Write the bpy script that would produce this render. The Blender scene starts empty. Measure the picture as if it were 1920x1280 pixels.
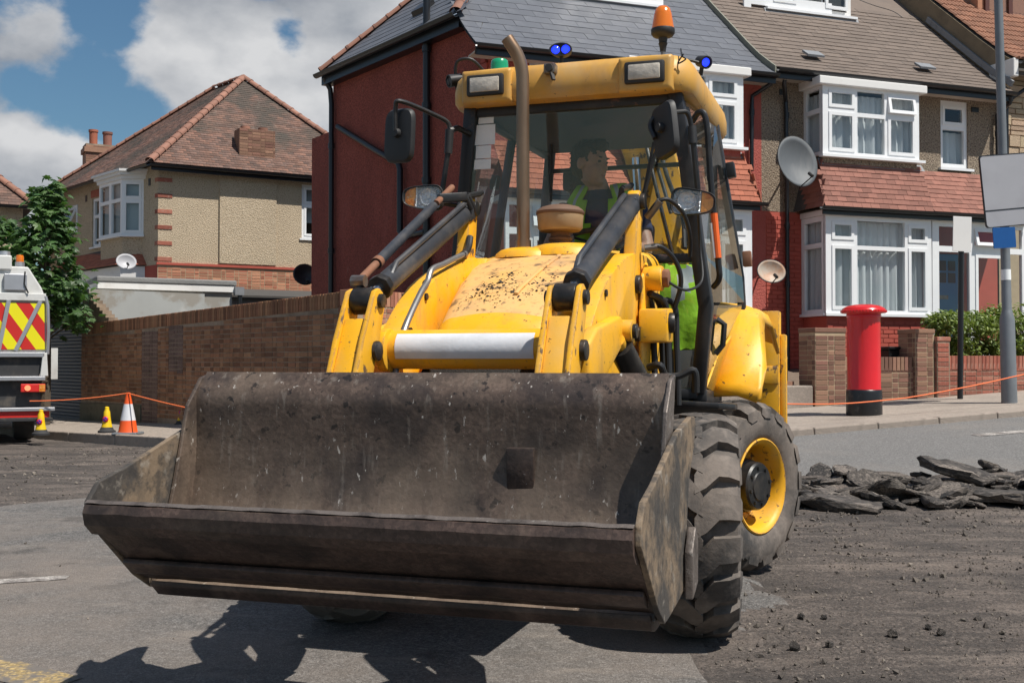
import bpy, bmesh, math, random
import numpy as np
from mathutils import Vector, Matrix, Euler, noise
random.seed(7); R_ = math.radians
S = bpy.context.scene
COL = S.collection
# ---------------------------------------------------------------- camera, sky, sun, exposure
CAMH = 1.262
cd = bpy.data.cameras.new('camera'); cam = bpy.data.objects.new('camera', cd); COL.objects.link(cam)
cd.sensor_width = 36.0; cd.lens = 2116 * 36 / 1920; cd.clip_start = 0.05; cd.clip_end = 3000
cam.location = (0, 0, CAMH); cam.rotation_euler = (R_(90) + math.atan(40 / 2116), 0, 0)
S.camera = cam
S.render.resolution_x = 1024; S.render.resolution_y = 682
SUN = Vector((0.50, -0.33, 1.0)).normalized()
sun_el = math.asin(SUN.z); sun_az = math.atan2(SUN.x, SUN.y)
W = bpy.data.worlds.new('World'); S.world = W; W.use_nodes = True
def sky_world():
    nt = W.node_tree; N = nt.nodes; L = nt.links
    for n in list(N): N.remove(n)
    out = N.new('ShaderNodeOutputWorld'); bg = N.new('ShaderNodeBackground'); bg.inputs[1].default_value = 0.05
    sky = N.new('ShaderNodeTexSky'); sky.sky_type = 'NISHITA'; sky.sun_disc = False
    sky.sun_elevation = sun_el; sky.sun_rotation = sun_az; sky.altitude = 50; sky.air_density = 1.3; sky.dust_density = 0.4; sky.ozone_density = 2.5
    tc = N.new('ShaderNodeTexCoord'); mp = N.new('ShaderNodeMapping'); mp.inputs['Scale'].default_value = (1, 1, 1.5); mp.inputs['Location'].default_value = (0.62, 0.3, 0.12)
    n1 = N.new('ShaderNodeTexNoise'); n1.inputs['Scale'].default_value = 7.5; n1.inputs['Detail'].default_value = 10; n1.inputs['Roughness'].default_value = 0.56; n1.inputs['Distortion'].default_value = 0.1
    L.new(tc.outputs['Generated'], mp.inputs[0]); L.new(mp.outputs[0], n1.inputs['Vector'])
    acc = n1.outputs[0]
    # cumulus banks and the blue gaps between them (direction of centre, angular radius, weight)
    for (bx, by, br, bw) in ((50, 75, 150, 0.12), (430, 120, 300, 0.20), (700, 40, 260, 0.16), (110, 300, 190, 0.24), (330, 250, 120, 0.10), (205, 60, 110, -0.21), (110, 190, 130, -0.21), (250, 215, 110, -0.15), (545, 68, 75, -0.235), (20, 150, 60, -0.08)):
        d = Vector(((bx - 960) / 2116, 1.0, (680 - by) / 2116)).normalized(); vd = N.new('ShaderNodeVectorMath'); vd.operation = 'DISTANCE'; vd.inputs[1].default_value = d; L.new(tc.outputs['Generated'], vd.inputs[0])
        mr = N.new('ShaderNodeMapRange'); mr.interpolation_type = 'SMOOTHSTEP'; mr.inputs['From Min'].default_value = 0; mr.inputs['From Max'].default_value = br / 2116; mr.inputs['To Min'].default_value = bw; mr.inputs['To Max'].default_value = 0; L.new(vd.outputs['Value'], mr.inputs[0])
        ad = N.new('ShaderNodeMath'); ad.operation = 'ADD'; L.new(acc, ad.inputs[0]); L.new(mr.outputs[0], ad.inputs[1]); acc = ad.outputs[0]
    cr = N.new('ShaderNodeValToRGB'); cr.color_ramp.elements[0].position = 0.49; cr.color_ramp.elements[1].position = 0.62; cr.color_ramp.interpolation = 'EASE'
    L.new(acc, cr.inputs[0])
    mp2 = N.new('ShaderNodeMapping'); mp2.inputs['Scale'].default_value = (1, 1, 1.6); mp2.inputs['Location'].default_value = (0.66, 0.3, 0.19)
    n2 = N.new('ShaderNodeTexNoise'); n2.inputs['Scale'].default_value = 8.0; n2.inputs['Detail'].default_value = 8
    L.new(tc.outputs['Generated'], mp2.inputs[0]); L.new(mp2.outputs[0], n2.inputs['Vector'])
    c2 = N.new('ShaderNodeValToRGB'); e = c2.color_ramp.elements
    e[0].position = 0.36; e[0].color = (4.9, 5.4, 6.2, 1); e[1].position = 0.62; e[1].color = (11.8, 11.9, 12.1, 1)
    L.new(n2.outputs[0], c2.inputs[0])
    tint = N.new('ShaderNodeMixRGB'); tint.blend_type = 'MULTIPLY'; tint.inputs[0].default_value = 1; tint.inputs[2].default_value = (0.86, 1.14, 1.3, 1)
    L.new(sky.outputs[0], tint.inputs[1])
    mx = N.new('ShaderNodeMixRGB'); L.new(cr.outputs[0], mx.inputs[0]); L.new(tint.outputs[0], mx.inputs[1]); L.new(c2.outputs[0], mx.inputs[2])
    L.new(mx.outputs[0], bg.inputs[0]); L.new(bg.outputs[0], out.inputs[0])
sky_world()
sl = bpy.data.lights.new('sun', 'SUN'); sl.energy = 5.0; sl.angle = R_(0.53); sl.color = (1.0, 0.95, 0.87)
sun = bpy.data.objects.new('sun', sl); COL.objects.link(sun); sun.location = (8, -5, 16)
sun.rotation_euler = SUN.to_track_quat('Z', 'Y').to_euler()
S.view_settings.view_transform = 'Standard'; S.view_settings.look = 'None'; S.view_settings.gamma = 1; S.view_settings.exposure = 0.2
S.render.engine = 'CYCLES'
S.cycles.max_bounces = 8; S.cycles.transparent_max_bounces = 24

# ---------------------------------------------------------------- materials
def mat(name, col, rough=0.7, metal=0.0, var=0.0, vs=6.0, bump=0.0, bs=40.0, rnd=0.0, spec=0.5, layers=(), hue=None, coat=0.0, grain=(), zdust=None, edge=None):
    """layers: (colour, noise scale, ramp lo, ramp hi, strength[, xyz stretch[, roughness]]) of dirt, dust or wear"""
    m = bpy.data.materials.new(name); m.use_nodes = True; nt = m.node_tree; N = nt.nodes; L = nt.links
    b = N['Principled BSDF']; b.inputs['Roughness'].default_value = rough; b.inputs['Metallic'].default_value = metal
    b.inputs['Specular IOR Level'].default_value = spec; b.inputs['Coat Weight'].default_value = coat
    tc = N.new('ShaderNodeTexCoord'); co = tc.outputs['Object']
    rgb = N.new('ShaderNodeRGB'); rgb.outputs[0].default_value = (*col, 1); c = rgb.outputs[0]
    def nz(scale, st=(1, 1, 1), det=6):
        v = co
        if st != (1, 1, 1):
            mp = N.new('ShaderNodeMapping'); mp.inputs['Scale'].default_value = st; L.new(co, mp.inputs[0]); v = mp.outputs[0]
        n = N.new('ShaderNodeTexNoise'); n.inputs['Scale'].default_value = scale; n.inputs['Detail'].default_value = det; n.inputs['Roughness'].default_value = 0.6
        L.new(v, n.inputs['Vector']); return n.outputs[0]
    def scale_val(c, fac_sock, lo, hi):
        mr = N.new('ShaderNodeMapRange'); mr.inputs['To Min'].default_value = lo; mr.inputs['To Max'].default_value = hi; L.new(fac_sock, mr.inputs[0])
        mm = N.new('ShaderNodeVectorMath'); mm.operation = 'SCALE'; L.new(c, mm.inputs[0]); L.new(mr.outputs[0], mm.inputs['Scale']); return mm.outputs[0]
    if rnd:
        oi = N.new('ShaderNodeObjectInfo'); ge = N.new('ShaderNodeNewGeometry'); ad = N.new('ShaderNodeMath'); ad.operation = 'ADD'
        L.new(oi.outputs['Random'], ad.inputs[0]); L.new(ge.outputs['Random Per Island'], ad.inputs[1])
        fr = N.new('ShaderNodeMath'); fr.operation = 'FRACT'; L.new(ad.outputs[0], fr.inputs[0])
        if hue:
            mh = N.new('ShaderNodeMixRGB'); mh.inputs[2].default_value = (*hue, 1); m7 = N.new('ShaderNodeMath'); m7.operation = 'MULTIPLY'; m7.inputs[1].default_value = 7.31
            f7 = N.new('ShaderNodeMath'); f7.operation = 'FRACT'; L.new(fr.outputs[0], m7.inputs[0]); L.new(m7.outputs[0], f7.inputs[0]); L.new(f7.outputs[0], mh.inputs[0]); L.new(c, mh.inputs[1]); c = mh.outputs[0]
        c = scale_val(c, fr.outputs[0], 1 - rnd, 1 + rnd)
    if var: c = scale_val(c, nz(vs), 1 - 2.2 * var, 1 + 2.2 * var)
    for gs, ga in grain:
        vo = N.new('ShaderNodeTexVoronoi'); vo.inputs['Scale'].default_value = gs; L.new(co, vo.inputs['Vector']); sx = N.new('ShaderNodeSeparateColor'); L.new(vo.outputs['Color'], sx.inputs[0]); pw = N.new('ShaderNodeMath'); pw.operation = 'POWER'; pw.inputs[1].default_value = 1.6; L.new(sx.outputs[0], pw.inputs[0]); c = scale_val(c, pw.outputs[0], 1 - 0.8 * ga, 1 + 1.3 * ga)
    rs = None
    for ly in layers:
        lc, sc, lo, hi, st = ly[:5]; stv = ly[5] if len(ly) > 5 else (1, 1, 1)
        mr = N.new('ShaderNodeMapRange'); mr.inputs['From Min'].default_value = lo; mr.inputs['From Max'].default_value = hi; mr.inputs['To Max'].default_value = st
        L.new(nz(sc, stv, 9), mr.inputs[0])
        mx = N.new('ShaderNodeMixRGB'); L.new(mr.outputs[0], mx.inputs[0]); L.new(c, mx.inputs[1]); mx.inputs[2].default_value = (*lc, 1); c = mx.outputs[0]
        if len(ly) > 6:
            mx2 = N.new('ShaderNodeMixRGB'); L.new(mr.outputs[0], mx2.inputs[0]); mx2.inputs[2].default_value = (ly[6],) * 3 + (1,)
            if rs: L.new(rs, mx2.inputs[1])
            else: mx2.inputs[1].default_value = (rough,) * 3 + (1,)
            rs = mx2.outputs[0]
    if zdust:
        zc, z0, z1, zs = zdust; sz = N.new('ShaderNodeSeparateXYZ'); L.new(co, sz.inputs[0]); m1 = N.new('ShaderNodeMapRange'); m1.inputs['From Min'].default_value = z1; m1.inputs['From Max'].default_value = z0; m1.inputs['To Max'].default_value = zs; L.new(sz.outputs[2], m1.inputs[0])
        m2 = N.new('ShaderNodeMapRange'); m2.inputs['From Min'].default_value = 0.34; m2.inputs['From Max'].default_value = 0.62; L.new(nz(6, (1, 1, 0.45), 9), m2.inputs[0]); mm = N.new('ShaderNodeMath'); mm.operation = 'MULTIPLY'; L.new(m1.outputs[0], mm.inputs[0]); L.new(m2.outputs[0], mm.inputs[1])
        mx = N.new('ShaderNodeMixRGB'); L.new(mm.outputs[0], mx.inputs[0]); L.new(c, mx.inputs[1]); mx.inputs[2].default_value = (*zc, 1); c = mx.outputs[0]
    if edge:
        be = N.new('ShaderNodeBevel'); be.samples = 4; be.inputs['Radius'].default_value = edge[1]; ge2 = N.new('ShaderNodeNewGeometry'); dt = N.new('ShaderNodeVectorMath'); dt.operation = 'DOT_PRODUCT'; L.new(be.outputs[0], dt.inputs[0]); L.new(ge2.outputs['Normal'], dt.inputs[1])
        m1 = N.new('ShaderNodeMapRange'); m1.inputs['From Min'].default_value = 0.985; m1.inputs['From Max'].default_value = 0.86; L.new(dt.outputs['Value'], m1.inputs[0]); m2 = N.new('ShaderNodeMapRange'); m2.inputs['From Min'].default_value = edge[3]; m2.inputs['From Max'].default_value = edge[3] + 0.08; m2.inputs['To Max'].default_value = edge[2]; L.new(nz(16, (1, 1, 1), 9), m2.inputs[0])
        mm = N.new('ShaderNodeMath'); mm.operation = 'MULTIPLY'; L.new(m1.outputs[0], mm.inputs[0]); L.new(m2.outputs[0], mm.inputs[1]); mx = N.new('ShaderNodeMixRGB'); L.new(mm.outputs[0], mx.inputs[0]); L.new(c, mx.inputs[1]); mx.inputs[2].default_value = (*edge[0], 1); c = mx.outputs[0]
    if rs: L.new(rs, b.inputs['Roughness'])
    L.new(c, b.inputs['Base Color'])
    if bump:
        bp = N.new('ShaderNodeBump'); bp.inputs['Strength'].default_value = 1.0; bp.inputs['Distance'].default_value = bump; L.new(nz(bs, det=4), bp.inputs['Height']); L.new(bp.outputs[0], b.inputs['Normal'])
    return m
def glass_mat(name, tint=(0.9, 0.93, 0.92), refl=1.0, dust=0.0, dustcol=(0.35, 0.33, 0.3)):
    m = bpy.data.materials.new(name); m.use_nodes = True; nt = m.node_tree; N = nt.nodes; L = nt.links
    for n in list(N): N.remove(n)
    o = N.new('ShaderNodeOutputMaterial'); t = N.new('ShaderNodeBsdfTransparent'); t.inputs[0].default_value = (*tint, 1)
    g = N.new('ShaderNodeBsdfGlossy'); g.inputs['Roughness'].default_value = 0.01
    fr = N.new('ShaderNodeLayerWeight'); fr.inputs[0].default_value = 0.5; pw = N.new('ShaderNodeMath'); pw.operation = 'POWER'; pw.inputs[1].default_value = 5; L.new(fr.outputs['Facing'], pw.inputs[0])
    mu = N.new('ShaderNodeMath'); mu.operation = 'MULTIPLY_ADD'; mu.inputs[1].default_value = 0.94 * refl; mu.inputs[2].default_value = 0.05 * refl; mu.use_clamp = True
    L.new(pw.outputs[0], mu.inputs[0]); mx = N.new('ShaderNodeMixShader'); L.new(mu.outputs[0], mx.inputs[0]); L.new(t.outputs[0], mx.inputs[1]); L.new(g.outputs[0], mx.inputs[2]); last = mx.outputs[0]
    if dust:
        d = N.new('ShaderNodeBsdfDiffuse'); d.inputs[0].default_value = (*dustcol, 1)
        tc = N.new('ShaderNodeTexCoord'); nz = N.new('ShaderNodeTexNoise'); nz.inputs['Scale'].default_value = 7; nz.inputs['Detail'].default_value = 10; nz.inputs['Roughness'].default_value = .75; L.new(tc.outputs['Object'], nz.inputs['Vector'])
        mr = N.new('ShaderNodeMapRange'); mr.inputs['From Min'].default_value = 0.35; mr.inputs['From Max'].default_value = 0.75; mr.inputs['To Max'].default_value = dust; L.new(nz.outputs[0], mr.inputs[0])
        m2 = N.new('ShaderNodeMixShader'); L.new(mr.outputs[0], m2.inputs[0]); L.new(last, m2.inputs[1]); L.new(d.outputs[0], m2.inputs[2]); last = m2.outputs[0]
    L.new(last, o.inputs[0]); return m
def emit_mat(name, col, st):
    m = bpy.data.materials.new(name); m.use_nodes = True; b = m.node_tree.nodes['Principled BSDF']
    b.inputs['Base Color'].default_value = (*col, 1); b.inputs['Emission Color'].default_value = (*col, 1); b.inputs['Emission Strength'].default_value = st; b.inputs['Roughness'].default_value = 0.2
    return m
def lens_mat(name, col, rough=0.12, trans=0.6):
    m = bpy.data.materials.new(name); m.use_nodes = True; b = m.node_tree.nodes['Principled BSDF']
    b.inputs['Base Color'].default_value = (*col, 1); b.inputs['Roughness'].default_value = rough; b.inputs['Transmission Weight'].default_value = trans; b.inputs['Coat Weight'].default_value = 0.6
    return m
M = {}

# ---------------------------------------------------------------- mesh helpers
class MB:
    def __init__(s): s.v = []; s.f = []; s.m = []
    def add(s, vs, fs, mi=0):
        k = len(s.v); s.v += [tuple(p) for p in vs]; s.f += [tuple(i + k for i in f) for f in fs]; s.m += [mi] * len(fs); return s
    def box(s, c, d, rot=None, mi=0):
        hx, hy, hz = d[0] / 2, d[1] / 2, d[2] / 2
        P = [Vector((x, y, z)) for z in (-hz, hz) for y in (-hy, hy) for x in (-hx, hx)]
        if rot is not None: P = [rot @ p for p in P]
        c = Vector(c); return s.add([p + c for p in P], [(0, 2, 3, 1), (4, 5, 7, 6), (0, 1, 5, 4), (2, 6, 7, 3), (0, 4, 6, 2), (1, 3, 7, 5)], mi)
    def bb(s, x0, x1, y0, y1, z0, z1, mi=0): return s.box(((x0 + x1) / 2, (y0 + y1) / 2, (z0 + z1) / 2), (x1 - x0, y1 - y0, z1 - z0), None, mi)
    def loft(s, rings, cap=True, closed=True, mi=0):
        n = len(rings[0]); vs = [p for r in rings for p in r]; fs = []
        for i in range(len(rings) - 1):
            for j in range(n if closed else n - 1):
                a = i * n + j; b = i * n + (j + 1) % n; fs.append((a, b, b + n, a + n))
        if cap and closed: fs.append(tuple(range(n - 1, -1, -1))); fs.append(tuple((len(rings) - 1) * n + j for j in range(n)))
        return s.add(vs, fs, mi)
    def tube(s, path, r, seg=10, cap=True, mi=0, flat=None):
        P = [Vector(p) for p in path]; rr = r if isinstance(r, (list, tuple)) else [r] * len(P); rings = []; up = None
        for i, p in enumerate(P):
            t = (P[min(i + 1, len(P) - 1)] - P[max(i - 1, 0)]).normalized()
            if up is None: up = Vector((0, 0, 1)) if abs(t.z) < 0.9 else Vector((0, 1, 0))
            a = t.cross(up).normalized(); up = a.cross(t).normalized(); rings.append([p + a * math.cos(2 * math.pi * k / seg) * rr[i] * (flat[0] if flat else 1) + up * math.sin(2 * math.pi * k / seg) * rr[i] * (flat[1] if flat else 1) for k in range(seg)])
        return s.loft(rings, cap, True, mi)
    def cyl(s, a, b, r, r2=None, seg=16, mi=0): return s.tube([a, b], [r, r if r2 is None else r2], seg, True, mi)
    def beam(s, path, w, d, updir=(0, 0, 1), mi=0):
        """rectangular section along a path; w across, d along updir"""
        P = [Vector(p) for p in path]; rings = []; U = Vector(updir)
        for i, p in enumerate(P):
            t = (P[min(i + 1, len(P) - 1)] - P[max(i - 1, 0)]).normalized(); a = t.cross(U).normalized(); u = a.cross(t).normalized()
            rings.append([p + a * w / 2 * x + u * d / 2 * y for x, y in ((-1, -1), (1, -1), (1, 1), (-1, 1))])
        return s.loft(rings, True, True, mi)
    def prism(s, poly, vec, mi=0):
        P = [Vector(p) for p in poly]; V = Vector(vec); return s.loft([P, [p + V for p in P]], True, True, mi)
    def lathe(s, prof, c=(0, 0, 0), ax='z', seg=32, mi=0, close=False, a0=0.0):
        rings = []; c = Vector(c)
        for k in range(seg):
            a = a0 + 2 * math.pi * k / seg; ca, sa = math.cos(a), math.sin(a)
            rings.append([c + (Vector((r * ca, r * sa, h)) if ax == 'z' else Vector((h, r * ca, r * sa)) if ax == 'x' else Vector((r * sa, h, r * ca))) for r, h in prof])
        n = len(prof); vs = [p for r in rings for p in r]; fs = []
        for k in range(seg):
            k2 = (k + 1) % seg
            for j in range(n if close else n - 1): fs.append((k * n + j, k2 * n + j, k2 * n + (j + 1) % n, k * n + (j + 1) % n))
        return s.add(vs, fs, mi)
    def grid(s, pts, mi=0):
        n = len(pts[0]); return s.add([p for r in pts for p in r], [(i * n + j, i * n + j + 1, (i + 1) * n + j + 1, (i + 1) * n + j) for i in range(len(pts) - 1) for j in range(n - 1)], mi)
    def xf(s, mtx): s.v = [tuple(mtx @ Vector(p)) for p in s.v]; return s
    def mesh(s, name, mats, smooth=35, bevel=0.0, seg=2):
        me = bpy.data.meshes.new(name); me.from_pydata(s.v, [], s.f)
        for m in (mats if isinstance(mats, (list, tuple)) else [mats]): me.materials.append(m)
        me.polygons.foreach_set('material_index', s.m)
        bm = bmesh.new(); bm.from_mesh(me); bmesh.ops.remove_doubles(bm, verts=bm.verts, dist=1e-5); bmesh.ops.recalc_face_normals(bm, faces=bm.faces)
        if bevel:
            ed = [e for e in bm.edges if e.is_manifold and e.calc_face_angle(0) > R_(30)]
            bmesh.ops.bevel(bm, geom=ed, offset=bevel, segments=seg, profile=0.5, affect='EDGES', clamp_overlap=True)
        bm.to_mesh(me); bm.free()
        if smooth:
            me.polygons.foreach_set('use_smooth', [True] * len(me.polygons)); me.set_sharp_from_angle(angle=R_(smooth))
        return me
    def build(s, name, mats, parent=None, smooth=35, bevel=0.0, seg=2):
        if parent is not None and parent.name in OFF:
            o = OFF[parent.name]; s.v = [(p[0] - o[0], p[1] - o[1], p[2] - o[2]) for p in s.v]
        ob = bpy.data.objects.new(name, s.mesh(name, mats, smooth, bevel, seg)); COL.objects.link(ob)
        if parent is not None:
            ob.parent = parent
            if parent.name in OFF and False: pass
        return ob
OFF = {}
CAM = Vector((0, 0, CAMH))
def sub(parent_part, mb, name, mats, root, **k):
    """sub-part: geometry given in the root thing's frame, parented to a part of it"""
    if root.name in OFF:
        o = OFF[root.name]; mb.v = [(p[0] - o[0], p[1] - o[1], p[2] - o[2]) for p in mb.v]
    return mb.build(name, mats, parent_part, **k)
def tag(o, label=None, cat=None, group=None, kind=None):
    if label: o['label'] = label
    if cat: o['category'] = cat
    if group: o['group'] = group
    if kind: o['kind'] = kind
    return o
class Frame:
    def __init__(s, o, deg): s.o = Vector(o); s.a = R_(deg); s.m = Matrix.Translation(s.o) @ Matrix.Rotation(s.a, 4, 'Z')
    def w(s, p): return s.m @ Vector(p)
    def inv(s, p): return s.m.inverted() @ Vector(p)
def thing(name, label, cat, fr=None, base=(0, 0, 0), group=None):
    o = bpy.data.objects.new(name, None); COL.objects.link(o); o.empty_display_size = 0.2
    if fr: o.location = fr.w(base); o.rotation_euler = (0, 0, fr.a)
    else: o.location = base
    OFF[o.name] = Vector(base); return tag(o, label, cat, group)
def world_of(o):
    m = o.matrix_basis.copy(); p = o.parent
    while p: m = p.matrix_basis @ m; p = p.parent
    return m
def pieces(parent, root, name, items, meshes, stuff_name=None, cap=300, mtl=None):
    """items: (mesh index, 4x4 matrix in root frame). The nearest `cap` are objects of their own, the rest one joined part."""
    off = Matrix.Translation(-OFF.get(root.name, Vector((0, 0, 0)))); wm = world_of(parent)
    it = [(k, off @ m) for k, m in items]
    it.sort(key=lambda q: ((wm @ q[1].translation) - CAM).length)
    for k, m in it[:cap]:
        o = bpy.data.objects.new(name, meshes[k]); o.matrix_basis = m; o.parent = parent; COL.objects.link(o)
    rest = it[cap:]
    if rest:
        vs, fs = [], []
        cache = {}
        for k, m in rest:
            if k not in cache: cache[k] = ([v.co.copy() for v in meshes[k].vertices], [tuple(p.vertices) for p in meshes[k].polygons])
            b = len(vs); vs += [tuple(m @ v) for v in cache[k][0]]; fs += [tuple(i + b for i in f) for f in cache[k][1]]
        me = bpy.data.meshes.new(stuff_name or name + 's'); me.from_pydata(vs, [], fs); me.materials.append(meshes[0].materials[0])
        o = bpy.data.objects.new(stuff_name or name + 's', me); o.parent = parent; o['kind'] = 'stuff'; COL.objects.link(o)
def basis(u, v, w, o):
    m = Matrix.Identity(4)
    for i, a in enumerate((u, v, w)):
        for j in range(3): m[j][i] = a[j]
    for j in range(3): m[j][3] = o[j]
    return m
def smoothstep(a, b, x):
    t = min(1, max(0, (x - a) / (b - a))); return t * t * (3 - 2 * t)

# ---------------------------------------------------------------- frames of the place
TER = Frame((6.21, 19.9, 0), 20)       # terrace: x along the fronts, -y towards the street
MACH = Frame((0.15, 5.56, 0), -18.2)
LHF = Frame((-8.80, 28, 0), 29)
def gz(x, y):
    """height of the road surface"""
    p = TER.inv((x, y, 0)); n = -p.y
    top = max(0.0, 0.635 + 0.052 * min(p.x, 6))
    s = min(1.0, max(0.0, (10.4 - n) / 5.4)); s = s * s * (3 - 2 * s) * 0.35 + s * 0.65
    return top * s
# ---------------------------------------------------------------- material palette
DUST = (0.30, 0.25, 0.20)
M['yellow'] = mat('yellow paint', (0.84, 0.42, 0.008), 0.46, edge=((0.13, 0.075, 0.05), 0.014, 0.9, 0.50), var=0.05, vs=3, bump=0.0006, bs=60, layers=[((0.60, 0.40, 0.17), 4, 0.44, 0.75, 0.5, (1, 1, 1), 0.65), ((0.30, 0.17, 0.06), 7, 0.54, 0.72, 0.45, (1, 1, 0.4), 0.7), ((0.05, 0.033, 0.022), 24, 0.645, 0.68, 0.85, (1, 1, 1), 0.8), ((0.16, 0.11, 0.07), 60, 0.62, 0.68, 0.5)])
M['yellow_worn'] = mat('worn yellow paint', (0.80, 0.40, 0.012), 0.5, edge=((0.15, 0.095, 0.075), 0.018, 0.95, 0.42), var=0.08, vs=4, bump=0.001, bs=50, layers=[((0.5, 0.36, 0.2), 6, 0.48, 0.8, 0.45), ((0.07, 0.045, 0.035), 17, 0.59, 0.64, 0.9, (1, 1, 0.6), 0.8)])
M['yellow_roof'] = mat('sun-faded yellow plastic', (0.62, 0.33, 0.06), 0.5, var=0.06, vs=5, layers=[((0.50, 0.34, 0.17), 6, 0.42, 0.7, 0.7), ((0.30, 0.16, 0.07), 4, 0.54, 0.72, 0.5, (1, 1, 0.35)), ((0.08, 0.05, 0.035), 34, 0.645, 0.68, 0.75)])
M['hood_faded'] = mat('faded bonnet paint', (0.74, 0.43, 0.16), 0.6, var=0.05, vs=4, layers=[((0.70, 0.38, 0.05), 4, 0.5, 0.75, 0.6), ((0.36, 0.24, 0.15), 5, 0.50, 0.70, 0.6), ((0.07, 0.05, 0.04), 26, 0.57, 0.66, 0.7, (1, 0.6, 1)), ((0.08, 0.06, 0.045), 7, 0.57, 0.66, 0.8), ((0.45, 0.25, 0.09), 11, 0.55, 0.68, 0.5)])
M['tar'] = mat('tar crumbs', (0.02, 0.018, 0.017), 0.8, var=0.2, vs=60)
M['black'] = mat('black paint', (0.012, 0.012, 0.013), 0.42, var=0.15, vs=9, bump=0.0008, bs=70, layers=[((0.16, 0.13, 0.1), 8, 0.5, 0.85, 0.35)])
M['black_rust'] = mat('chipped black pillar', (0.016, 0.017, 0.02), 0.45, var=0.1, vs=9, layers=[((0.13, 0.06, 0.04), 13, 0.62, 0.68, 0.8), ((0.17, 0.14, 0.11), 6, 0.5, 0.85, 0.3)])
M['plastic'] = mat('black plastic', (0.018, 0.018, 0.019), 0.55, var=0.1, vs=12, layers=[((0.14, 0.12, 0.1), 10, 0.55, 0.85, 0.25)])
M['rubber_hose'] = mat('hose rubber', (0.016, 0.016, 0.017), 0.5, bump=0.0006, bs=200)
M['ram'] = mat('dusty black ram', (0.035, 0.038, 0.045), 0.42, var=0.12, vs=14, layers=[((0.2, 0.17, 0.14), 7, 0.45, 0.9, 0.4), ((0.3, 0.3, 0.3), 50, 0.68, 0.72, 0.5)])
M['chrome'] = mat('chromed rod', (0.62, 0.62, 0.63), 0.14, 1.0)
M['grease'] = mat('greasy steel', (0.035, 0.032, 0.03), 0.38, 0.5, var=0.2, vs=30, bump=0.002, bs=40, layers=[((0.1, 0.075, 0.055), 14, 0.5, 0.7, 0.7)])
M['bare'] = mat('bare steel', (0.24, 0.22, 0.2), 0.4, 0.8, var=0.15, vs=14, layers=[((0.16, 0.07, 0.035), 9, 0.5, 0.7, 0.7)])
M['rust'] = mat('rusty steel', (0.2, 0.085, 0.045), 0.8, var=0.2, vs=16, layers=[((0.3, 0.16, 0.1), 12, 0.5, 0.8, 0.5)])
M['exhaust'] = mat('browned exhaust steel', (0.30, 0.20, 0.13), 0.36, 0.75, var=0.1, vs=5, layers=[((0.16, 0.09, 0.05), 6, 0.45, 0.75, 0.6, (1, 1, 0.35))])
M['snorkel'] = mat('dusty tan plastic', (0.36, 0.25, 0.14), 0.7, var=0.08, vs=9, layers=[((0.22, 0.12, 0.07), 8, 0.5, 0.75, 0.6)])
M['snorkel_dark'] = mat('dusty brown cap', (0.15, 0.085, 0.055), 0.75, var=0.1, vs=9)
M['sticker'] = mat('white sticker', (0.72, 0.73, 0.76), 0.35, var=0.04, vs=12, bump=0.002, bs=14, layers=[((0.42, 0.40, 0.38), 7, 0.5, 0.85, 0.6, (1, 1, 2))])
M['paper'] = mat('white paper', (0.82, 0.84, 0.84), 0.6, var=0.03, vs=20)
BUCKL = [((0.20, 0.155, 0.115), 2.4, 0.46, 0.74, 0.6, (1, 1, 1), 0.8), ((0.040, 0.030, 0.027), 4, 0.50, 0.64, 0.8), ((0.36, 0.31, 0.26), 30, 0.57, 0.72, 0.45, (1, 1, 0.16), 0.35), ((0.62, 0.57, 0.51), 46, 0.650, 0.69, 0.8, (1, 1, 0.45)), ((0.018, 0.015, 0.014), 22, 0.605, 0.645, 0.85)]
M['bucket'] = mat('worn bucket steel', (0.112, 0.078, 0.060), 0.46, 0.25, var=0.22, vs=7, bump=0.0022, bs=40, grain=((85, 0.22), (14, 0.12)), layers=BUCKL, zdust=((0.27, 0.205, 0.15), 0.58, 1.08, 0.8))
M['bucket_dark'] = mat('dark bucket steel', (0.082, 0.054, 0.043), 0.5, 0.15, var=0.22, vs=9, bump=0.003, bs=30, grain=((80, 0.25),), layers=[((0.020, 0.016, 0.014), 4, 0.45, 0.62, 0.7), ((0.22, 0.16, 0.12), 7, 0.56, 0.75, 0.4), ((0.3, 0.27, 0.25), 60, 0.69, 0.73, 0.5)])
M['bucket_mud'] = mat('muddy side plate', (0.20, 0.145, 0.095), 0.8, 0.05, var=0.12, vs=6, bump=0.004, bs=30, layers=[((0.045, 0.042, 0.040), 4.0, 0.44, 0.58, 0.9), ((0.03, 0.028, 0.027), 22, 0.50, 0.60, 0.6), ((0.34, 0.30, 0.25), 14, 0.58, 0.70, 0.6)])
M['bucket_edge'] = mat('scuffed steel edge', (0.15, 0.125, 0.11), 0.5, 0.35, var=0.15, vs=12, bump=0.003, bs=50, layers=[((0.4, 0.37, 0.34), 30, 0.58, 0.7, 0.7), ((0.05, 0.04, 0.035), 8, 0.5, 0.62, 0.7)])
M['tyre'] = mat('tyre rubber', (0.040, 0.038, 0.037), 0.8, var=0.1, vs=6, bump=0.002, bs=60, layers=[((0.185, 0.152, 0.128), 3.0, 0.36, 0.60, 0.85), ((0.25, 0.21, 0.18), 14, 0.50, 0.72, 0.6), ((0.03, 0.029, 0.028), 6, 0.58, 0.70, 0.6)])
M['tyre_wall'] = mat('tyre sidewall', (0.036, 0.035, 0.035), 0.75, var=0.1, vs=6, bump=0.001, bs=60, layers=[((0.12, 0.105, 0.092), 4, 0.45, 0.75, 0.6), ((0.02, 0.02, 0.02), 12, 0.6, 0.7, 0.5)])
M['lug_top'] = M['tyre']
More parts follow.
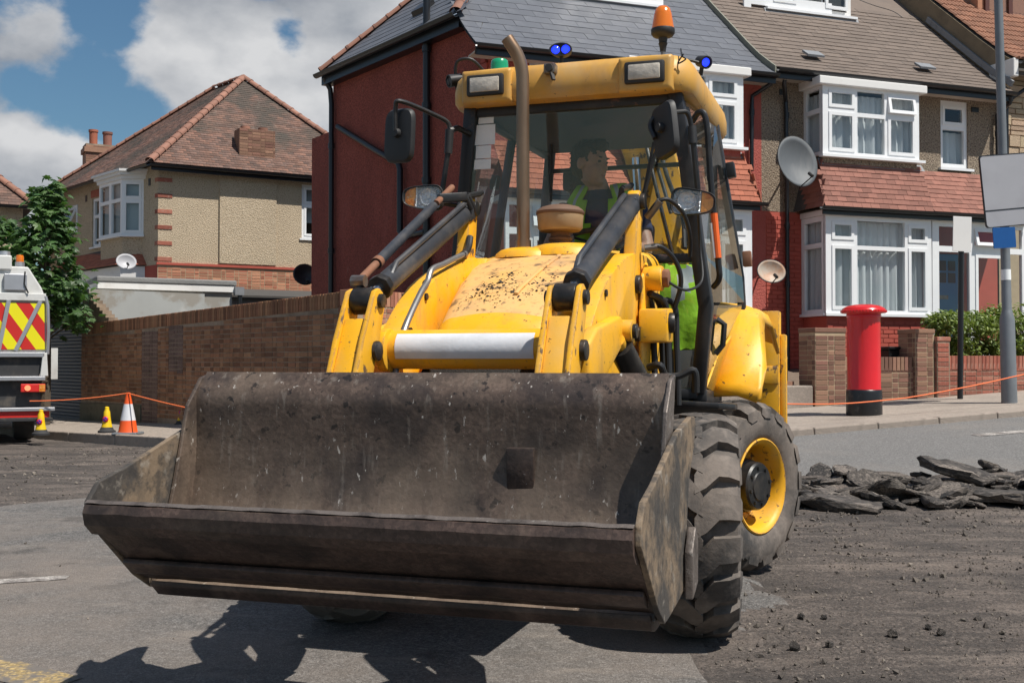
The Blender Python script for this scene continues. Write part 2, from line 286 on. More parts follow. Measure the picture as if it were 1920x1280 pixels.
M['glass'] = glass_mat('cab glass', (0.92, 0.95, 0.95), 1.5, 0.11, (0.26, 0.26, 0.26))
M['glass_dark'] = glass_mat('side glass', (0.80, 0.86, 0.86), 1.6, 0.07)
M['pane'] = glass_mat('window pane', (0.86, 0.9, 0.9), 1.5)
M['lens'] = lens_mat('clear lamp lens', (0.92, 0.93, 0.93), 0.08, 0.85)
M['amber'] = lens_mat('amber lens', (0.95, 0.24, 0.01), 0.16, 0.35)
M['green_lens'] = lens_mat('green lens', (0.01, 0.36, 0.17), 0.25, 0.2)
M['blue_led'] = emit_mat('lit blue lamp', (0.015, 0.04, 1.0), 1.6)
M['reflector'] = mat('lamp reflector', (0.9, 0.9, 0.9), 0.16, 0.85, bump=0.02, bs=55)
M['worklens'] = mat('dusty work lamp lens', (0.52, 0.47, 0.40), 0.3, 0.0, var=0.25, vs=22, bump=0.003, bs=60, coat=0.7)
M['seat'] = mat('seat fabric', (0.025, 0.025, 0.028), 0.9)
M['interior'] = mat('cab interior plastic', (0.055, 0.057, 0.06), 0.7)
M['hivis'] = mat('lime hi-vis fabric', (0.33, 0.62, 0.02), 0.75, var=0.06, vs=8, bump=0.006, bs=16)
M['reflect'] = mat('grey reflective tape', (0.42, 0.45, 0.46), 0.45)
M['orange'] = mat('orange plastic', (0.85, 0.14, 0.02), 0.5, var=0.05, vs=10, layers=[((0.5, 0.2, 0.1), 9, 0.55, 0.8, 0.4)])
M['asphalt'] = mat('worn asphalt', (0.135, 0.128, 0.122), 0.9, var=0.10, vs=1.3, bump=0.010, bs=110, grain=((105, 0.55), (28, 0.16)), layers=[((0.235, 0.195, 0.165), 0.55, 0.42, 0.62, 0.75), ((0.050, 0.047, 0.045), 120, 0.53, 0.60, 0.8), ((0.42, 0.38, 0.34), 120, 0.62, 0.66, 0.8), ((0.045, 0.040, 0.037), 1.9, 0.58, 0.68, 0.6), ((0.28, 0.24, 0.205), 3.1, 0.58, 0.7, 0.5, (0.5, 1.5, 1)), ((0.03, 0.028, 0.027), 24, 0.68, 0.72, 0.6)])
M['road_grey'] = mat('clean grey asphalt', (0.155, 0.15, 0.145), 0.9, var=0.06, vs=1.0, bump=0.006, bs=130, grain=((90, 0.35),), layers=[((0.09, 0.088, 0.085), 150, 0.56, 0.64, 0.6), ((0.34, 0.32, 0.3), 170, 0.66, 0.70, 0.6), ((0.24, 0.21, 0.18), 0.7, 0.5, 0.75, 0.5)])
M['milled'] = mat('milled road base', (0.090, 0.074, 0.064), 0.95, var=0.16, vs=2.2, bump=0.022, bs=45, grain=((80, 0.45), (22, 0.14)), layers=[((0.045, 0.038, 0.034), 3.2, 0.50, 0.62, 0.7, (0.35, 2.6, 1)), ((0.20, 0.165, 0.14), 2.6, 0.56, 0.68, 0.6, (0.3, 2.2, 1)), ((0.042, 0.036, 0.033), 0.8, 0.50, 0.62, 0.75, (0.6, 1.6, 1)), ((0.23, 0.185, 0.155), 1.7, 0.50, 0.68, 0.65, (0.5, 1.6, 1)), ((0.42, 0.37, 0.32), 80, 0.64, 0.68, 0.7), ((0.032, 0.028, 0.026), 55, 0.54, 0.61, 0.75)])
M['pave'] = mat('concrete pavement', (0.30, 0.255, 0.215), 0.9, var=0.10, vs=1.5, bump=0.004, bs=60, grain=((45, 0.15),), layers=[((0.17, 0.14, 0.12), 1.2, 0.5, 0.7, 0.5), ((0.4, 0.36, 0.31), 40, 0.6, 0.75, 0.4)])
M['kerb'] = mat('kerb concrete', (0.30, 0.25, 0.21), 0.9, var=0.12, vs=5, bump=0.006, bs=50, rnd=0.12, layers=[((0.15, 0.125, 0.105), 6, 0.52, 0.7, 0.6)])
M['line_white'] = mat('worn white road paint', (0.40, 0.37, 0.34), 0.9, var=0.1, vs=6, grain=((90, 0.4),), layers=[((0.16, 0.14, 0.13), 7, 0.44, 0.56, 0.97), ((0.14, 0.13, 0.12), 40, 0.5, 0.56, 0.6)])
M['line_yellow'] = mat('worn yellow road paint', (0.36, 0.26, 0.115), 0.9, var=0.1, vs=9, grain=((90, 0.4),), layers=[((0.14, 0.125, 0.115), 9, 0.44, 0.56, 0.97), ((0.12, 0.11, 0.10), 40, 0.5, 0.56, 0.6)])
M['soil'] = mat('garden soil', (0.16, 0.12, 0.09), 0.95, var=0.2, vs=5, bump=0.02, bs=20)

# ---------------------------------------------------------------- ground
def in_milled(x, y):
    """1 inside the planed-off areas, 0 on the remaining asphalt"""
    wob = 0.16 * noise.noise(Vector((x * 0.9, y * 0.9, 3.1))) + 0.05 * noise.noise(Vector((x * 4, y * 4, 1.0)))
    # right hand area in front of the heap
    rag = 0.26 * noise.noise(Vector((x * 1.7, y * 1.7, 9.0))) + 0.10 * noise.noise(Vector((x * 4.3, y * 4.3, 2.0))) + 0.06 * noise.noise(Vector((x * 9, y * 9, 4.0)))
    a = min(x - (0.55 + 0.34 * (y - 4.0)) if y < 6.4 else x - 1.36 + 0.1 * (y - 7), 10.25 + 0.06 * x - y) + wob + rag
    # left hand area up to the far kerb
    d = (x + 4.54) * -0.77 + (y - 10.0) * 0.64
    b = min(d, 20.5 - y, -1.2 - x) + wob
    m = max(a, b)
    return min(1, max(0, m / 0.10 + 0.5))
def make_ground():
    xs = np.concatenate([np.arange(-26, -9, 0.5), np.arange(-9, 7.5, 0.085), np.arange(7.5, 30, 0.5)])
    ys = np.concatenate([np.arange(-8, 3.2, 0.5), np.arange(3.2, 7.5, 0.055), np.arange(7.5, 13, 0.09), np.arange(13, 20, 0.2), np.arange(20, 46, 0.8)])
    nx, ny = len(xs), len(ys); z = np.zeros((ny, nx)); mk = np.zeros((ny, nx))
    for j, y in enumerate(ys):
        for i, x in enumerate(xs):
            h = gz(x, y)
            if -9 < x < 7.5 and 3.2 < y < 20:
                k = in_milled(x, y); mk[j, i] = k
                h += -0.028 * k * (0.45 if y < 5.9 - 0.35 * (x - 2) else 1.0) + 0.004 * noise.noise(Vector((x * 1.3, y * 1.3, 0)))
                if k > 0.3: h += k * (0.012 * noise.noise(Vector((x * 5, y * 7, 2))) + 0.010 * noise.noise(Vector((x * 14, y * 14, 5))))
            z[j, i] = h
    verts = [(float(xs[i]), float(ys[j]), float(z[j, i])) for j in range(ny) for i in range(nx)]
    A, B = [], []
    for j in range(ny - 1):
        for i in range(nx - 1):
            f = (j * nx + i, j * nx + i + 1, (j + 1) * nx + i + 1, (j + 1) * nx + i)
            (B if mk[j, i] + mk[j + 1, i + 1] + mk[j, i + 1] + mk[j + 1, i] > 2 else A).append(f)
    def mk_obj(name, fs, m):
        used = sorted({i for f in fs for i in f}); ix = {k: n for n, k in enumerate(used)}
        me = bpy.data.meshes.new(name); me.from_pydata([verts[k] for k in used], [], [tuple(ix[i] for i in f) for f in fs]); me.materials.append(m)
        me.polygons.foreach_set('use_smooth', [True] * len(me.polygons))
        o = bpy.data.objects.new(name, me); COL.objects.link(o); tag(o, kind='structure'); return o
    far = []; near = []
    for f in A:
        c = TER.inv(verts[f[0]]); (far if (-c.y < 9.6 and c.x > -11 and verts[f[0]][1] > 9.8 + 0.06 * verts[f[0]][0]) else near).append(f)
    mk_obj('road', near, M['asphalt']); mk_obj('side_road', far, M['road_grey']); mk_obj('milled_ground', B, M['milled'])
    g = MB().grid([[(x, y, -0.32 if y < 60 else -0.32 + (y - 60) * 0.002) for x in np.linspace(-900, 900, 13)] for y in np.linspace(-500, 1300, 13)]).build('ground', M['soil'], smooth=0)
    tag(g, kind='structure')
make_ground()
def zroad(x, y): return gz(x, y) - 0.028 * in_milled(x, y) * (0.45 if y < 5.9 - 0.35 * (x - 2) else 1.0)

# far pavement and kerb along the terrace
def zp(u): return 0.705 + 0.052 * u
pv = MB(); us = np.linspace(-9.2, 9, 40)
pv.grid([[TER.w((u, -n, zp(u) + (5.0 - n) * 0.012 + 0.004 * noise.noise(Vector((u, n, 0))))) for u in us] for n in np.linspace(4.86, 1.9, 7)])
pave_r = pv.build('pavement', M['pave']); tag(pave_r, kind='structure')
def kerb_run(parent, P0, P1, z0, z1, n, depth=0.14, drop=0.3, flip=1):
    P0 = Vector(P0); P1 = Vector(P1); L = (P1 - P0).length; d = (P1 - P0) / L; nrm = Vector((d.y, -d.x, 0)) * flip
    sl = L / n; mb = MB().bb(-sl / 2 + 0.004, sl / 2 - 0.004, -depth / 2, depth / 2, -drop, 0); me = mb.mesh('kerb_stone', M['kerb'], 0, 0.018, 2)
    for k in range(n):
        t = (k + 0.5) / n; c = P0 + d * (sl * (k + 0.5)) + nrm * 0.0; c.z = z0 + (z1 - z0) * t + random.uniform(-0.004, 0.004)
        rise = (z1 - z0) / L; X = Vector((d.x, d.y, rise)).normalized(); Z = Vector((0, 0, 1)); Y = Z.cross(X).normalized(); Z = X.cross(Y)
        o = bpy.data.objects.new('kerb_stone', me); o.matrix_basis = basis(X, Y, Z, c); o.parent = parent; COL.objects.link(o)
kerb_run(pave_r, TER.w((-9.2, -4.93, 0)), TER.w((8.5, -4.93, 0)), zp(-9.2) + 0.012, zp(8.5) + 0.012, 19)
# left hand pavement in front of the brick garden wall
WD = Vector((0.66, -0.7513, 0)); W0 = Vector((-8.62, 22.6, 0)); WL = 9.75
KD = Vector((0.776, -0.63, 0)).normalized(); K0 = Vector((-7.75, 19.07, 0)) - KD * 9
def wbase(s): return 0.12 + 0.024 * max(0, s)
rows = []
for k in range(30):
    s = -6 + k * 0.62; a = W0 + WD * s + Vector((0.75, 0.66, 0)) * 0.05; a.z = wbase(s) + 0.0
    q = K0 + KD * ((a - K0).dot(KD) - 0.2); q.z = 0.035 + max(0, gz(q.x, q.y))
    if (a - q).dot(Vector((0.63, 0.776, 0))) < 0.3: q = a - Vector((0.63, 0.776, 0)) * 0.3; q.z = a.z - 0.03
    rows.append([a.lerp(q, t) for t in (0, 0.33, 0.66, 1)])
pave_l = MB().grid(rows).build('pavement', M['pave']); tag(pave_l, kind='structure')
q0 = rows[0][3]; 
last = [r[3] for r in rows if (r[0] - r[3]).length > 0.45]
kerb_run(pave_l, (q0.x, q0.y, 0), (last[-1].x, last[-1].y, 0), q0.z + 0.01, last[-1].z + 0.01, 12, flip=1)
# road paint, each a thin worn sheet lying on the asphalt
def paint(name, pts, m, label, lift=0.010):
    n = 14; a, b, c, d = [Vector((*p, 0)) for p in pts]; g = []
    for i in range(n + 1):
        t = i / n; l = a.lerp(b, t); r = d.lerp(c, t); g.append([(p.x, p.y, gz(p.x, p.y) + 0.004 * noise.noise(Vector((p.x * 1.3, p.y * 1.3, 0))) + lift * 0.4) for p in (l, l.lerp(r, .5), r)])
    o = MB().grid(g).build(name, m); o['kind'] = 'structure'; return o
paint('road_marking', [(-2.75, 5.25), (-1.72, 4.55), (-1.80, 4.38), (-2.95, 4.98)], M['line_yellow'], '')
paint('road_marking', [(-3.4, 6.45), (-2.62, 6.72), (-2.60, 6.60), (-3.4, 6.28)], M['line_white'], '')
paint('road_marking', [(-2.35, 7.05), (-1.7, 7.38), (-1.68, 7.24), (-2.32, 6.92)], M['line_white'], '')
p = [TER.w(q) for q in ((-3.0, -5.9, 0), (6.0, -5.9, 0), (6.0, -6.05, 0), (-3.0, -6.05, 0))]
paint('road_marking', [(q.x, q.y) for q in p], M['line_white'], '', 0.012)
# ---------------------------------------------------------------- the backhoe loader (x = its left side, -y = forward)
BL = thing('backhoe_loader', 'yellow backhoe loader with a wide muddy front bucket raised off the road', 'digger', MACH, (0, 0, 0))
def mirror_x(pts): return [(-p[0], p[1], p[2]) for p in pts]
# --- front bucket (two-piece clam bucket)
BW = 0.905
def sheet(prof, x0, x1, t, mb, nx=1, mi=0):
    """bent plate: profile of (y,z) with thickness t to the rear"""
    n = len(prof); nr = []
    for i in range(n):
        a = prof[max(i - 1, 0)]; b = prof[min(i + 1, n - 1)]; dy, dz = b[0] - a[0], b[1] - a[1]; l = math.hypot(dy, dz); nr.append((-dz / l, dy / l))
    ring = [(p[0], p[1]) for p in prof] + [(prof[i][0] + nr[i][0] * t, prof[i][1] + nr[i][1] * t) for i in range(n - 1, -1, -1)]
    mb.loft([[(x, y, z) for y, z in ring] for x in np.linspace(x0, x1, nx + 1)], True, True, mi); return mb
mold = [(-1.510, 1.212), (-1.566, 1.150), (-1.576, 1.122), (-1.574, 1.06), (-1.572, 0.96), (-1.580, 0.85), (-1.602, 0.74), (-1.645, 0.63), (-1.71, 0.54), (-1.78, 0.48), (-1.84, 0.455)]
mold_s = []
for i in range(len(mold) - 1):
    for k in range(3): mold_s.append((mold[i][0] + (mold[i + 1][0] - mold[i][0]) * k / 3, mold[i][1] + (mold[i + 1][1] - mold[i][1]) * k / 3))
mold_s.append(mold[-1])
BK = sheet(mold_s, -BW, BW, -0.022, MB(), 8).build('front_bucket', M['bucket'], BL, 28)
tag(BK, 'worn dark steel clam bucket caked with dust')
sp = [(-1.49, 1.222), (-1.56, 1.205), (-1.65, 1.10), (-1.69, 0.95), (-1.74, 0.78), (-1.81, 0.60), (-1.86, 0.46), (-1.70, 0.46), (-1.60, 0.60), (-1.555, 0.80), (-1.545, 1.02)]
for s in (-1, 1):
    MB().prism([(s * BW, y, z) for y, z in sp], (s * 0.016, 0, 0)).build('side_plate', M['bucket'] if s < 0 else M['bucket_edge'], BK, 20, 0.004)
cs = [(-1.20, 1.02), (-1.235, 1.068), (-1.29, 1.072), (-1.58, 1.03), (-1.72, 0.985), (-1.98, 0.90), (-2.13, 0.862), (-2.185, 0.80), (-2.19, 0.745), (-2.10, 0.665), (-1.93, 0.512), (-1.83, 0.45), (-1.77, 0.452), (-1.55, 0.475), (-1.43, 0.50), (-1.40, 0.55), (-1.42, 0.68), (-1.36, 0.85)]
for s in (-1, 1):
    MB().prism([(s * (BW + 0.020), y, z) for y, z in cs], (s * 0.020, 0, 0)).build('jaw_side_plate', M['bucket_mud'], BK, 20, 0.004)
    MB().prism([(s * (BW + 0.045), y, z) for y, z in [(-1.50, 0.46), (-1.39, 0.50), (-1.385, 0.66), (-1.43, 0.70), (-1.50, 0.62)]], (s * 0.03, 0, 0)).build('jaw_hinge_lug', M['bucket_edge'], BK, 20, 0.006)
clam = [(-2.180, 0.802), (-2.208, 0.792), (-2.218, 0.765), (-2.208, 0.725), (-2.17, 0.690), (-2.125, 0.684), (-2.095, 0.66), (-1.985, 0.575), (-1.935, 0.535), (-1.925, 0.515), (-1.875, 0.492), (-1.86, 0.51), (-1.93, 0.585), (-2.05, 0.68), (-2.13, 0.74), (-2.165, 0.79)]
MB().loft([[(x, y + 0.004 * noise.noise(Vector((x * 9, y, z))), z + 0.003 * noise.noise(Vector((x * 12, 5, 0)))) for y, z in clam] for x in np.linspace(-BW - 0.02, BW + 0.02, 40)]).build('jaw', M['bucket_dark'], BK, 25)
MB().loft([[(x, y, z + 0.004 * noise.noise(Vector((x * 16, 2, 0)))) for y, z in [(-2.206, 0.7975), (-2.19, 0.806), (-2.165, 0.803), (-2.17, 0.794)]] for x in np.linspace(-BW - 0.022, BW + 0.02, 60)]).build('jaw_lip', M['bucket_edge'], BK, 25)
MB().loft([[(x, y, z) for y, z in [(-2.012, 0.585), (-2.022, 0.570), (-1.975, 0.530), (-1.945, 0.520), (-1.95, 0.55)]] for x in np.linspace(-BW - 0.01, BW + 0.01, 12)]).build('jaw_wear_strip', M['bucket_dark'], BK, 25, 0.003)
ce = [(-1.893, 0.488), (-1.893, 0.468), (-1.855, 0.432), (-1.80, 0.418), (-1.66, 0.425), (-1.62, 0.46), (-1.72, 0.464), (-1.84, 0.468)]
MB().loft([[(x, y, z) for y, z in ce] for x in np.linspace(-BW + 0.015, BW + 0.005, 20)]).build('cutting_edge', M['bucket_dark'], BK, 25, 0.004)
MB().box((0.40, -1.586, 0.885), (0.100, 0.05, 0.17), Euler((R_(4), 0, R_(1))).to_matrix()).build('wear_pad', M['bucket_dark'], BK, 30, 0.006)
for x in (-0.43, 0.43):
  for dx in (-0.10, 0.08):
    MB().prism([(x + dx, -1.52, 1.16), (x + dx, -1.34, 1.05), (x + dx, -1.30, 0.62), (x + dx, -1.48, 0.6)], (0.02, 0, 0)).build('hinge_bracket', M['bucket_dark'], BK)
mb = MB()
for x in ():
    mb.prism([(x - 0.10, -1.52, 1.16), (x - 0.10, -1.34, 1.05), (x - 0.10, -1.30, 0.62), (x - 0.10, -1.48, 0.6)], (0.02, 0, 0)); mb.prism([(x + 0.08, -1.52, 1.16), (x + 0.08, -1.34, 1.05), (x + 0.08, -1.30, 0.62), (x + 0.08, -1.48, 0.6)], (0.02, 0, 0))
# --- wheels
def tyre_mesh(R=0.52, Wd=0.36, rim=0.272):
    mb = MB()
    def crown(x): return R - 0.038 - 0.035 * (abs(x) / (Wd / 2)) ** 2.4
    prof = [(rim, -0.135), (rim + 0.015, -0.155), (rim + 0.05, -0.172), (rim + 0.10, -0.182), (R - 0.11, -0.18), (crown(0.165), -0.166)] + [(crown(x), x) for x in (-0.13, -0.08, 0, 0.08, 0.13)] + [(crown(0.165), 0.166), (R - 0.11, 0.18), (rim + 0.10, 0.182), (rim + 0.05, 0.172), (rim + 0.015, 0.155), (rim, 0.135)]
    mb.lathe(prof, ax='x', seg=72)
    NL = 17
    for side in (-1, 1):
        for k in range(NL):
            base = 2 * math.pi * (k + (0.5 if side > 0 else 0)) / NL
            # centre line of the lug: from shoulder in to past the middle, bent
            path = [(0.176, 0.0, 0.058), (0.13, 0.0, 0.056), (0.075, 0.002, 0.056), (0.02, 0.062, 0.052), (-0.018, 0.098, 0.044)]
            top, bot = [], []
            for (x, sft, w) in path:
                for q in (-1, 1):
                    a = base + (sft + q * w) / R * 1.0; xx = side * (x + (0.012 * q if 0.01 < x < 0.09 else 0)); r = crown(xx) + (0.040 if abs(xx) < 0.15 else 0.026)
                    top.append((xx, r * math.cos(a), r * math.sin(a)))
                    a2 = base + (sft + q * (w + 0.010)) / R; r2 = crown(xx) - 0.012
                    bot.append((xx * 1.0, r2 * math.cos(a2), r2 * math.sin(a2)))
            # run the lug down over the shoulder
            n = len(path)
            a = [(side * 0.188, (R - 0.105) * math.cos(base + q * 0.045 / R), (R - 0.105) * math.sin(base + q * 0.045 / R)) for q in (-1, 1)]
            vs = top + bot + a; f = []
            for i in range(n - 1):
                f += [(2 * i, 2 * i + 1, 2 * i + 3, 2 * i + 2), (2 * i, 2 * i + 2, 2 * n + 2 * i + 2, 2 * n + 2 * i), (2 * i + 1, 2 * n + 2 * i + 1, 2 * n + 2 * i + 3, 2 * i + 3)]
            e = n - 1; f += [(2 * e, 2 * e + 1, 2 * n + 2 * e + 1, 2 * n + 2 * e)]
            k0 = 4 * n; f += [(0, k0, k0 + 1, 1), (0, 2 * n, k0), (1, k0 + 1, 2 * n + 1)]
            mb.add(vs, f)
    return mb.mesh('tyre', M['tyre'], 32)
TYRE = tyre_mesh()
def rim_meshes():
    a = MB().lathe([(0.268, 0.145), (0.288, 0.152), (0.292, 0.162), (0.283, 0.168), (0.268, 0.160), (0.253, 0.14), (0.244, 0.10), (0.239, 0.04), (0.233, 0.0), (0.22, -0.015), (0.16, -0.005), (0.10, 0.0), (0.0, 0.0)], ax='x', seg=48)
    a.lathe([(0.268, -0.145), (0.288, -0.152), (0.283, -0.168), (0.255, -0.15), (0.24, -0.04), (0.0, -0.03)], ax='x', seg=48)
    for k in range(10):
        t = 2 * math.pi * k / 10; a.cyl((0.0, 0.195 * math.cos(t), 0.195 * math.sin(t)), (0.022, 0.195 * math.cos(t), 0.195 * math.sin(t)), 0.016, seg=6)
    h = MB().lathe([(0.165, -0.01), (0.165, 0.05), (0.158, 0.075), (0.150, 0.08), (0.145, 0.135), (0.135, 0.148), (0.09, 0.150), (0.085, 0.158), (0.0, 0.158)], ax='x', seg=36)
    for k in range(8):
        t = 2 * math.pi * k / 8; h.cyl((0.145, 0.112 * math.cos(t), 0.112 * math.sin(t)), (0.160, 0.112 * math.cos(t), 0.112 * math.sin(t)), 0.012, seg=6)
    return a.mesh('wheel', M['yellow_worn'], 30), h.mesh('hub', M['black'], 30)
RIM, HUB = rim_meshes()
def wheel(x, y, z, yaw, spin):
    s = 1 if x > 0 else -1
    w = bpy.data.objects.new('wheel', RIM); COL.objects.link(w); w.parent = BL
    w.matrix_basis = Matrix.Translation((x, y, z)) @ Matrix.Rotation(R_(yaw), 4, 'Z') @ Matrix.Rotation(0 if s > 0 else math.pi, 4, 'Z') @ Matrix.Rotation(R_(spin), 4, 'X')
    for nm, me in (('tyre', TYRE), ('hub', HUB)):
        o = bpy.data.objects.new(nm, me); COL.objects.link(o); o.parent = w
    return w
wheel(0.765, 0.0, 0.508, 9, 5); wheel(-0.93, -0.20, 0.500, 9, 20); wheel(0.745, 1.71, 0.515, -24, 11); wheel(-0.78, 1.71, 0.512, -24, 0)
# --- chassis
mb = MB(); mb.bb(-0.26, 0.26, -0.80, 2.3, 0.52, 0.86); mb.bb(-0.22, 0.22, -0.84, 0.4, 0.80, 1.12)
mb.build('chassis', M['black'], BL, 30, 0.01)
for y in (0, 1.72): MB().tube([(-0.72, y, 0.508), (-0.3, y, 0.508), (-0.16, y, 0.50), (0.16, y, 0.50), (0.3, y, 0.508), (0.66, y, 0.508)], [0.10, 0.09, 0.16, 0.16, 0.09, 0.10], 14).build('axle', M['black'], BL)
MB().bb(-0.245, 0.245, -0.865, -0.83, 0.84, 1.26).build('grille', mat('grille mesh', (0.06, 0.06, 0.06), 0.7, bump=0.01, bs=260, var=0.3, vs=240), BL, 30, 0.006)
# --- bonnet
def hood_ring(y, w, zt, crown=0.018, r=0.09, zb=1.16):
    pts = [(-w, y, zb), (-w, y, zt - r)]
    for k in range(1, 6): a = math.pi - k * math.pi / 12; pts.append((-w + r + r * math.cos(a), y, zt - r + r * math.sin(a)))
    for t in np.linspace(-1, 1, 9): pts.append(((w - r) * t, y, zt + crown * (1 - t * t)))
    for k in range(1, 6): a = math.pi / 2 - k * math.pi / 12; pts.append((w - r + r * math.cos(a), y, zt - r + r * math.sin(a)))
    return pts + [(w, y, zt - r), (w, y, zb)]
hr = [(0.55, 0.48, 1.845), (0.40, 0.465, 1.835), (0.22, 0.445, 1.805), (0.0, 0.41, 1.745), (-0.2, 0.375, 1.675), (-0.4, 0.335, 1.597), (-0.58, 0.30, 1.52), (-0.70, 0.278, 1.462), (-0.75, 0.268, 1.432), (-0.80, 0.26, 1.385), (-0.825, 0.255, 1.33), (-0.83, 0.252, 1.25)]
mb = MB(); rings = [hood_ring(*h) for h in hr]; mb.loft(rings, False, False)
for i in range(len(mb.f)):
    c = sum((Vector(mb.v[k]) for k in mb.f[i]), Vector()) / 4
    if -0.70 < c.y < 0.22 and c.z > 1.30 and mb.f[i] and abs(c.x) < np.interp(c.y, [-0.7, 0.22], [0.25, 0.41]): mb.m[i] = 1
mb.add([rings[-1][k] for k in range(len(rings[-1]))], [tuple(range(len(rings[-1])))])
HOOD = mb.build('bonnet', [M['yellow'], M['hood_faded']], BL, 40)
MB().beam([(0.06, 0.10, 1.800), (0.045, -0.15, 1.717), (0.03, -0.45, 1.602), (0.03, -0.52, 1.572)], 0.022, 0.012).build('crease_rib', M['hood_faded'], HOOD, 40, 0.004)
# raised cowl behind, round the exhaust and the intake
def dome(cx, cy, cz, rx, ry, h, n=20):
    rg = []
    for t, k in ((1.0, -0.25), (0.93, 0.35), (0.8, 0.75), (0.62, 0.95), (0.45, 1.0)): rg.append([(cx + rx * t * math.cos(2 * math.pi * i / n), cy + ry * t * math.sin(2 * math.pi * i / n), cz + h * k) for i in range(n)])
    return rg
mb = MB(); mb.loft(dome(-0.17, 0.30, 1.815, 0.18, 0.16, 0.045)); mb.loft(dome(0.02, 0.36, 1.825, 0.22, 0.20, 0.055)); mb.build('bonnet_cowl', M['yellow'], HOOD, 50)
fl = MB()
for k in range(380):
    cx, cy, sg = random.choice([(-0.17, -0.35, 0.09), (-0.12, -0.42, 0.10), (-0.06, -0.30, 0.14), (0.12, -0.40, 0.10), (-0.1, -0.55, 0.09)])
    x = random.gauss(cx, sg); y = random.gauss(cy, sg * 0.9)
    if abs(x) > 0.22 or not -0.68 < y < 0.1: continue
    ys = [h[0] for h in hr][::-1]; z = float(np.interp(y, ys, [h[2] for h in hr][::-1])) + 0.018 * (1 - (x / 0.28) ** 2); r = 0.0022 * math.exp(random.gauss(0.35, 0.55))
    rot = Euler((R_(-20) + random.uniform(-.4, .4), random.uniform(-.4, .4), random.uniform(0, 6))).to_matrix()
    fl.add([rot @ Vector(p) + Vector((x, y, z)) for p in ((r * 1.6, 0, 0), (0, r, 0), (-r * 1.3, 0.2 * r, 0), (0, -r, 0), (0, 0, r * 0.7))], [(0, 1, 4), (1, 2, 4), (2, 3, 4), (3, 0, 4)])
tag(fl.build('tar_crumbs', M['tar'], HOOD, 0), kind='stuff')
# exhaust stack and intake pre-cleaner
mb = MB(); pth = [(-0.185, 0.27, 1.80), (-0.185, 0.27, 2.0), (-0.187, 0.27, 2.4), (-0.188, 0.27, 2.74)]
for k in range(1, 9):
    a = k / 8 * R_(48); pth.append((-0.188 - 0.13 * (1 - math.cos(a)) * 1.1, 0.27 - 0.08 * (1 - math.cos(a)), 2.74 + 0.20 * math.sin(a) * 1.15))
pth.append((-0.262, 0.235, 2.955))
mb.tube(pth, 0.034, 20, False); mb.tube(pth[3:], 0.030, 20, False); mb.cyl((-0.185, 0.27, 1.80), (-0.185, 0.27, 1.90), 0.041, 0.041, 20)
EXH = mb.build('exhaust_stack', M['exhaust'], BL, 40)
mb = MB().lathe([(0.0, 1.86), (0.052, 1.86), (0.055, 1.90), (0.062, 1.902), (0.062, 1.915), (0.052, 1.92), (0.05, 1.945), (0.105, 1.95), (0.108, 1.96)], (-0.01, 0.36, 0), 'z', 28); PRE = mb.build('intake_neck', M['snorkel_dark'], BL, 40)
MB().lathe([(0.106, 1.952), (0.117, 1.965), (0.122, 2.03), (0.122, 2.04), (0.0, 2.04)], (-0.01, 0.36, 0), 'z', 28).build('intake_bowl', M['snorkel'], PRE, 40)
MB().lathe([(0.124, 2.036), (0.127, 2.04), (0.127, 2.052), (0.120, 2.06), (0.10, 2.075), (0.06, 2.086), (0.0, 2.09)], (-0.01, 0.36, 0), 'z', 28).build('intake_cap', M['snorkel_dark'], PRE, 40)
# --- loader arms, rams, levers, both sides
arm_top = [(0.30, 1.80), (0.05, 1.795), (-0.13, 1.767), (-0.27, 1.727), (-0.40, 1.684), (-0.50, 1.648), (-0.59, 1.607), (-0.69, 1.545), (-0.78, 1.478), (-0.88, 1.39), (-0.95, 1.30), (-1.01, 1.19), (-1.16, 0.90), (-1.36, 0.70)]
arm_bot = [(-1.42, 0.62), (-1.36, 0.56), (-1.24, 0.60), (-1.0, 0.78), (-0.86, 1.02), (-0.74, 1.16), (-0.52, 1.33), (-0.2, 1.42), (0.30, 1.46)]
def hose(pts, r, name, m, parent, n=24, cap=True):
    P = [Vector(p) for p in pts]; out = []
    for i in range(len(P) - 1):
        p0, p1, p2, p3 = P[max(i - 1, 0)], P[i], P[i + 1], P[min(i + 2, len(P) - 1)]
        for k in range(6):
            t = k / 6; out.append(0.5 * ((2 * p1) + (p2 - p0) * t + (2 * p0 - 5 * p1 + 4 * p2 - p3) * t * t + (3 * p1 - p0 - 3 * p2 + p3) * t ** 3))
    out.append(P[-1]); return MB().tube(out, r, 10).build(name, m, parent)
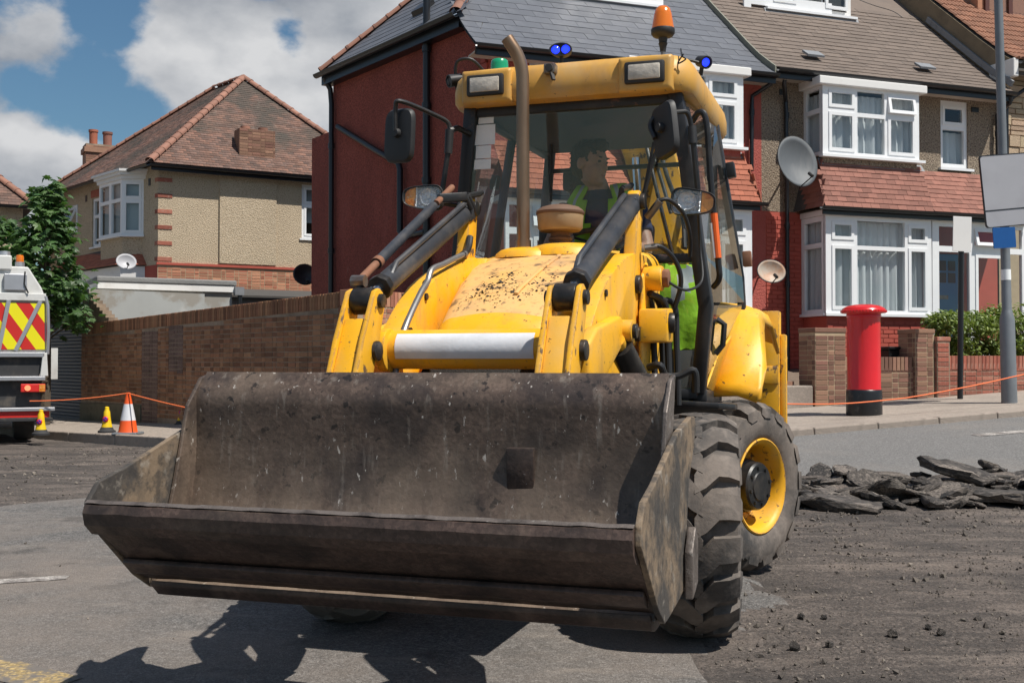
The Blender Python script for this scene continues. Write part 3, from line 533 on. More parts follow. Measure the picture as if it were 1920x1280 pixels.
for s in (-1, 1):
    X = lambda x: s * x
    arm = MB(); arm.prism([(X(0.365), y, z) for y, z in arm_top + arm_bot], (s * 0.10, 0, 0))
    ARM = arm.build('loader_arm', M['yellow'], BL, 30, 0.006)
    # outer box of the arm
    MB().prism([(X(0.467), y, z) for y, z in [(-1.10, 1.34), (-0.98, 1.40), (-0.56, 1.465), (-0.50, 1.44), (-0.53, 1.33), (-0.98, 1.14), (-1.12, 1.05)]], (s * 0.055, 0, 0)).build('arm_gusset', M['yellow'], ARM, 30, 0.014, 3)
    MB().cyl((X(0.46), -0.49, 1.40), (X(0.56), -0.49, 1.40), 0.05, seg=20).build('gusset_boss', M['yellow'], ARM, 30, 0.004)
    MB().cyl((X(0.555), -0.49, 1.40), (X(0.578), -0.49, 1.40), 0.032, seg=16).build('gusset_pin', M['grease'], ARM, 30, 0.003)
    for (y, z) in ((-0.80, 1.40), (-0.62, 1.56)): MB().cyl((X(0.355), y, z), (X(0.475), y, z), 0.016, seg=8).build('arm_bolt', M['grease'], ARM)
    # rear lever (upper link)
    lev = [(0.075, 2.075), (0.10, 2.105), (0.14, 2.112), (0.175, 2.09), (0.185, 2.05), (0.12, 1.60), (0.06, 1.38), (0.0, 1.34), (-0.06, 1.36), (-0.07, 1.42), (-0.05, 1.62), (0.03, 1.86)]
    LEV = MB().prism([(X(0.405), y, z) for y, z in lev], (s * 0.062, 0, 0)).build('tilt_lever', M['yellow_worn'], BL, 30, 0.01)
    for (y, z, r) in ((0.13, 2.055, 0.040), (0.02, 1.64, 0.045), (0.0, 1.40, 0.036)): MB().cyl((X(0.385), y, z), (X(0.49), y, z), r, seg=16).build('lever_pin', M['grease'], LEV, 30, 0.006)
    # tilt ram
    A = Vector((X(0.43), 0.10, 2.045)); B = Vector((X(0.43), -1.11, 1.515)); D = (B - A).normalized(); Ln = (B - A).length
    RAM = MB().tube([A + D * 0.05, A + D * 0.06, A + D * Ln * 0.86], [0.040, 0.047, 0.047], 22).build('tilt_ram', M['ram'], BL)
    g = MB().cyl(A + D * Ln * 0.855, A + D * (Ln * 0.855 + 0.045), 0.057, seg=8); g.build('ram_gland', M['grease'], RAM, 30, 0.006)
    MB().cyl(A + D * Ln * 0.88, B, 0.030, seg=18).build('ram_rod', M['chrome'], RAM)
    MB().beam([A - D * 0.02, A + D * 0.07], 0.075, 0.09).build('ram_eye', M['ram'], RAM, 30, 0.012)
    MB().tube([A + D * 0.10 + Vector((X(-0.02), 0, 0.065)), A + D * 0.18 + Vector((X(-0.02), 0, 0.065)), A + D * (Ln * 0.78) + Vector((X(-0.02), 0, 0.062)), A + D * (Ln * 0.82) + Vector((X(-0.02), 0, 0.03))], 0.014, 10).build('ram_pipe', M['ram'], RAM)
    for t in (0.16, 0.24): MB().tube([A + D * t * Ln * 0.3 + Vector((X(-0.05), 0.01, 0.03)), A + D * t * Ln * 0.3 + Vector((X(-0.03), -0.02, 0.09)), A + D * (t * Ln * 0.3 - 0.16) + Vector((X(-0.03), 0.04, 0.07))], 0.013, 10).build('ram_hose', M['rubber_hose'], RAM)
    # bucket lever at the front: two plates, roller, web plates
    fl_ = [(-1.055, 1.51), (-1.075, 1.55), (-1.11, 1.568), (-1.15, 1.555), (-1.172, 1.52), (-1.26, 1.36), (-1.33, 1.20), (-1.44, 0.96), (-1.46, 0.84), (-1.40, 0.80), (-1.32, 0.86), (-1.21, 1.13), (-1.13, 1.30)]
    FL = MB()
    for xo in (0.362, 0.478): FL.prism([(X(xo), y, z) for y, z in fl_], (s * 0.022, 0, 0))
    FLO = FL.build('bucket_lever', M['yellow_worn'], BL, 30, 0.005)
    MB().cyl((X(0.386), -1.11, 1.515), (X(0.476), -1.11, 1.515), 0.056, seg=26).build('lever_roller', M['grease'], FLO, 30, 0.006)
    MB().cyl((X(0.345), -1.11, 1.515), (X(0.518), -1.11, 1.515), 0.030, seg=14).build('lever_pin', M['grease'], FLO, 30, 0.004)
    MB().prism([(X(0.384), y, z) for y, z in [(-1.17, 1.44), (-1.20, 1.44), (-1.315, 1.20), (-1.42, 0.97), (-1.37, 0.94), (-1.20, 1.30)]], (s * 0.094, 0, 0)).build('lever_web', M['yellow'], FLO, 30, 0.006)
    MB().prism([(X(0.386), y, z) for y, z in [(-1.222, 1.335), (-1.245, 1.33), (-1.38, 1.02), (-1.36, 1.0), (-1.24, 1.26)]], (s * 0.09, 0, 0)).build('lever_pad', M['yellow'], FLO, 30, 0.006)
    MB().cyl((X(0.345), -1.15, 1.31), (X(0.522), -1.15, 1.31), 0.042, seg=12).build('lever_pin', M['grease'], FLO, 30, 0.006)
    # lift ram, from under the gusset back and down to the chassis
    a = Vector((X(0.50), -0.55, 1.36)); b = Vector((X(0.55), 0.18, 0.96)); LR = MB().cyl(a.lerp(b, 0.05), b, 0.056, seg=20).build('lift_ram', M['black'], BL)
    MB().cyl(a, a.lerp(b, 0.08), 0.035, seg=14).build('lift_ram_eye', M['yellow'], LR)
    # loader tower beside the bonnet
    TW = MB(); TW.prism([(X(0.33), y, z) for y, z in [(0.05, 1.15), (0.05, 1.72), (0.12, 1.80), (0.34, 1.80), (0.40, 1.74), (0.40, 1.15)]], (s * 0.07, 0, 0)); TW.prism([(X(0.475), y, z) for y, z in [(0.06, 0.95), (0.02, 1.38), (0.06, 1.68), (0.16, 1.76), (0.25, 1.70), (0.24, 1.40), (0.22, 0.95)]], (s * 0.02, 0, 0))
    TWO = TW.build('loader_tower', M['yellow'], BL, 30, 0.01)
    MB().prism([(X(0.48), 0.00, 1.52), (X(0.48), 0.00, 1.36), (X(0.48), 0.16, 1.36), (X(0.48), 0.16, 1.53)], (s * 0.135, 0.03, 0.0)).build('tower_bracket', M['yellow'], TWO, 30, 0.012)
    MB().cyl((X(0.60), 0.09, 1.455), (X(0.635), 0.10, 1.455), 0.05, seg=16).build('bracket_pin', M['grease'], TWO, 30, 0.006)
    MB().cyl((X(0.48), 0.14, 1.675), (X(0.575), 0.14, 1.675), 0.062, seg=18).build('tower_boss', M['yellow_worn'], TWO, 30, 0.008); MB().cyl((X(0.57), 0.14, 1.675), (X(0.605), 0.14, 1.675), 0.046, seg=8).build('tower_nut', M['rust'], TWO, 30, 0.004)
    MB().cyl((X(0.36), -1.0, 1.315), (X(0.40), -1.0, 1.315), 0.09, seg=20).build('tube_collar', M['yellow'], ARM, 30, 0.004)
# steel hydraulic pipe clipped along the right-hand arm
ARML = [o for o in BL.children if o.name.startswith('loader_arm')][0]
hose([(-0.36, -0.12, 1.80), (-0.36, -0.26, 1.765), (-0.365, -0.40, 1.725), (-0.375, -0.52, 1.69), (-0.372, -0.58, 1.63), (-0.365, -0.68, 1.57), (-0.352, -0.86, 1.43), (-0.35, -0.94, 1.32), (-0.35, -0.99, 1.19)], 0.014, 'hydraulic_pipe', mat('zinc pipe', (0.22, 0.22, 0.22), 0.45, 0.6, var=0.1, vs=20), ARML)
hose([(-0.40, 0.05, 1.90), (-0.39, 0.0, 1.84), (-0.375, -0.10, 1.80), (-0.36, -0.16, 1.79)], 0.018, 'hydraulic_hose', M['rubber_hose'], ARML)
# cross tube with the white sticker wrapped on its front
CT = MB().cyl((-0.37, -0.965, 1.318), (0.37, -0.965, 1.318), 0.082, seg=32).build('cross_tube', M['yellow'], BL)
st = []
for x in np.linspace(-0.325, 0.275, 24):
    st.append([(x, -0.965 - 0.0838 * math.cos(a), 1.318 + 0.0838 * math.sin(a)) for a in np.linspace(R_(-28), R_(50), 10)])
MB().grid(st).build('white_sticker', M['sticker'], CT)
# level indicator rod on the image-left ram
a = Vector((-0.47, -1.085, 1.60)); b = Vector((-0.50, -0.06, 2.10)); d = (b - a).normalized(); IND = MB().cyl(a + d * 0.20, a + d * 0.98, 0.023, seg=16).build('level_indicator', M['ram'], BL)
MB().cyl(a + d * 0.03, a + d * 0.22, 0.017, seg=12).build('indicator_rod', M['rust'], IND); MB().cyl(a + d * 0.20, a + d * 0.235, 0.027, seg=14).build('indicator_collar', M['rust'], IND)
MB().cyl(a + d * 1.02, a + d * 1.28, 0.017, seg=12).build('indicator_tip', M['rust'], IND)
MB().beam([b + Vector((-0.01, -0.05, -0.02)), b + Vector((0.10, 0.06, 0.0))], 0.04, 0.045).build('indicator_guide', M['black'], IND, 30, 0.006)
MB().cyl(a + Vector((-0.03, 0, 0)), a + Vector((0.03, 0, 0)), 0.026, seg=8).build('indicator_bolt', M['bare'], IND); MB().cyl(a, a + Vector((0.02, -0.01, -0.09)), 0.014, seg=8).build('indicator_stud', M['black'], IND)
# --- cab
Afr = [(0.605, 0.50, 2.68), (0.652, 0.55, 2.326), (0.712, 0.575, 1.82), (0.750, 0.58, 1.555), (0.705, 0.60, 1.10)]
Bfr = [(0.655, 1.45, 2.76), (0.735, 1.45, 2.26), (0.812, 1.45, 1.77), (0.822, 1.45, 1.60), (0.66, 1.45, 1.06)]
Cfr = [(0.55, 1.90, 2.70), (0.60, 1.92, 2.2), (0.62, 1.92, 1.5), (0.55, 1.92, 1.06)]
CAB = MB()
for s in (-1, 1):
    for fr, w, d in ((Afr, 0.075, 0.085), (Bfr, 0.05, 0.05), (Cfr, 0.06, 0.07)):
        CAB.beam([(s * (p[0] - w / 2), p[1] + d / 2, p[2]) for p in fr], w, d, (0, 1, 0))
    CAB.beam([(s * 0.55, 0.56, 2.64), (s * 0.60, 1.45, 2.70), (s * 0.53, 1.92, 2.66)], 0.07, 0.07); CAB.beam([(s * 0.68, 0.62, 1.09), (s * 0.63, 1.45, 1.06), (s * 0.53, 1.92, 1.06)], 0.07, 0.07)
CAB.beam([(-0.58, 0.55, 2.655), (0.58, 0.55, 2.655)], 0.06, 0.07); CAB.beam([(-0.70, 0.62, 1.815), (0.70, 0.62, 1.815)], 0.05, 0.05); CAB.beam([(-0.67, 0.63, 1.10), (0.67, 0.63, 1.10)], 0.05, 0.06)
CAB.beam([(-0.57, 1.93, 2.545), (0.57, 1.93, 2.545)], 0.035, 0.03); CAB.beam([(-0.55, 1.93, 1.70), (0.55, 1.93, 1.70)], 0.05, 0.06); CAB.beam([(-0.36, 1.93, 1.7), (-0.34, 1.93, 2.68)], 0.07, 0.05, (0, 1, 0))
CABO = CAB.build('cab_frame', M['black_rust'], BL, 30, 0.012)
for nm, q in (('cab_floor', (-0.62, 0.62, 0.62, 1.90, 1.02, 1.07)), ('front_bulkhead', (-0.50, 0.38, 0.60, 0.66, 1.072, 1.80)), ('rear_bulkhead', (-0.55, 0.55, 1.86, 1.92, 1.072, 1.70)), ('roof_lining', (-0.58, 0.58, 0.6, 1.88, 2.655, 2.68))): MB().bb(*q).build(nm, M['interior'], CABO, 30)
def pane(pts, name='pane', m='glass'):
    return MB().add(pts, [tuple(range(len(pts)))]).build(name, M[m], CABO, 0)
pane([(-0.60, 0.545, 2.63), (0.60, 0.545, 2.63), (0.70, 0.600, 1.84), (-0.70, 0.600, 1.84)], 'windscreen')
pane([(0.35, 0.605, 1.795), (0.69, 0.605, 1.795), (0.715, 0.607, 1.56), (0.66, 0.615, 1.13), (0.35, 0.615, 1.13)], 'lower_front_pane')
pane([(-0.35, 0.605, 1.795), (-0.69, 0.605, 1.795), (-0.715, 0.607, 1.56), (-0.66, 0.615, 1.13), (-0.35, 0.615, 1.13)], 'lower_front_pane')
for s in (-1, 1):
    pane([(s * 0.610, 0.60, 2.64), (s * 0.648, 1.44, 2.72), (s * 0.728, 1.44, 2.26), (s * 0.805, 1.44, 1.77), (s * 0.815, 1.44, 1.62), (s * 0.742, 0.66, 1.58), (s * 0.705, 0.65, 1.82), (s * 0.648, 0.62, 2.32)], 'door_pane', 'glass_dark')
    pane([(s * 0.735, 0.66, 1.565), (s * 0.808, 1.44, 1.605), (s * 0.77, 1.44, 1.48), (s * 0.712, 1.0, 1.32), (s * 0.69, 0.68, 1.15)], 'lower_door_pane', 'glass_dark')
    dp = MB().prism([(s * 0.772, 1.435, 1.48), (s * 0.712, 1.0, 1.315), (s * 0.690, 0.70, 1.13), (s * 0.655, 1.435, 1.075)], (s * 0.014, 0, 0)).build('door_panel', M['yellow'], CABO, 30, 0.004)
    MB().tube([(s * 0.735, 0.86, 1.50), (s * 0.775, 0.86, 1.47), (s * 0.765, 0.87, 1.36), (s * 0.725, 0.87, 1.31)], 0.016, 8).build('door_handle', M['plastic'], CABO)
    MB().beam([(s * 0.832, 1.43, 1.92), (s * 0.838, 1.43, 1.83)], 0.05, 0.06, (0, 1, 0)).build('door_hinge', M['rust'], CABO, 30, 0.006); MB().beam([(s * 0.735, 1.43, 2.45), (s * 0.748, 1.43, 2.36)], 0.05, 0.06, (0, 1, 0)).build('door_hinge', M['black'], CABO, 30, 0.006)
    pane([(s * 0.655, 1.47, 2.70), (s * 0.56, 1.90, 2.66), (s * 0.60, 1.90, 1.72), (s * 0.80, 1.47, 1.72)], 'rear_quarter_pane', 'glass_dark')
pane([(-0.54, 1.925, 2.64), (0.54, 1.925, 2.64), (0.57, 1.925, 1.74), (-0.57, 1.925, 1.74)], 'rear_pane')
for (x0, x1, z0, z1) in ((-0.528, -0.440, 2.586, 2.640), (-0.558, -0.434, 2.470, 2.580), (-0.549, -0.461, 2.396, 2.466), (-0.560, -0.463, 2.337, 2.391)):
    yy = lambda z: np.interp(z, [1.84, 2.63], [0.600, 0.545]) - 0.004
    MB().add([(x0, yy(z1), z1), (x1, yy(z1), z1), (x1 - 0.004, yy(z0), z0), (x0 - 0.006, yy(z0), z0)], [(0, 1, 2, 3)]).build('paper_notice', M['paper'], CABO, 0)
# grab rail with orange and white tape
hose([(0.655, 0.545, 2.52), (0.70, 0.505, 2.56), (0.735, 0.50, 2.50), (0.755, 0.505, 2.2), (0.79, 0.51, 1.80), (0.795, 0.52, 1.70), (0.76, 0.56, 1.655)], 0.016, 'grab_rail', M['black'], CABO)
MB().tube([(0.7720, 0.503, 2.03), (0.7915, 0.507, 1.80)], 0.0175, 10).build('rail_tape', M['orange'], CABO)
MB().tube([(0.7575, 0.498, 1.98), (0.7755, 0.501, 1.80)], 0.009, 8).build('rail_tape', M['paper'], CABO)
# roof
def rrect(hx, y0, y1, z, r, n=7, dz=0.0):
    pts = []
    for cx, cy, a0 in ((hx - r, y0 + r, -90), (hx - r, y1 - r, 0), (-hx + r, y1 - r, 90), (-hx + r, y0 + r, 180)):
        for k in range(n): a = R_(a0 + 90 * k / (n - 1)); pts.append((cx + r * math.cos(a), cy + r * math.sin(a), z))
    return pts
rf = [(0.60, 0.475, 1.86, 2.668, 0.12), (0.655, 0.425, 1.93, 2.672, 0.16), (0.672, 0.408, 1.95, 2.70, 0.17), (0.672, 0.405, 1.95, 2.76, 0.17), (0.660, 0.415, 1.94, 2.82, 0.17), (0.632, 0.44, 1.91, 2.858, 0.17), (0.56, 0.51, 1.84, 2.878, 0.15), (0.35, 0.75, 1.6, 2.890, 0.12)]
ROOF = MB().loft([rrect(*q) for q in [(a, b, c, d, e) for a, b, c, d, e in rf]]).build('cab_roof', M['yellow_roof'], BL, 50)
for x, tl in ((-0.435, 5), (0.435, -3)):
    MB().loft([[(x + hx * w, 0.43 - dy, 2.755 + hz * h) for hx, hz in ((-1, -1), (1, -1), (1, 1), (-1, 1))] for w, h, dy in ((0.145, 0.095, -0.02), (0.14, 0.09, 0.035), (0.125, 0.075, 0.045))]).build('lamp_surround', M['yellow_roof'], ROOF, 30, 0.012, 3)
    LB = MB().bb(x - 0.105, x + 0.105, 0.365, 0.40, 2.70, 2.815).build('work_lamp', M['plastic'], ROOF, 30, 0.012)
    MB().bb(x - 0.083, x + 0.083, 0.357, 0.370, 2.718, 2.797).build('work_lamp_lens', M['worklens'], ROOF, 30, 0.012)
CM = MB().bb(-0.105, -0.04, 0.365, 0.43, 2.79, 2.845).build('camera_housing', M['bare'], ROOF, 30, 0.01); MB().cyl((-0.07, 0.345, 2.815), (-0.07, 0.37, 2.815), 0.02, seg=16).build('camera_lens', M['plastic'], ROOF); MB().beam([(-0.06, 0.37, 2.79), (-0.045, 0.36, 2.75)], 0.02, 0.012).build('camera_bracket', M['plastic'], ROOF)
def spot(c, d, w, name='blue_spot_lamp'):
    c = Vector(c); d = Vector(d).normalized(); side = d.cross(Vector((0, 0, 1))).normalized(); up = side.cross(d)
    def ring(k, r): return [c + d * k + side * (w * r * math.cos(a)) + up * (0.036 * r * math.sin(a)) for a in np.linspace(0, 2 * math.pi, 20, endpoint=False)]
    LO = MB().loft([ring(-0.06, 0.7), ring(-0.055, 0.85), ring(0.0, 1.0), ring(0.02, 1.0), ring(0.02, 0.85), ring(0.012, 0.82)]).build(name, M['plastic'], ROOF, 40)
    for k in ((-0.45, 0.45) if w > 0.04 else (0,)): MB().lathe([(0.0, 0.006), (0.016, 0.006), (0.024, 0.0)], (0, 0, 0), 'z', 16).xf(basis(side, up, d, c + d * 0.012 + side * w * k)).build('blue_lens' if name.startswith('blue') else 'lamp_lens', M['blue_led'] if name.startswith('blue') else M['plastic'], ROOF)
    MB().cyl(c - d * 0.02 - up * 0.03, c - d * 0.02 - up * 0.075, 0.012, seg=8).build('lamp_stalk', M['plastic'], ROOF)
spot((-0.045, 0.50, 2.945), (0.15, -1, -0.02), 0.062); spot((0.66, 0.95, 2.935), (0.65, -0.75, -0.35), 0.037)
spot((-0.72, 0.62, 2.86), (-0.75, -0.6, -0.25), 0.05, 'work_spot_lamp')
hose([(-0.70, 0.62, 2.87), (-0.68, 0.6, 2.96), (-0.60, 0.62, 2.97), (-0.54, 0.70, 2.90)], 0.009, 'lamp_cable', M['rubber_hose'], ROOF); hose([(0.63, 0.93, 2.93), (0.56, 0.9, 2.94), (0.50, 0.88, 2.885)], 0.009, 'lamp_cable', M['rubber_hose'], ROOF); hose([(0.60, 0.52, 2.90), (0.62, 0.44, 2.84), (0.64, 0.43, 2.82), (0.60, 0.425, 2.80), (0.63, 0.42, 2.845)], 0.004, 'loose_wire', M['rubber_hose'], ROOF)
GB = MB().lathe([(0.0, 2.955), (0.04, 2.955), (0.047, 2.948), (0.049, 2.93), (0.05, 2.88), (0.053, 2.86)], (-0.435, 0.62, 0), 'z', 24).build('green_beacon', M['green_lens'], ROOF, 40)
BC = MB().lathe([(0.0, 3.255), (0.026, 3.253), (0.042, 3.238), (0.050, 3.21), (0.060, 3.15), (0.064, 3.125)], (0.435, 0.9, 0), 'z', 28).build('amber_beacon', M['amber'], ROOF, 40)
MB().lathe([(0.065, 3.127), (0.067, 3.12), (0.066, 3.10), (0.055, 3.085), (0.026, 3.075), (0.022, 3.05), (0.026, 3.045), (0.020, 3.03), (0.016, 3.0)], (0.435, 0.9, 0), 'z', 24).build('beacon_base', M['plastic'], BC, 40); MB().cyl((0.435, 0.9, 3.02), (0.435, 0.9, 2.87), 0.013, seg=10).build('beacon_stalk', M['bare'], BC)
MB().lathe([(0.0, 3.21), (0.02, 3.21), (0.024, 3.14), (0.0, 3.13)], (0.435, 0.9, 0), 'z', 16).build('beacon_bulb', M['reflector'], BC)
# head lamps with indicators
def headlamp(c, s, tilt):
    rt = Matrix.Translation(c) @ Matrix.Rotation(R_(9), 4, 'Z') @ Matrix.Rotation(R_(tilt), 4, 'Y')
    def ring(k, r):
        out = []
        for a in np.linspace(0, 2 * math.pi, 32, endpoint=False):
            ca, sa = math.cos(a), math.sin(a); x = math.copysign(abs(ca) ** 0.55, ca) * 0.108; z = math.copysign(abs(sa) ** 0.62, sa) * 0.062 * (1 - 0.22 * (x * s / 0.108)); out.append((x * r, k, z * r))
        return out
    H = MB().loft([ring(0.10, 0.4), ring(0.09, 0.75), ring(0.04, 1.0), ring(-0.012, 1.04), ring(-0.018, 1.0), ring(-0.012, 0.95), ring(0.03, 0.90)]).xf(rt).build('head_lamp', M['plastic'], BL, 45)
    refl = MB(); refl.loft([ring(0.012, 0.93), ring(0.03, 0.85)], True); refl.xf(rt).build('lamp_back', M['reflector'], H, 30)
    MB().lathe([(0.0, 0.03), (0.02, 0.025), (0.042, 0.0), (0.046, -0.006)], (-0.03 * s, 0.0, 0.005), 'y', 24).xf(rt @ Matrix.Rotation(0, 4, 'X')).build('lamp_bowl', M['reflector'], H, 40)
    MB().lathe([(0.0, -0.012), (0.012, -0.008), (0.014, 0.02)], (-0.03 * s, 0.0, 0.005), 'y', 14).xf(rt).build('lamp_bulb', M['lens'], H, 40)
    amb = [p for p in ring(-0.002, 0.92) if p[0] * s > 0.040]; amb.sort(key=lambda p: math.atan2(p[2], (p[0] - 0.06 * s) * s)); MB().add(amb, [tuple(range(len(amb)))]).xf(rt).build('indicator_lens', M['amber_refl'], H, 0)
    MB().bb(0.034 * s - 0.003, 0.034 * s + 0.003, -0.008, 0.02, -0.055, 0.055).xf(rt).build('lamp_divider', M['reflector'], H, 0)
    MB().add([p for p in ring(-0.012, 0.96)], [tuple(range(32))]).xf(rt).build('lamp_glass', M['lamp_glass'], H, 0)
    MB().tube([rt @ Vector((0, 0.09, 0)), rt @ Vector((-0.02 * s, 0.15, 0.0)), (s * 0.66, 0.56, c[2] - 0.01)], 0.014, 8).build('lamp_arm', M['black'], H)
M['amber_refl'] = mat('amber indicator', (0.95, 0.36, 0.06), 0.2, 0.35, var=0.25, vs=45, bump=0.004, bs=90, layers=[((0.75, 0.2, 0.01), 22, 0.52, 0.6, 0.9), ((0.72, 0.7, 0.66), 30, 0.6, 0.68, 0.8)])
M['lamp_glass'] = glass_mat('lamp glass', (0.96, 0.96, 0.96), 1.0, 0.03, (0.5, 0.45, 0.4))
headlamp((-0.750, 0.27, 2.150), -1, 3); headlamp((0.70, 0.28, 2.062), 1, 4)
# mirrors
def mirror(c, rotz, s, w=0.098, h=0.145, tilt=0):
    rt = Matrix.Translation(c) @ Matrix.Rotation(R_(rotz), 4, 'Z') @ Matrix.Rotation(R_(tilt), 4, 'Y')
    def ring(k, r):
        out = []
        for a in np.linspace(0, 2 * math.pi, 36, endpoint=False):
            ca, sa = math.cos(a), math.sin(a); out.append((math.copysign(abs(ca) ** 0.45, ca) * w * r, k, math.copysign(abs(sa) ** 0.4, sa) * h * r))
        return out
    Mo = MB().loft([ring(-0.022, 0.80), ring(-0.018, 0.93), ring(-0.002, 1.0), ring(0.010, 1.0), ring(0.012, 0.97)]).xf(rt).build('mirror', M['plastic'], BL, 40)
    MB().add(ring(0.0135, 0.94), [tuple(range(36))]).xf(rt).build('mirror_glass', mat('mirror glass', (0.8, 0.82, 0.83), 0.03, 1.0), Mo, 0)
    MB().lathe([(0.0, -0.05), (0.022, -0.048), (0.026, -0.03), (0.026, -0.01)], (0, 0, 0.01), 'y', 16).xf(rt).build('mirror_ball', M['plastic'], Mo, 40)
    return rt, Mo
rt, Mo = mirror((-0.855, 0.20, 2.475), -16, -1, tilt=3)
hose([rt @ Vector((0, -0.04, 0.02)), rt @ Vector((0.0, -0.045, 0.14)), rt @ Vector((0.03, -0.04, 0.175)), (-0.70, 0.32, 2.60), (-0.648, 0.38, 2.565), (-0.64, 0.38, 2.50)], 0.0125, 'mirror_arm', M['black'], Mo)
MB().cyl((-0.64, 0.38, 2.53), (-0.648, 0.38, 2.40), 0.024, 0.022, seg=12).build('arm_joint', M['plastic'], Mo); MB().tube([(-0.648, 0.38, 2.42), (-0.69, 0.38, 2.15)], 0.015, 8).build('arm_stay', M['black'], Mo); MB().tube([(-0.64, 0.38, 2.525), (-0.61, 0.42, 2.545), (-0.575, 0.52, 2.53)], 0.017, 8).build('arm_bracket', M['black'], Mo)
rt, Mo = mirror((0.585, 0.16, 2.405), -46, 1, w=0.095, h=0.138, tilt=-10)
hose([(0.53, 0.17, 2.37), (0.50, 0.20, 2.44), (0.53, 0.22, 2.49), (0.62, 0.36, 2.535), (0.655, 0.40, 2.53), (0.672, 0.42, 2.46)], 0.0125, 'mirror_arm', M['black'], Mo); MB().cyl((0.672, 0.42, 2.47), (0.678, 0.42, 2.38), 0.023, seg=12).build('arm_joint', M['plastic'], Mo); MB().tube([(0.678, 0.42, 2.40), (0.70, 0.46, 2.10)], 0.015, 8).build('arm_stay', M['black'], Mo)
# wiper
WP = MB().tube([(0.34, 0.555, 1.86), (0.36, 0.525, 1.95), (0.40, 0.515, 2.12), (0.475, 0.515, 2.40)], 0.008, 6).build('wiper', M['plastic'], BL); MB().beam([(0.355, 0.545, 1.96), (0.455, 0.525, 2.42)], 0.012, 0.022, (0, 1, 0)).build('wiper_blade', M['plastic'], WP)
# seat, wheel and levers inside
SEAT = MB(); SEAT.bb(-0.24, 0.24, 1.02, 1.50, 1.48, 1.60); SEAT.prism([(-0.23, 1.46, 1.58), (-0.23, 1.58, 1.58), (-0.21, 1.66, 2.12), (-0.21, 1.58, 2.14)], (0.46, 0, 0)); SEAT.bb(-0.18, 0.18, 1.1, 1.45, 1.07, 1.48)
SEAT.build('seat', M['seat'], BL, 30, 0.04, 3)
def torus(c, R, r, tilt, n=28, m=10):
    rt = Matrix.Translation(c) @ Matrix.Rotation(tilt, 4, 'X'); mb = MB(); V = []
    for i in range(n):
        a = 2 * math.pi * i / n
        for j in range(m): b = 2 * math.pi * j / m; V.append(rt @ Vector(((R + r * math.cos(b)) * math.cos(a), (R + r * math.cos(b)) * math.sin(a), r * math.sin(b))))
    return mb.add(V, [(i * m + j, ((i + 1) % n) * m + j, ((i + 1) % n) * m + (j + 1) % m, i * m + (j + 1) % m) for i in range(n) for j in range(m)]), rt
mb, rt = torus((0.03, 0.90, 1.95), 0.19, 0.016, R_(28)); 
for k in range(3): a = 2 * math.pi * k / 3 + 0.5; mb.beam([rt @ Vector((0, 0, -0.01)), rt @ Vector((0.185 * math.cos(a), 0.185 * math.sin(a), 0))], 0.03, 0.012)
SW = mb.build('steering_wheel', M['plastic'], BL); MB().tube([rt @ Vector((0, 0, 0)), (0.03, 0.74, 1.3), (0.03, 0.70, 1.07)], [0.03, 0.05, 0.07], 12).build('steering_column', M['interior'], SW)
mb = MB(); mb.tube([(-0.30, 1.85, 2.62), (-0.30, 1.80, 2.42)], 0.05, 10); mb.bb(-0.38, -0.24, 1.72, 1.86, 2.38, 2.50); mb.bb(-0.24, -0.12, 1.76, 1.86, 2.30, 2.44); mb.build('cab_heater_box', M['interior'], BL, 30, 0.02)
sp_ = []
for i in range(200): a = i * 0.9; sp_.append((-0.27 + 0.012 * math.cos(a), 1.55 + 0.012 * math.sin(a), 2.60 - i * 0.0042))
MB().tube(sp_, 0.0035, 5).build('coiled_cable', M['rubber_hose'], BL); MB().tube([(-0.33, 1.3, 2.60), (-0.335, 1.3, 2.25)], 0.010, 8).build('gas_strut', M['plastic'], BL)
for q, l0, l1 in (((0.38, 0.50, 0.95, 1.5, 1.072, 1.52), (0.44, 1.0, 1.5), (0.43, 0.95, 1.72)), ((-0.52, -0.34, 0.9, 1.5, 1.072, 1.62), (-0.42, 0.95, 1.6), (-0.42, 0.9, 1.82))):
    CN = MB().bb(*q).build('side_console', M['interior'], BL, 30, 0.02); MB().tube([l0, l1], 0.012, 8).build('control_lever', M['plastic'], CN)
# rear fenders, steps
for s in (-1, 1):
    F = MB(); V = []
    prof = [(1.06, 1.075, 0.0), (1.10, 1.14, 0), (1.22, 1.33, 0), (1.40, 1.545, 0), (1.55, 1.60, 0), (1.85, 1.58, 0), (2.12, 1.42, 0)]
    for (y, z, _), xo in zip(prof, (0.95, 0.955, 0.965, 0.93, 0.92, 0.94, 0.955)):
        zi = z + (0.02 if z > 1.3 else 0); V.append([(s * 0.66, y, zi), (s * (xo - 0.13), y, z + 0.005), (s * (xo - 0.03), y - 0.02, z - 0.03), (s * xo, y - 0.03, z - 0.10 if z > 1.2 else z - 0.015)])
    F.grid(V); FE = F.build('rear_fender', M['yellow'], BL, 50)
    md = FE.modifiers.new('thick', 'SOLIDIFY'); md.thickness = 0.02; md.offset = 0
    MB().prism([(s * 0.52, 0.42, 1.075), (s * 0.80, 0.46, 1.06), (s * 0.86, 0.62, 1.05), (s * 0.84, 0.9, 1.04), (s * 0.60, 0.98, 1.04), (s * 0.52, 0.7, 1.06)], (0, 0, -0.035)).build('front_mudguard', M['black'], BL, 30, 0.01)
    MB().prism([(s * 0.52, 0.44, 1.06), (s * 0.80, 0.48, 1.05), (s * 0.83, 0.60, 0.98), (s * 0.55, 0.60, 0.94)], (0, 0.012, -0.02)).build('mudguard_flap', M['black'], BL, 30, 0.004)
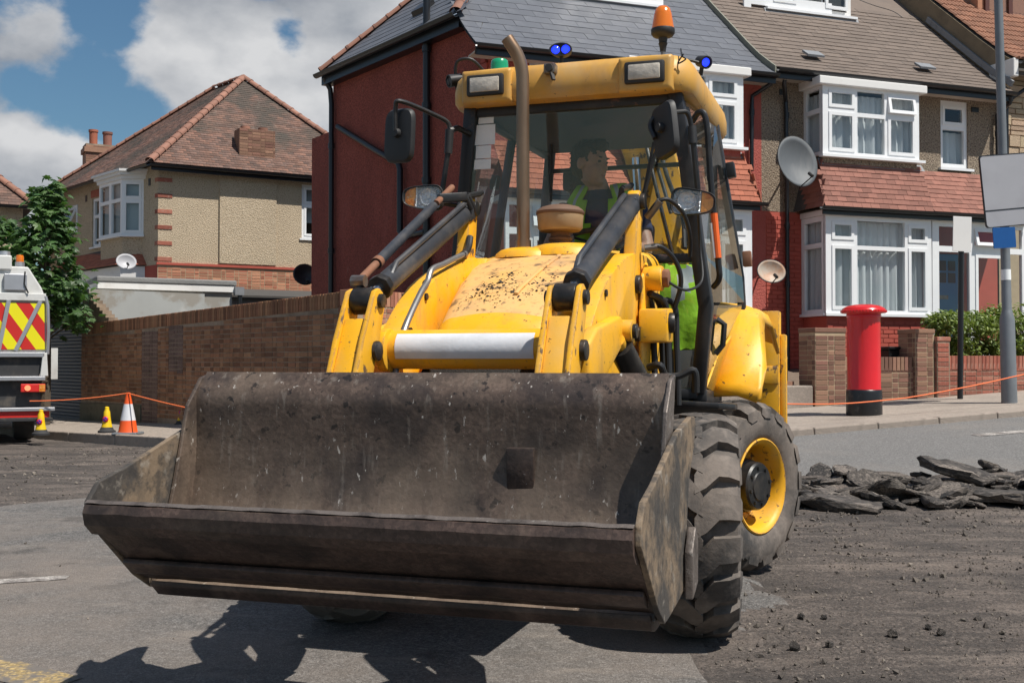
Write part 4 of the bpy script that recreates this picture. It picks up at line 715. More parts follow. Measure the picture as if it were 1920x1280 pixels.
# backhoe end: king-post frame, stabiliser towers, folded boom
RF = MB(); RF.bb(-0.94, 0.94, 2.28, 2.36, 0.55, 0.66); RF.bb(-0.94, 0.94, 2.28, 2.36, 1.12, 1.24); RF.bb(-0.4, 0.4, 2.26, 2.4, 0.5, 1.4); RF.build('rear_frame', M['yellow_worn'], BL, 30, 0.01)
for s in (-1, 1):
    ST = MB(); ST.bb(min(s * 0.80, s * 0.945), max(s * 0.80, s * 0.945), 2.29, 2.43, 0.42, 1.605); ST.build('stabiliser_tower', M['yellow_worn'], BL, 30, 0.008)
    MB().cyl((s * 0.845, 2.24, 1.51), (s * 0.845, 2.30, 1.51), 0.045, seg=6).build('stabiliser_pin', M['yellow'], BL, 30, 0.008)
    MB().bb(min(s * 0.945, s * 0.985), max(s * 0.945, s * 0.985), 2.32, 2.42, 0.6, 1.45).build('stabiliser_leg', M['yellow_worn'], BL, 30, 0.01)
def boxarm(pts, w, ds, m, name, parent):
    rings = []
    P = [Vector(p) for p in pts]
    for i, p in enumerate(P):
        t = (P[min(i + 1, len(P) - 1)] - P[max(i - 1, 0)]).normalized(); sd = Vector((1, 0.15, 0)).normalized(); u = t.cross(sd).normalized()
        rings.append([p + sd * w / 2 * a + u * ds[i] / 2 * b for a, b in ((-1, -1), (1, -1), (1, 1), (-1, 1))])
    return MB().loft(rings).build(name, m, parent, 30, 0.012)
BM = boxarm([(0.20, 2.48, 1.15), (0.18, 2.62, 1.75), (0.12, 2.70, 2.30), (0.02, 2.62, 2.75), (-0.02, 2.5, 2.92)], 0.36, (0.22, 0.30, 0.30, 0.24, 0.16), M['yellow_worn'], 'boom', BL)
DP = boxarm([(0.03, 2.66, 2.78), (0.06, 3.02, 2.60), (0.12, 3.2, 1.9), (0.15, 3.2, 1.1)], 0.16, (0.2, 0.26, 0.24, 0.16), M['yellow_worn'], 'dipper', BL)
MB().cyl((0.0, 2.42, 2.0), (-0.05, 2.46, 2.70), 0.030, seg=14).build('boom_ram_rod', M['chrome'], BL); MB().cyl((0.03, 2.30, 1.1), (0.0, 2.42, 2.05), 0.05, seg=16).build('boom_ram', M['ram'], BL)
hose([(0.30, 2.42, 2.05), (0.24, 2.60, 2.45), (0.12, 2.55, 2.75), (0.18, 2.42, 2.55), (0.32, 2.5, 2.1), (0.34, 2.4, 1.6)], 0.016, 'boom_hose', M['rubber_hose'], BM)
hose([(0.20, 2.45, 2.30), (0.10, 2.50, 2.62), (0.02, 2.50, 2.80), (0.10, 2.40, 2.50), (0.22, 2.40, 2.0)], 0.014, 'boom_hose', M['rubber_hose'], BM)
MB().beam([(0.33, 2.52, 2.15), (0.25, 2.66, 2.45)], 0.06, 0.012, (0, 1, 0)).build('boom_decal', M['sticker'], BM)
MB().bb(-0.30, 0.30, 2.45, 2.60, 0.45, 1.15).build('kingpost', M['black'], BL, 30, 0.03)
# hydraulic hoses between arm and cab on the near side
hose([(0.50, 0.10, 1.82), (0.56, 0.12, 1.83), (0.62, 0.20, 1.77), (0.645, 0.24, 1.66), (0.60, 0.26, 1.50), (0.58, 0.28, 1.40), (0.58, 0.30, 1.15)], 0.0125, 'hydraulic_hose', M['rubber_hose'], BL)
MB().cyl((0.49, 0.10, 1.82), (0.55, 0.115, 1.828), 0.018, seg=8).build('hose_fitting', M['bare'], BL)
hose([(0.50, 0.14, 1.98), (0.545, 0.12, 2.04), (0.60, 0.14, 2.06), (0.66, 0.22, 2.00), (0.68, 0.30, 1.90), (0.67, 0.36, 1.80)], 0.0105, 'hydraulic_hose', M['rubber_hose'], BL)
MB().cyl((0.495, 0.145, 1.975), (0.565, 0.122, 2.052), 0.020, seg=8).build('hose_fitting', M['bare'], BL)
for k, (x, y) in enumerate(((0.50, 0.22), (0.535, 0.26), (0.57, 0.22), (0.60, 0.30))): hose([(x - 0.06, y - 0.1, 1.66 - 0.03 * k), (x, y, 1.55), (x + 0.01, y + 0.01, 1.35), (x + 0.02, y, 1.05)], 0.016, 'hydraulic_hose', M['rubber_hose'], BL)
hose([(0.595, 0.13, 1.66), (0.67, 0.22, 1.62), (0.72, 0.42, 1.68), (0.70, 0.5, 1.85), (0.70, 0.45, 2.02)], 0.007, 'lamp_cable', M['rubber_hose'], BL)
MB().bb(0.50, 0.62, 0.18, 0.21, 1.44, 1.465).build('hose_clamp', M['black'], BL, 30, 0.004)
hose([(0.52, 0.05, 1.24), (0.58, 0.02, 1.25), (0.60, 0.06, 1.20), (0.66, 0.08, 1.20), (0.73, 0.10, 1.225), (0.735, 0.12, 1.12)], 0.018, 'hydraulic_hose', M['rubber_hose'], BL)
hose([(0.40, 0.18, 1.78), (0.40, 0.05, 1.80), (0.385, 0.08, 1.65), (0.39, 0.10, 1.45)], 0.022, 'hydraulic_hose', M['rubber_hose'], BL)
# ---------------------------------------------------------------- houses: materials
def pebble(name, base, lo, hi):
    return mat(name, base, 0.95, var=0.07, vs=1.2, bump=0.035, bs=36, layers=[(lo, 38, 0.52, 0.58, 0.85), (hi, 46, 0.57, 0.63, 0.85), (tuple(c * 0.72 for c in base), 0.9, 0.55, 0.75, 0.5, (1, 1, 0.3))])
M['peb_brown'] = pebble('brown pebbledash', (0.29, 0.23, 0.17), (0.075, 0.055, 0.04), (0.60, 0.52, 0.41))
M['peb_beige'] = pebble('beige pebbledash', (0.54, 0.435, 0.305), (0.31, 0.235, 0.155), (0.70, 0.60, 0.455))
M['red_render'] = mat('red painted render', (0.40, 0.095, 0.075), 0.9, var=0.06, vs=1.5, bump=0.02, bs=32, layers=[((0.30, 0.06, 0.045), 1.1, 0.5, 0.7, 0.5), ((0.5, 0.2, 0.17), 16, 0.64, 0.72, 0.4)])
M['gable_red'] = mat('dark red rough render', (0.33, 0.080, 0.055), 0.95, var=0.12, vs=2, bump=0.03, bs=40, grain=((60, 0.25),), layers=[((0.13, 0.028, 0.022), 44, 0.50, 0.58, 0.7), ((0.15, 0.034, 0.027), 0.8, 0.45, 0.7, 0.7, (1, 1, 0.2)), ((0.40, 0.25, 0.21), 7, 0.70, 0.74, 0.6, (1, 1, 0.3)), ((0.36, 0.10, 0.075), 3, 0.55, 0.75, 0.5, (1, 1, 0.3))])
M['red_brick_paint'] = mat('red painted brick', (0.40, 0.078, 0.052), 0.75, var=0.08, vs=6, rnd=0.08, layers=[((0.22, 0.032, 0.025), 3, 0.5, 0.75, 0.5)])
M['brick'] = mat('wall brick', (0.25, 0.110, 0.058), 0.92, var=0.15, vs=9, rnd=0.36, hue=(0.30, 0.155, 0.080), bump=0.004, bs=60, layers=[((0.06, 0.042, 0.034), 3, 0.58, 0.74, 0.5), ((0.26, 0.19, 0.14), 20, 0.6, 0.72, 0.4)])
M['brick_purple'] = mat('patched purple brick', (0.17, 0.105, 0.085), 0.92, var=0.15, vs=9, rnd=0.25, bump=0.004, bs=60, layers=[((0.3, 0.24, 0.2), 9, 0.5, 0.7, 0.5)])
M['mortar'] = mat('mortar', (0.34, 0.26, 0.19), 0.95, var=0.12, vs=8, bump=0.004, bs=80, layers=[((0.12, 0.085, 0.06), 2.4, 0.45, 0.65, 0.7)])
M['brick_tan'] = mat('brown garden brick', (0.27, 0.155, 0.10), 0.9, var=0.1, vs=10, rnd=0.30, hue=(0.20, 0.095, 0.07), bump=0.004, bs=60)
M['mortar_tan'] = mat('tan mortar', (0.42, 0.32, 0.21), 0.95, var=0.1, vs=8, bump=0.003, bs=80)
M['brick_red'] = mat('red garden brick', (0.30, 0.085, 0.055), 0.9, var=0.12, vs=10, rnd=0.25, hue=(0.33, 0.14, 0.095), bump=0.004, bs=60, layers=[((0.42, 0.32, 0.26), 9, 0.56, 0.7, 0.5)])
M['brick_orange'] = mat('orange brick', (0.44, 0.22, 0.13), 0.9, var=0.1, vs=10, rnd=0.28, hue=(0.36, 0.13, 0.08), bump=0.004, bs=60)
M['slate'] = mat('blue grey slate', (0.105, 0.112, 0.130), 0.5, var=0.06, vs=3, rnd=0.10, bump=0.001, bs=30, layers=[((0.17, 0.175, 0.19), 2.0, 0.5, 0.72, 0.5)])
M['tile_brown'] = mat('brown concrete tile', (0.150, 0.116, 0.095), 0.85, var=0.08, vs=6, rnd=0.11, bump=0.002, bs=70, layers=[((0.12, 0.10, 0.09), 1.0, 0.48, 0.7, 0.6), ((0.28, 0.25, 0.22), 2.2, 0.6, 0.75, 0.4)])
M['tile_red'] = mat('red clay tile', (0.25, 0.108, 0.080), 0.85, var=0.12, vs=8, rnd=0.20, bump=0.002, bs=70, layers=[((0.17, 0.07, 0.055), 5, 0.58, 0.72, 0.5)])
M['tile_orange'] = mat('orange clay tile', (0.36, 0.115, 0.065), 0.85, var=0.10, vs=8, rnd=0.15, bump=0.002, bs=70, layers=[((0.28, 0.10, 0.06), 5, 0.55, 0.72, 0.5)])
M['tile_old'] = mat('weathered clay tile', (0.135, 0.085, 0.070), 0.9, var=0.14, vs=5, rnd=0.30, hue=(0.20, 0.105, 0.075), layers=[((0.065, 0.058, 0.048), 0.7, 0.44, 0.62, 0.85), ((0.28, 0.24, 0.2), 3, 0.62, 0.74, 0.4)])
M['pantile'] = mat('brown pantile', (0.27, 0.125, 0.075), 0.85, var=0.10, vs=8, rnd=0.20, layers=[((0.12, 0.07, 0.05), 3, 0.5, 0.7, 0.5)])
M['ridge'] = mat('orange ridge tile', (0.27, 0.13, 0.09), 0.85, var=0.14, vs=5, rnd=0.2, layers=[((0.22, 0.13, 0.10), 4, 0.52, 0.7, 0.6)])
M['felt'] = mat('roofing felt', (0.07, 0.065, 0.06), 0.95, var=0.15, vs=5)
M['upvc'] = mat('white window frame', (0.80, 0.81, 0.82), 0.35, var=0.02, vs=4, layers=[((0.60, 0.58, 0.55), 2.4, 0.58, 0.8, 0.35)])
M['white_paint'] = mat('white paint', (0.74, 0.73, 0.71), 0.6, var=0.03, vs=3, layers=[((0.5, 0.46, 0.42), 3, 0.55, 0.75, 0.45)])
M['cream'] = mat('cream soffit', (0.50, 0.44, 0.37), 0.8, var=0.05, vs=3)
M['pipe'] = mat('black rainwater pipe', (0.013, 0.014, 0.017), 0.32, var=0.1, vs=5)
M['curtain'] = mat('net curtain', (0.62, 0.63, 0.65), 0.9, var=0.03, vs=3)
M['blind'] = mat('grey blind', (0.42, 0.45, 0.47), 0.9, var=0.03, vs=3)
M['room'] = mat('painted room gloom', (0.06, 0.055, 0.05), 0.95)  # room shade put into a dark colour, for what shows behind the windows
M['blue_door'] = mat('blue painted door', (0.05, 0.20, 0.42), 0.4)
M['lead'] = mat('lead flashing', (0.20, 0.21, 0.225), 0.6, var=0.1, vs=5, bump=0.006, bs=12)
M['stone'] = mat('cream stone cladding', (0.52, 0.415, 0.275), 0.9, var=0.10, vs=6, rnd=0.16, hue=(0.50, 0.35, 0.25), bump=0.02, bs=14)
M['olive'] = mat('weathered olive render', (0.20, 0.155, 0.10), 0.95, var=0.14, vs=3, bump=0.006, bs=30, layers=[((0.10, 0.085, 0.065), 2, 0.5, 0.7, 0.6)])
M['grey_render'] = mat('patched grey render', (0.36, 0.37, 0.36), 0.9, var=0.06, vs=2, layers=[((0.26, 0.23, 0.19), 0.9, 0.5, 0.56, 0.7), ((0.5, 0.5, 0.48), 3, 0.58, 0.72, 0.5)])
M['shutter'] = mat('grey-blue roller shutter', (0.085, 0.10, 0.125), 0.5, 0.2, var=0.05, vs=3)

# ---------------------------------------------------------------- builders for walls, bricks, tiles, windows
def wall_holes(u0, u1, z0, z1, holes, fn, depth=0.22):
    """flat wall with rectangular openings; fn(u, d, z) -> point, d = depth into the wall"""
    us = sorted({u0, u1, *[h[0] for h in holes], *[h[1] for h in holes]}); zs = sorted({z0, z1, *[h[2] for h in holes], *[h[3] for h in holes]}); mb = MB()
    us = [u for u in us if u0 <= u <= u1]; zs = [z for z in zs if z0 <= z <= z1]
    for i in range(len(us) - 1):
        for j in range(len(zs) - 1):
            cu, cz = (us[i] + us[i + 1]) / 2, (zs[j] + zs[j + 1]) / 2
            if any(h[0] < cu < h[1] and h[2] < cz < h[3] for h in holes): continue
            mb.add([fn(us[i], 0, zs[j]), fn(us[i + 1], 0, zs[j]), fn(us[i + 1], 0, zs[j + 1]), fn(us[i], 0, zs[j + 1])], [(0, 1, 2, 3)])
    for a, b, c, d in holes:
        for p, q in (((a, c), (a, d)), ((a, d), (b, d)), ((b, d), (b, c)), ((b, c), (a, c))):
            mb.add([fn(p[0], 0, p[1]), fn(q[0], 0, q[1]), fn(q[0], depth, q[1]), fn(p[0], depth, p[1])], [(0, 1, 2, 3)])
    return mb
BRICKS = {}
def brick_mesh(m, l=0.215, h=0.065, t=0.10, name='brick'):
    k = (m.name, l, h, t, name)
    if k not in BRICKS:
        out = []
        for q in range(3):
            mb = MB(); j = lambda s: s + random.uniform(-0.002, 0.002); mb.bb(j(-l / 2), j(l / 2), -t, j(0.0), j(-h / 2), j(h / 2)); out.append(mb.mesh(name, m, 0, 0.003, 1))
        BRICKS[k] = out
    return BRICKS[k]
def brickwork(parent, root, O, U, L, z0f, z1f, m, l=0.225, h=0.075, cap=300, proud=0.006, skip=None, flemish=True, out=None, name='brick', start=0.0):
    """bricks over a wall face; O origin (root frame), U unit vector along, outward normal = out"""
    U = Vector(U).normalized(); out = Vector(out).normalized(); Z = Vector((0, 0, 1)); meshes = brick_mesh(m, 1.0, h - 0.013, 0.06, name); items = []
    zmin = min(z0f(0), z0f(L)); zmax = max(z1f(0), z1f(L)); row = 0; z = zmin + h / 2
    Y = -out; X = U
    if X.cross(Y).dot(Z) < 0: X = -U
    while z < zmax:
        x = start - (l / 2 if row % 2 else 0); k = row
        while x < L:
            ln = l if (not flemish or (k % 2 == 0)) else l / 2
            a, b = max(0, x), min(L, x + ln); k += 1; x += ln
            if b - a < 0.03: continue
            c = (a + b) / 2
            if z - h / 2 < z0f(c) - 0.02 or z + h / 2 > z1f(c) + 0.005: continue
            if skip and skip(c, z): continue
            p = Vector(O) + U * c + out * (proud + random.uniform(-0.003, 0.003)); p.z = z
            mtx = basis(X * (b - a - 0.014), Y * -1.0, Z, p); 
            items.append((random.randrange(3), mtx))
        z += h; row += 1
    pieces(parent, root, name, items, meshes, name + 's', cap)
def tile_mesh(m, w, ln, t, name):
    out = []
    for q in range(3):
        mb = MB(); j = lambda s, k=0.003: s + random.uniform(-k, k)
        mb.add([(j(-w / 2 + 0.003), 0, 0), (j(w / 2 - 0.003), 0, 0), (w / 2 - 0.003, ln, -t * 0.4), (-w / 2 + 0.003, ln, -t * 0.4), (-w / 2 + 0.003, j(0.002), t), (w / 2 - 0.003, j(0.002), j(t, 0.002)), (w / 2 - 0.003, ln, t * 0.3), (-w / 2 + 0.003, ln, t * 0.3)], [(0, 3, 2, 1), (4, 5, 6, 7), (0, 1, 5, 4), (1, 2, 6, 5), (2, 3, 7, 6), (3, 0, 4, 7)])
        out.append(mb.mesh(name, m, 0))
    return out
def tiling(parent, root, surf, width, length, tw, gauge, m, t=0.014, name='roof_tile', keep=None, cap=300, lift=0.006):
    """surf(a, b) -> point of the roof plane, a along the eaves, b up the slope"""
    me = tile_mesh(m, 1.0, gauge * 1.12, t, name); items = []; r = 0; b = 0.0
    while b < length:
        a = -(tw / 2 if r % 2 else 0)
        while a < width:
            a0, a1 = max(0, a), min(width, a + tw); a += tw
            if a1 - a0 < 0.03: continue
            c = (a0 + a1) / 2
            if keep and not keep(c, b + gauge * 0.5): continue
            p = Vector(surf(c, b)); px = (Vector(surf(c + 0.05, b)) - Vector(surf(c - 0.05, b))).normalized(); py = (Vector(surf(c, b + gauge)) - p).normalized(); nz = px.cross(py).normalized()
            if nz.z < 0: px = -px; nz = -nz
            items.append((random.randrange(3), basis(px * (a1 - a0 - 0.002), py, nz, p + nz * (lift + random.uniform(0, 0.003)))))
        b += gauge; r += 1
    pieces(parent, root, name, items, me, name + 's', cap)
def window(root, fn, rects, panes, fw=0.055, fd=0.07, curtain=None, sill=None, name='window', mtl=None, tilt=()):
    """fn(u, d, z): d is distance out of the window plane. rects: frame outline; panes: (u0,u1,z0,z1,sash)"""
    u0, u1, z0, z1 = rects; cuts = MB(); holes = [(p[0], p[1], p[2], p[3]) for p in panes]
    us = sorted({u0, u1, *[h[0] for h in holes], *[h[1] for h in holes]}); zs = sorted({z0, z1, *[h[2] for h in holes], *[h[3] for h in holes]})
    solid = {}
    for i in range(len(us) - 1):
        for j in range(len(zs) - 1):
            cu, cz = (us[i] + us[i + 1]) / 2, (zs[j] + zs[j + 1]) / 2; solid[i, j] = not any(h[0] < cu < h[1] and h[2] < cz < h[3] for h in holes)
    for (i, j), s in solid.items():
        if not s: continue
        a, b, c, d = us[i], us[i + 1], zs[j], zs[j + 1]
        cuts.add([fn(a, 0, c), fn(b, 0, c), fn(b, 0, d), fn(a, 0, d)], [(0, 1, 2, 3)]); cuts.add([fn(a, -fd, c), fn(b, -fd, c), fn(b, -fd, d), fn(a, -fd, d)], [(3, 2, 1, 0)])
    for a, b, c, d in holes + [(u0, u1, z0, z1)]:
        for p, q in (((a, c), (a, d)), ((a, d), (b, d)), ((b, d), (b, c)), ((b, c), (a, c))): cuts.add([fn(p[0], 0, p[1]), fn(q[0], 0, q[1]), fn(q[0], -fd, q[1]), fn(p[0], -fd, p[1])], [(0, 1, 2, 3)])
    WN = cuts.build(name, mtl or M['upvc'], root, 0)
    for n, p in enumerate(panes):
        a, b, c, d = p[:4]; sash = p[4] if len(p) > 4 else 0; g = 0.012
        if sash:
            sb = MB(); w = 0.045
            def gf(u, dd, z): return fn(u, 0.014 + dd + (sash - 1) * (d - z), z)
            for (x0, x1, y0, y1) in ((a - g, a + w, c - g, d + g), (b - w, b + g, c - g, d + g), (a + w, b - w, c - g, c + w), (a + w, b - w, d - w, d + g)):
                P = [gf(x, dd, y) for dd in (0, -0.05) for x, y in ((x0, y0), (x1, y0), (x1, y1), (x0, y1))]; sb.add(P, [(0, 1, 2, 3), (7, 6, 5, 4), (0, 4, 5, 1), (1, 5, 6, 2), (2, 6, 7, 3), (3, 7, 4, 0)])
            sub(WN, sb, 'sash', mtl or M['upvc'], root, smooth=0); pa = [gf(a + w, -0.02, c + w), gf(b - w, -0.02, c + w), gf(b - w, -0.02, d - w), gf(a + w, -0.02, d - w)]
        else: pa = [fn(a, -fd * 0.55, c), fn(b, -fd * 0.55, c), fn(b, -fd * 0.55, d), fn(a, -fd * 0.55, d)]
        sub(WN, MB().add(pa, [(0, 1, 2, 3)]), 'pane', M['pane'], root, smooth=0)
    if curtain:
        kind, cu0, cu1, cz0, cz1, dd = curtain[:6]; g = []; n = int((cu1 - cu0) / 0.022)
        for i in range(n + 1):
            u = cu0 + (cu1 - cu0) * i / n; w = (0.028 * math.sin(u * 46 + 1.5 * math.sin(u * 7)) + 0.012 * math.sin(u * 91)) if kind == 'net' else 0.0
            g.append([fn(u, -dd + w * k, z) for z, k in ((cz1, 0.5), (cz1 * 0.7 + cz0 * 0.3, 0.9), (cz0 * 0.7 + cz1 * 0.3, 1.1), (cz0, 1.2))])
        sub(WN, MB().grid(g), 'curtain', M['curtain' if kind == 'net' else 'blind'], root, smooth=60)
    if sill:
        a, b, z, o = sill; P = [fn(x, d, zz) for zz in (z - 0.045, z) for x, d in ((a, -0.05), (b, -0.05), (b, o), (a, o))]; sub(WN, MB().add(P, [(0, 1, 2, 3), (7, 6, 5, 4), (0, 4, 5, 1), (1, 5, 6, 2), (2, 6, 7, 3), (3, 7, 4, 0)]), 'sill', mtl or M['upvc'], root, smooth=0)
    return WN
def gutter(root, pts, r=0.055, name='gutter', parent=None):
    P = [Vector(p) for p in pts]; rings = []
    for i, p in enumerate(P):
        t = (P[min(i + 1, len(P) - 1)] - P[max(i - 1, 0)]).normalized(); s = t.cross(Vector((0, 0, 1))).normalized()
        rings.append([p + s * r * math.cos(a) * k - Vector((0, 0, r * math.sin(a) * k)) for k, rng in ((1, np.linspace(0, math.pi, 8)), (0.82, np.linspace(math.pi, 0, 8))) for a in rng])
    return MB().loft(rings).build(name, M['pipe'], root, 45)
def pipe(root, pts, r=0.036, name='downpipe', clips=()):
    o = MB().tube(pts, r, 12).build(name, M['pipe'], root)
    for c in clips: sub(o, MB().cyl((c[0], c[1], c[2] - 0.05), (c[0], c[1], c[2] + 0.05), r * 1.28, seg=12), 'pipe_collar', M['pipe'], root)
    return o
def ridge_run(parent, root, A, B, n, r=0.10, m='ridge', name='ridge_tile'):
    A = Vector(A); B = Vector(B); d = (B - A); L = d.length; d.normalize(); sd = d.cross(Vector((0, 0, 1))).normalized(); up = sd.cross(d); mb = MB(); ln = L / n; rings = []
    for y, k in ((0, 1.06), (ln * 0.16, 1.06), (ln * 0.17, 0.95), (ln * 1.03, 0.93)):
        rings.append([(r * k * math.cos(a), y, r * k * math.sin(a) * 0.75) for a in np.linspace(-0.25, math.pi + 0.25, 9)])
    mb.loft(rings, False, False); me = mb.mesh(name, M[m], 40); items = []
    for i in range(n): items.append((0, basis(sd, d, up, A + d * ln * i + up * random.uniform(-.004, .006))))
    pieces(parent, root, name, items, [me])

# ---------------------------------------------------------------- the terrace
ROOFP = [(-0.42, 6.10), (0.08, 6.44), (0.45, 6.74), (1.0, 7.21), (1.6, 7.72), (2.4, 8.42), (4.2, 10.0)]
rl = [0.0]
for i in range(1, len(ROOFP)): rl.append(rl[-1] + math.dist(ROOFP[i - 1], ROOFP[i]))
def roofpt(b, lift=0.0): return float(np.interp(b, rl, [p[0] for p in ROOFP])), float(np.interp(b, rl, [p[1] for p in ROOFP])) + lift
def terrace_house(tagname, label, up, s, upper, lower, rooflift, roofm, tw, gauge, roof_t, u_out, tilename, tile_len, hip=0.0):
    H = thing('terraced_house', label, 'house', TER, (up + s * 2.5, 0, 1.1)); U = lambda o: up + s * o
    def fn(n0): return lambda o, d, z: (U(o), -n0 + d, z)          # d into the house
    def wf(n0): return lambda o, d, z: (U(o), -n0 - d, z)          # d out of the window plane
    w2 = wall_holes(-0.08 if s > 0 else 0.08, 5.0, 3.85, 6.28, [(0.86, 2.68, 4.8, 5.95), (3.70, 4.32, 4.81, 6.05)], fn(0.0)).build('upper_wall', upper, H, 0)
    w1 = wall_holes(0.0, 5.0, 0.6, 3.85, [(0.80, 2.80, 2.15, 3.7), (3.35, 4.15, 1.2, 3.25)], fn(-0.004)).build('lower_wall', lower, H, 0)
    MB().bb(min(U(0.02), U(4.98)), max(U(0.02), U(4.98)), 0.9, 7.5, 0.6, 6.2).build('room_dark_block', M['room'], H, 0)  # solid dark block, its colour stands for the unlit rooms
    cl = [MB().bb(min(U(0.0), U(0.1)), max(U(0.0), U(0.1)), 0.02, 7.6, 0.6, 6.1), MB().bb(min(U(4.9), U(5.0)), max(U(4.9), U(5.0)), 0.02, 7.6, 0.6, 6.1)]
    for c in cl: c.build('party_wall', upper, H, 0)
    # upper box bay
    z0, z1, nb = 4.78, 5.95, 0.55
    def P(o0, o1, c, d, sash=0): return (o0, o1, c, d, sash)
    window(H, wf(nb), (0.77, 2.76, z0, z1), [P(0.90, 1.40, 5.60, 5.88, 1), P(0.90, 1.40, 4.86, 5.50, 1), P(1.47, 2.03, 5.53, 5.90), P(1.47, 2.03, 4.84, 5.46), P(2.11, 2.66, 5.58, 5.87, 1.18), P(2.11, 2.66, 4.86, 5.50, 1)], curtain=('net', 0.84, 2.70, z0 + 0.03, 5.86, 0.16), sill=(0.72, 2.84, z0, 0.07))
    for oo, sg in ((0.77, -1), (2.76, 1)):
        def sf(u, d, z, oo=oo, sg=sg): return (U(oo + sg * d), -u, z)
        window(H, sf, (0.0, nb - 0.03, z0, z1), [(0.07, nb - 0.09, 5.58, 5.90), (0.07, nb - 0.09, 4.84, 5.50)], curtain=('net', 0.02, nb - 0.06, z0 + 0.03, 5.86, 0.12))
    MB().bb(min(U(0.66), U(2.88)), max(U(0.66), U(2.88)), -nb - 0.08, 0.0, z1, 6.09).build('bay_cornice', M['white_paint'], H, 0, 0.015); MB().bb(min(U(0.80), U(2.74)), max(U(0.80), U(2.74)), -nb + 0.04, 0.0, 4.55, z0 - 0.046).build('bay_skirt', upper, H, 0)
    # narrow window
    window(H, wf(-0.03), (3.70, 4.32, 4.81, 6.05), [(3.77, 4.25, 5.62, 5.95, 1), (3.77, 4.25, 4.90, 5.52)], curtain=('net', 3.73, 4.29, 4.84, 5.50, 0.14), sill=(3.64, 4.40, 4.81, 0.10))
    # tiled apron over the bay and the porch
    AP = MB(); zt, zb, nt, nbm = 4.62, 3.86, 0.50, 0.80; sl = math.hypot(zt - zb, nbm - nt)
    AP.add([(U(0.62), -nbm, zb), (U(2.86), -nbm, zb), (U(2.86), -nt, zt), (U(0.76), -nt, zt)], [(0, 1, 2, 3)]); AP.add([(U(2.86), -nbm, zb), (U(4.98), -nbm, zb), (U(4.98), -0.12, 4.70), (U(2.86), -0.12, 4.70)], [(0, 1, 2, 3)])
    AP.add([(U(0.62), -nbm, zb), (U(0.76), -nt, zt), (U(0.76), 0, zt), (U(0.55), 0, zb)], [(0, 1, 2, 3)]); AP.add([(U(0.62), -nbm, zb - 0.03), (U(4.98), -nbm, zb - 0.03), (U(4.98), 0, zb - 0.03), (U(0.62), 0, zb - 0.03)], [(0, 1, 2, 3)])
    APO = AP.build('apron_roof', M['felt'], H, 0); tm = M['tile_red'] if s > 0 else M['tile_orange']
    tiling(APO, H, lambda a, b: (U(0.62 + a), -nbm + (nbm - nt) * b / sl, zb + (zt - zb) * b / sl), 2.24, sl, 0.185, 0.098, tm, 0.016, 'apron_tile', keep=lambda a, b: a > 0.14 * b / sl - 0.04)
    sl2 = math.hypot(4.70 - zb, nbm - 0.12); tiling(APO, H, lambda a, b: (U(2.86 + a), -nbm + (nbm - 0.12) * b / sl2, zb + (4.70 - zb) * b / sl2), 2.12, sl2 - 0.03, 0.185, 0.118, tm, 0.016, 'apron_tile')
    tiling(APO, H, lambda a, b: (U(0.60 + 0.16 * b / sl), -a, zb + (zt - zb) * b / sl), 0.80, sl, 0.185, 0.098, tm, 0.016, 'apron_tile', keep=lambda a, b: a < 0.82 - 0.30 * b / sl)
    MB().prism([(U(0.72), -nt - 0.03, zt - 0.01), (U(2.9), -nt - 0.03, zt - 0.01), (U(2.9), -0.52 + 0.08, zt + 0.10), (U(0.74), -0.52 + 0.08, zt + 0.10)], (0, 0.01, 0.012)).build('apron_flashing', M['lead'], H, 30)
    gutter(H, [(U(0.52), -nbm - 0.05, zb - 0.01), (U(4.98), -nbm - 0.05, zb - 0.01)]); MB().bb(min(U(0.60), U(4.98)), max(U(0.60), U(4.98)), -nbm + 0.02, -nbm + 0.04, zb - 0.13, zb - 0.035).build('apron_fascia', M['pipe'], H, 0)
    # ground floor bay
    a0, a1, nf = 0.71, 2.88, 0.70
    window(H, wf(nf), (a0, a1, 2.09, 3.73), [P(0.84, 1.26, 3.34, 3.62, 1), P(0.84, 1.26, 2.17, 3.22, 1), P(1.34, 2.32, 3.24, 3.66), P(1.34, 2.32, 2.15, 3.17), P(2.40, 2.78, 3.34, 3.62, 1), P(2.40, 2.78, 2.17, 3.22, 1)], curtain=('net', a0 + 0.05, a1 - 0.05, 2.12, 3.66, 0.14), sill=(a0 - 0.04, a1 + 0.02, 2.09, 0.06))
    for oo, sg in ((a0, -1), ):
        def sf(u, d, z, oo=oo, sg=sg): return (U(oo + sg * d), -u, z)
        window(H, sf, (0.0, nf - 0.03, 2.09, 3.73), [(0.09, nf - 0.12, 3.28, 3.64), (0.09, nf - 0.12, 2.16, 3.20)], curtain=('net', 0.03, nf - 0.08, 2.12, 3.66, 0.12), sill=(0, nf, 2.09, 0.05))
    MB().bb(min(U(a0 - 0.03), U(4.96)), max(U(a0 - 0.03), U(4.96)), -nf - 0.03, 0.0, 3.735, 3.83).build('bay_head', M['white_paint'], H, 0, 0.008)
    bw = MB().bb(min(U(a0 + 0.03), U(a1 - 0.02)), max(U(a0 + 0.03), U(a1 - 0.02)), -nf + 0.03, 0.0, 0.6, 2.04).build('bay_base', lower, H, 0)
    # porch: white frame, glazed panels, blue front door behind
    window(H, wf(nf - 0.02), (2.92, 4.96, 1.25, 3.73), [(3.06, 3.72, 3.30, 3.64), (3.06, 3.72, 1.35, 3.20), (3.84, 4.52, 3.34, 3.62, 1.25), (3.86, 4.50, 1.40, 3.16, 1), (4.62, 4.90, 3.30, 3.64), (4.62, 4.90, 1.35, 3.20)], name='porch')
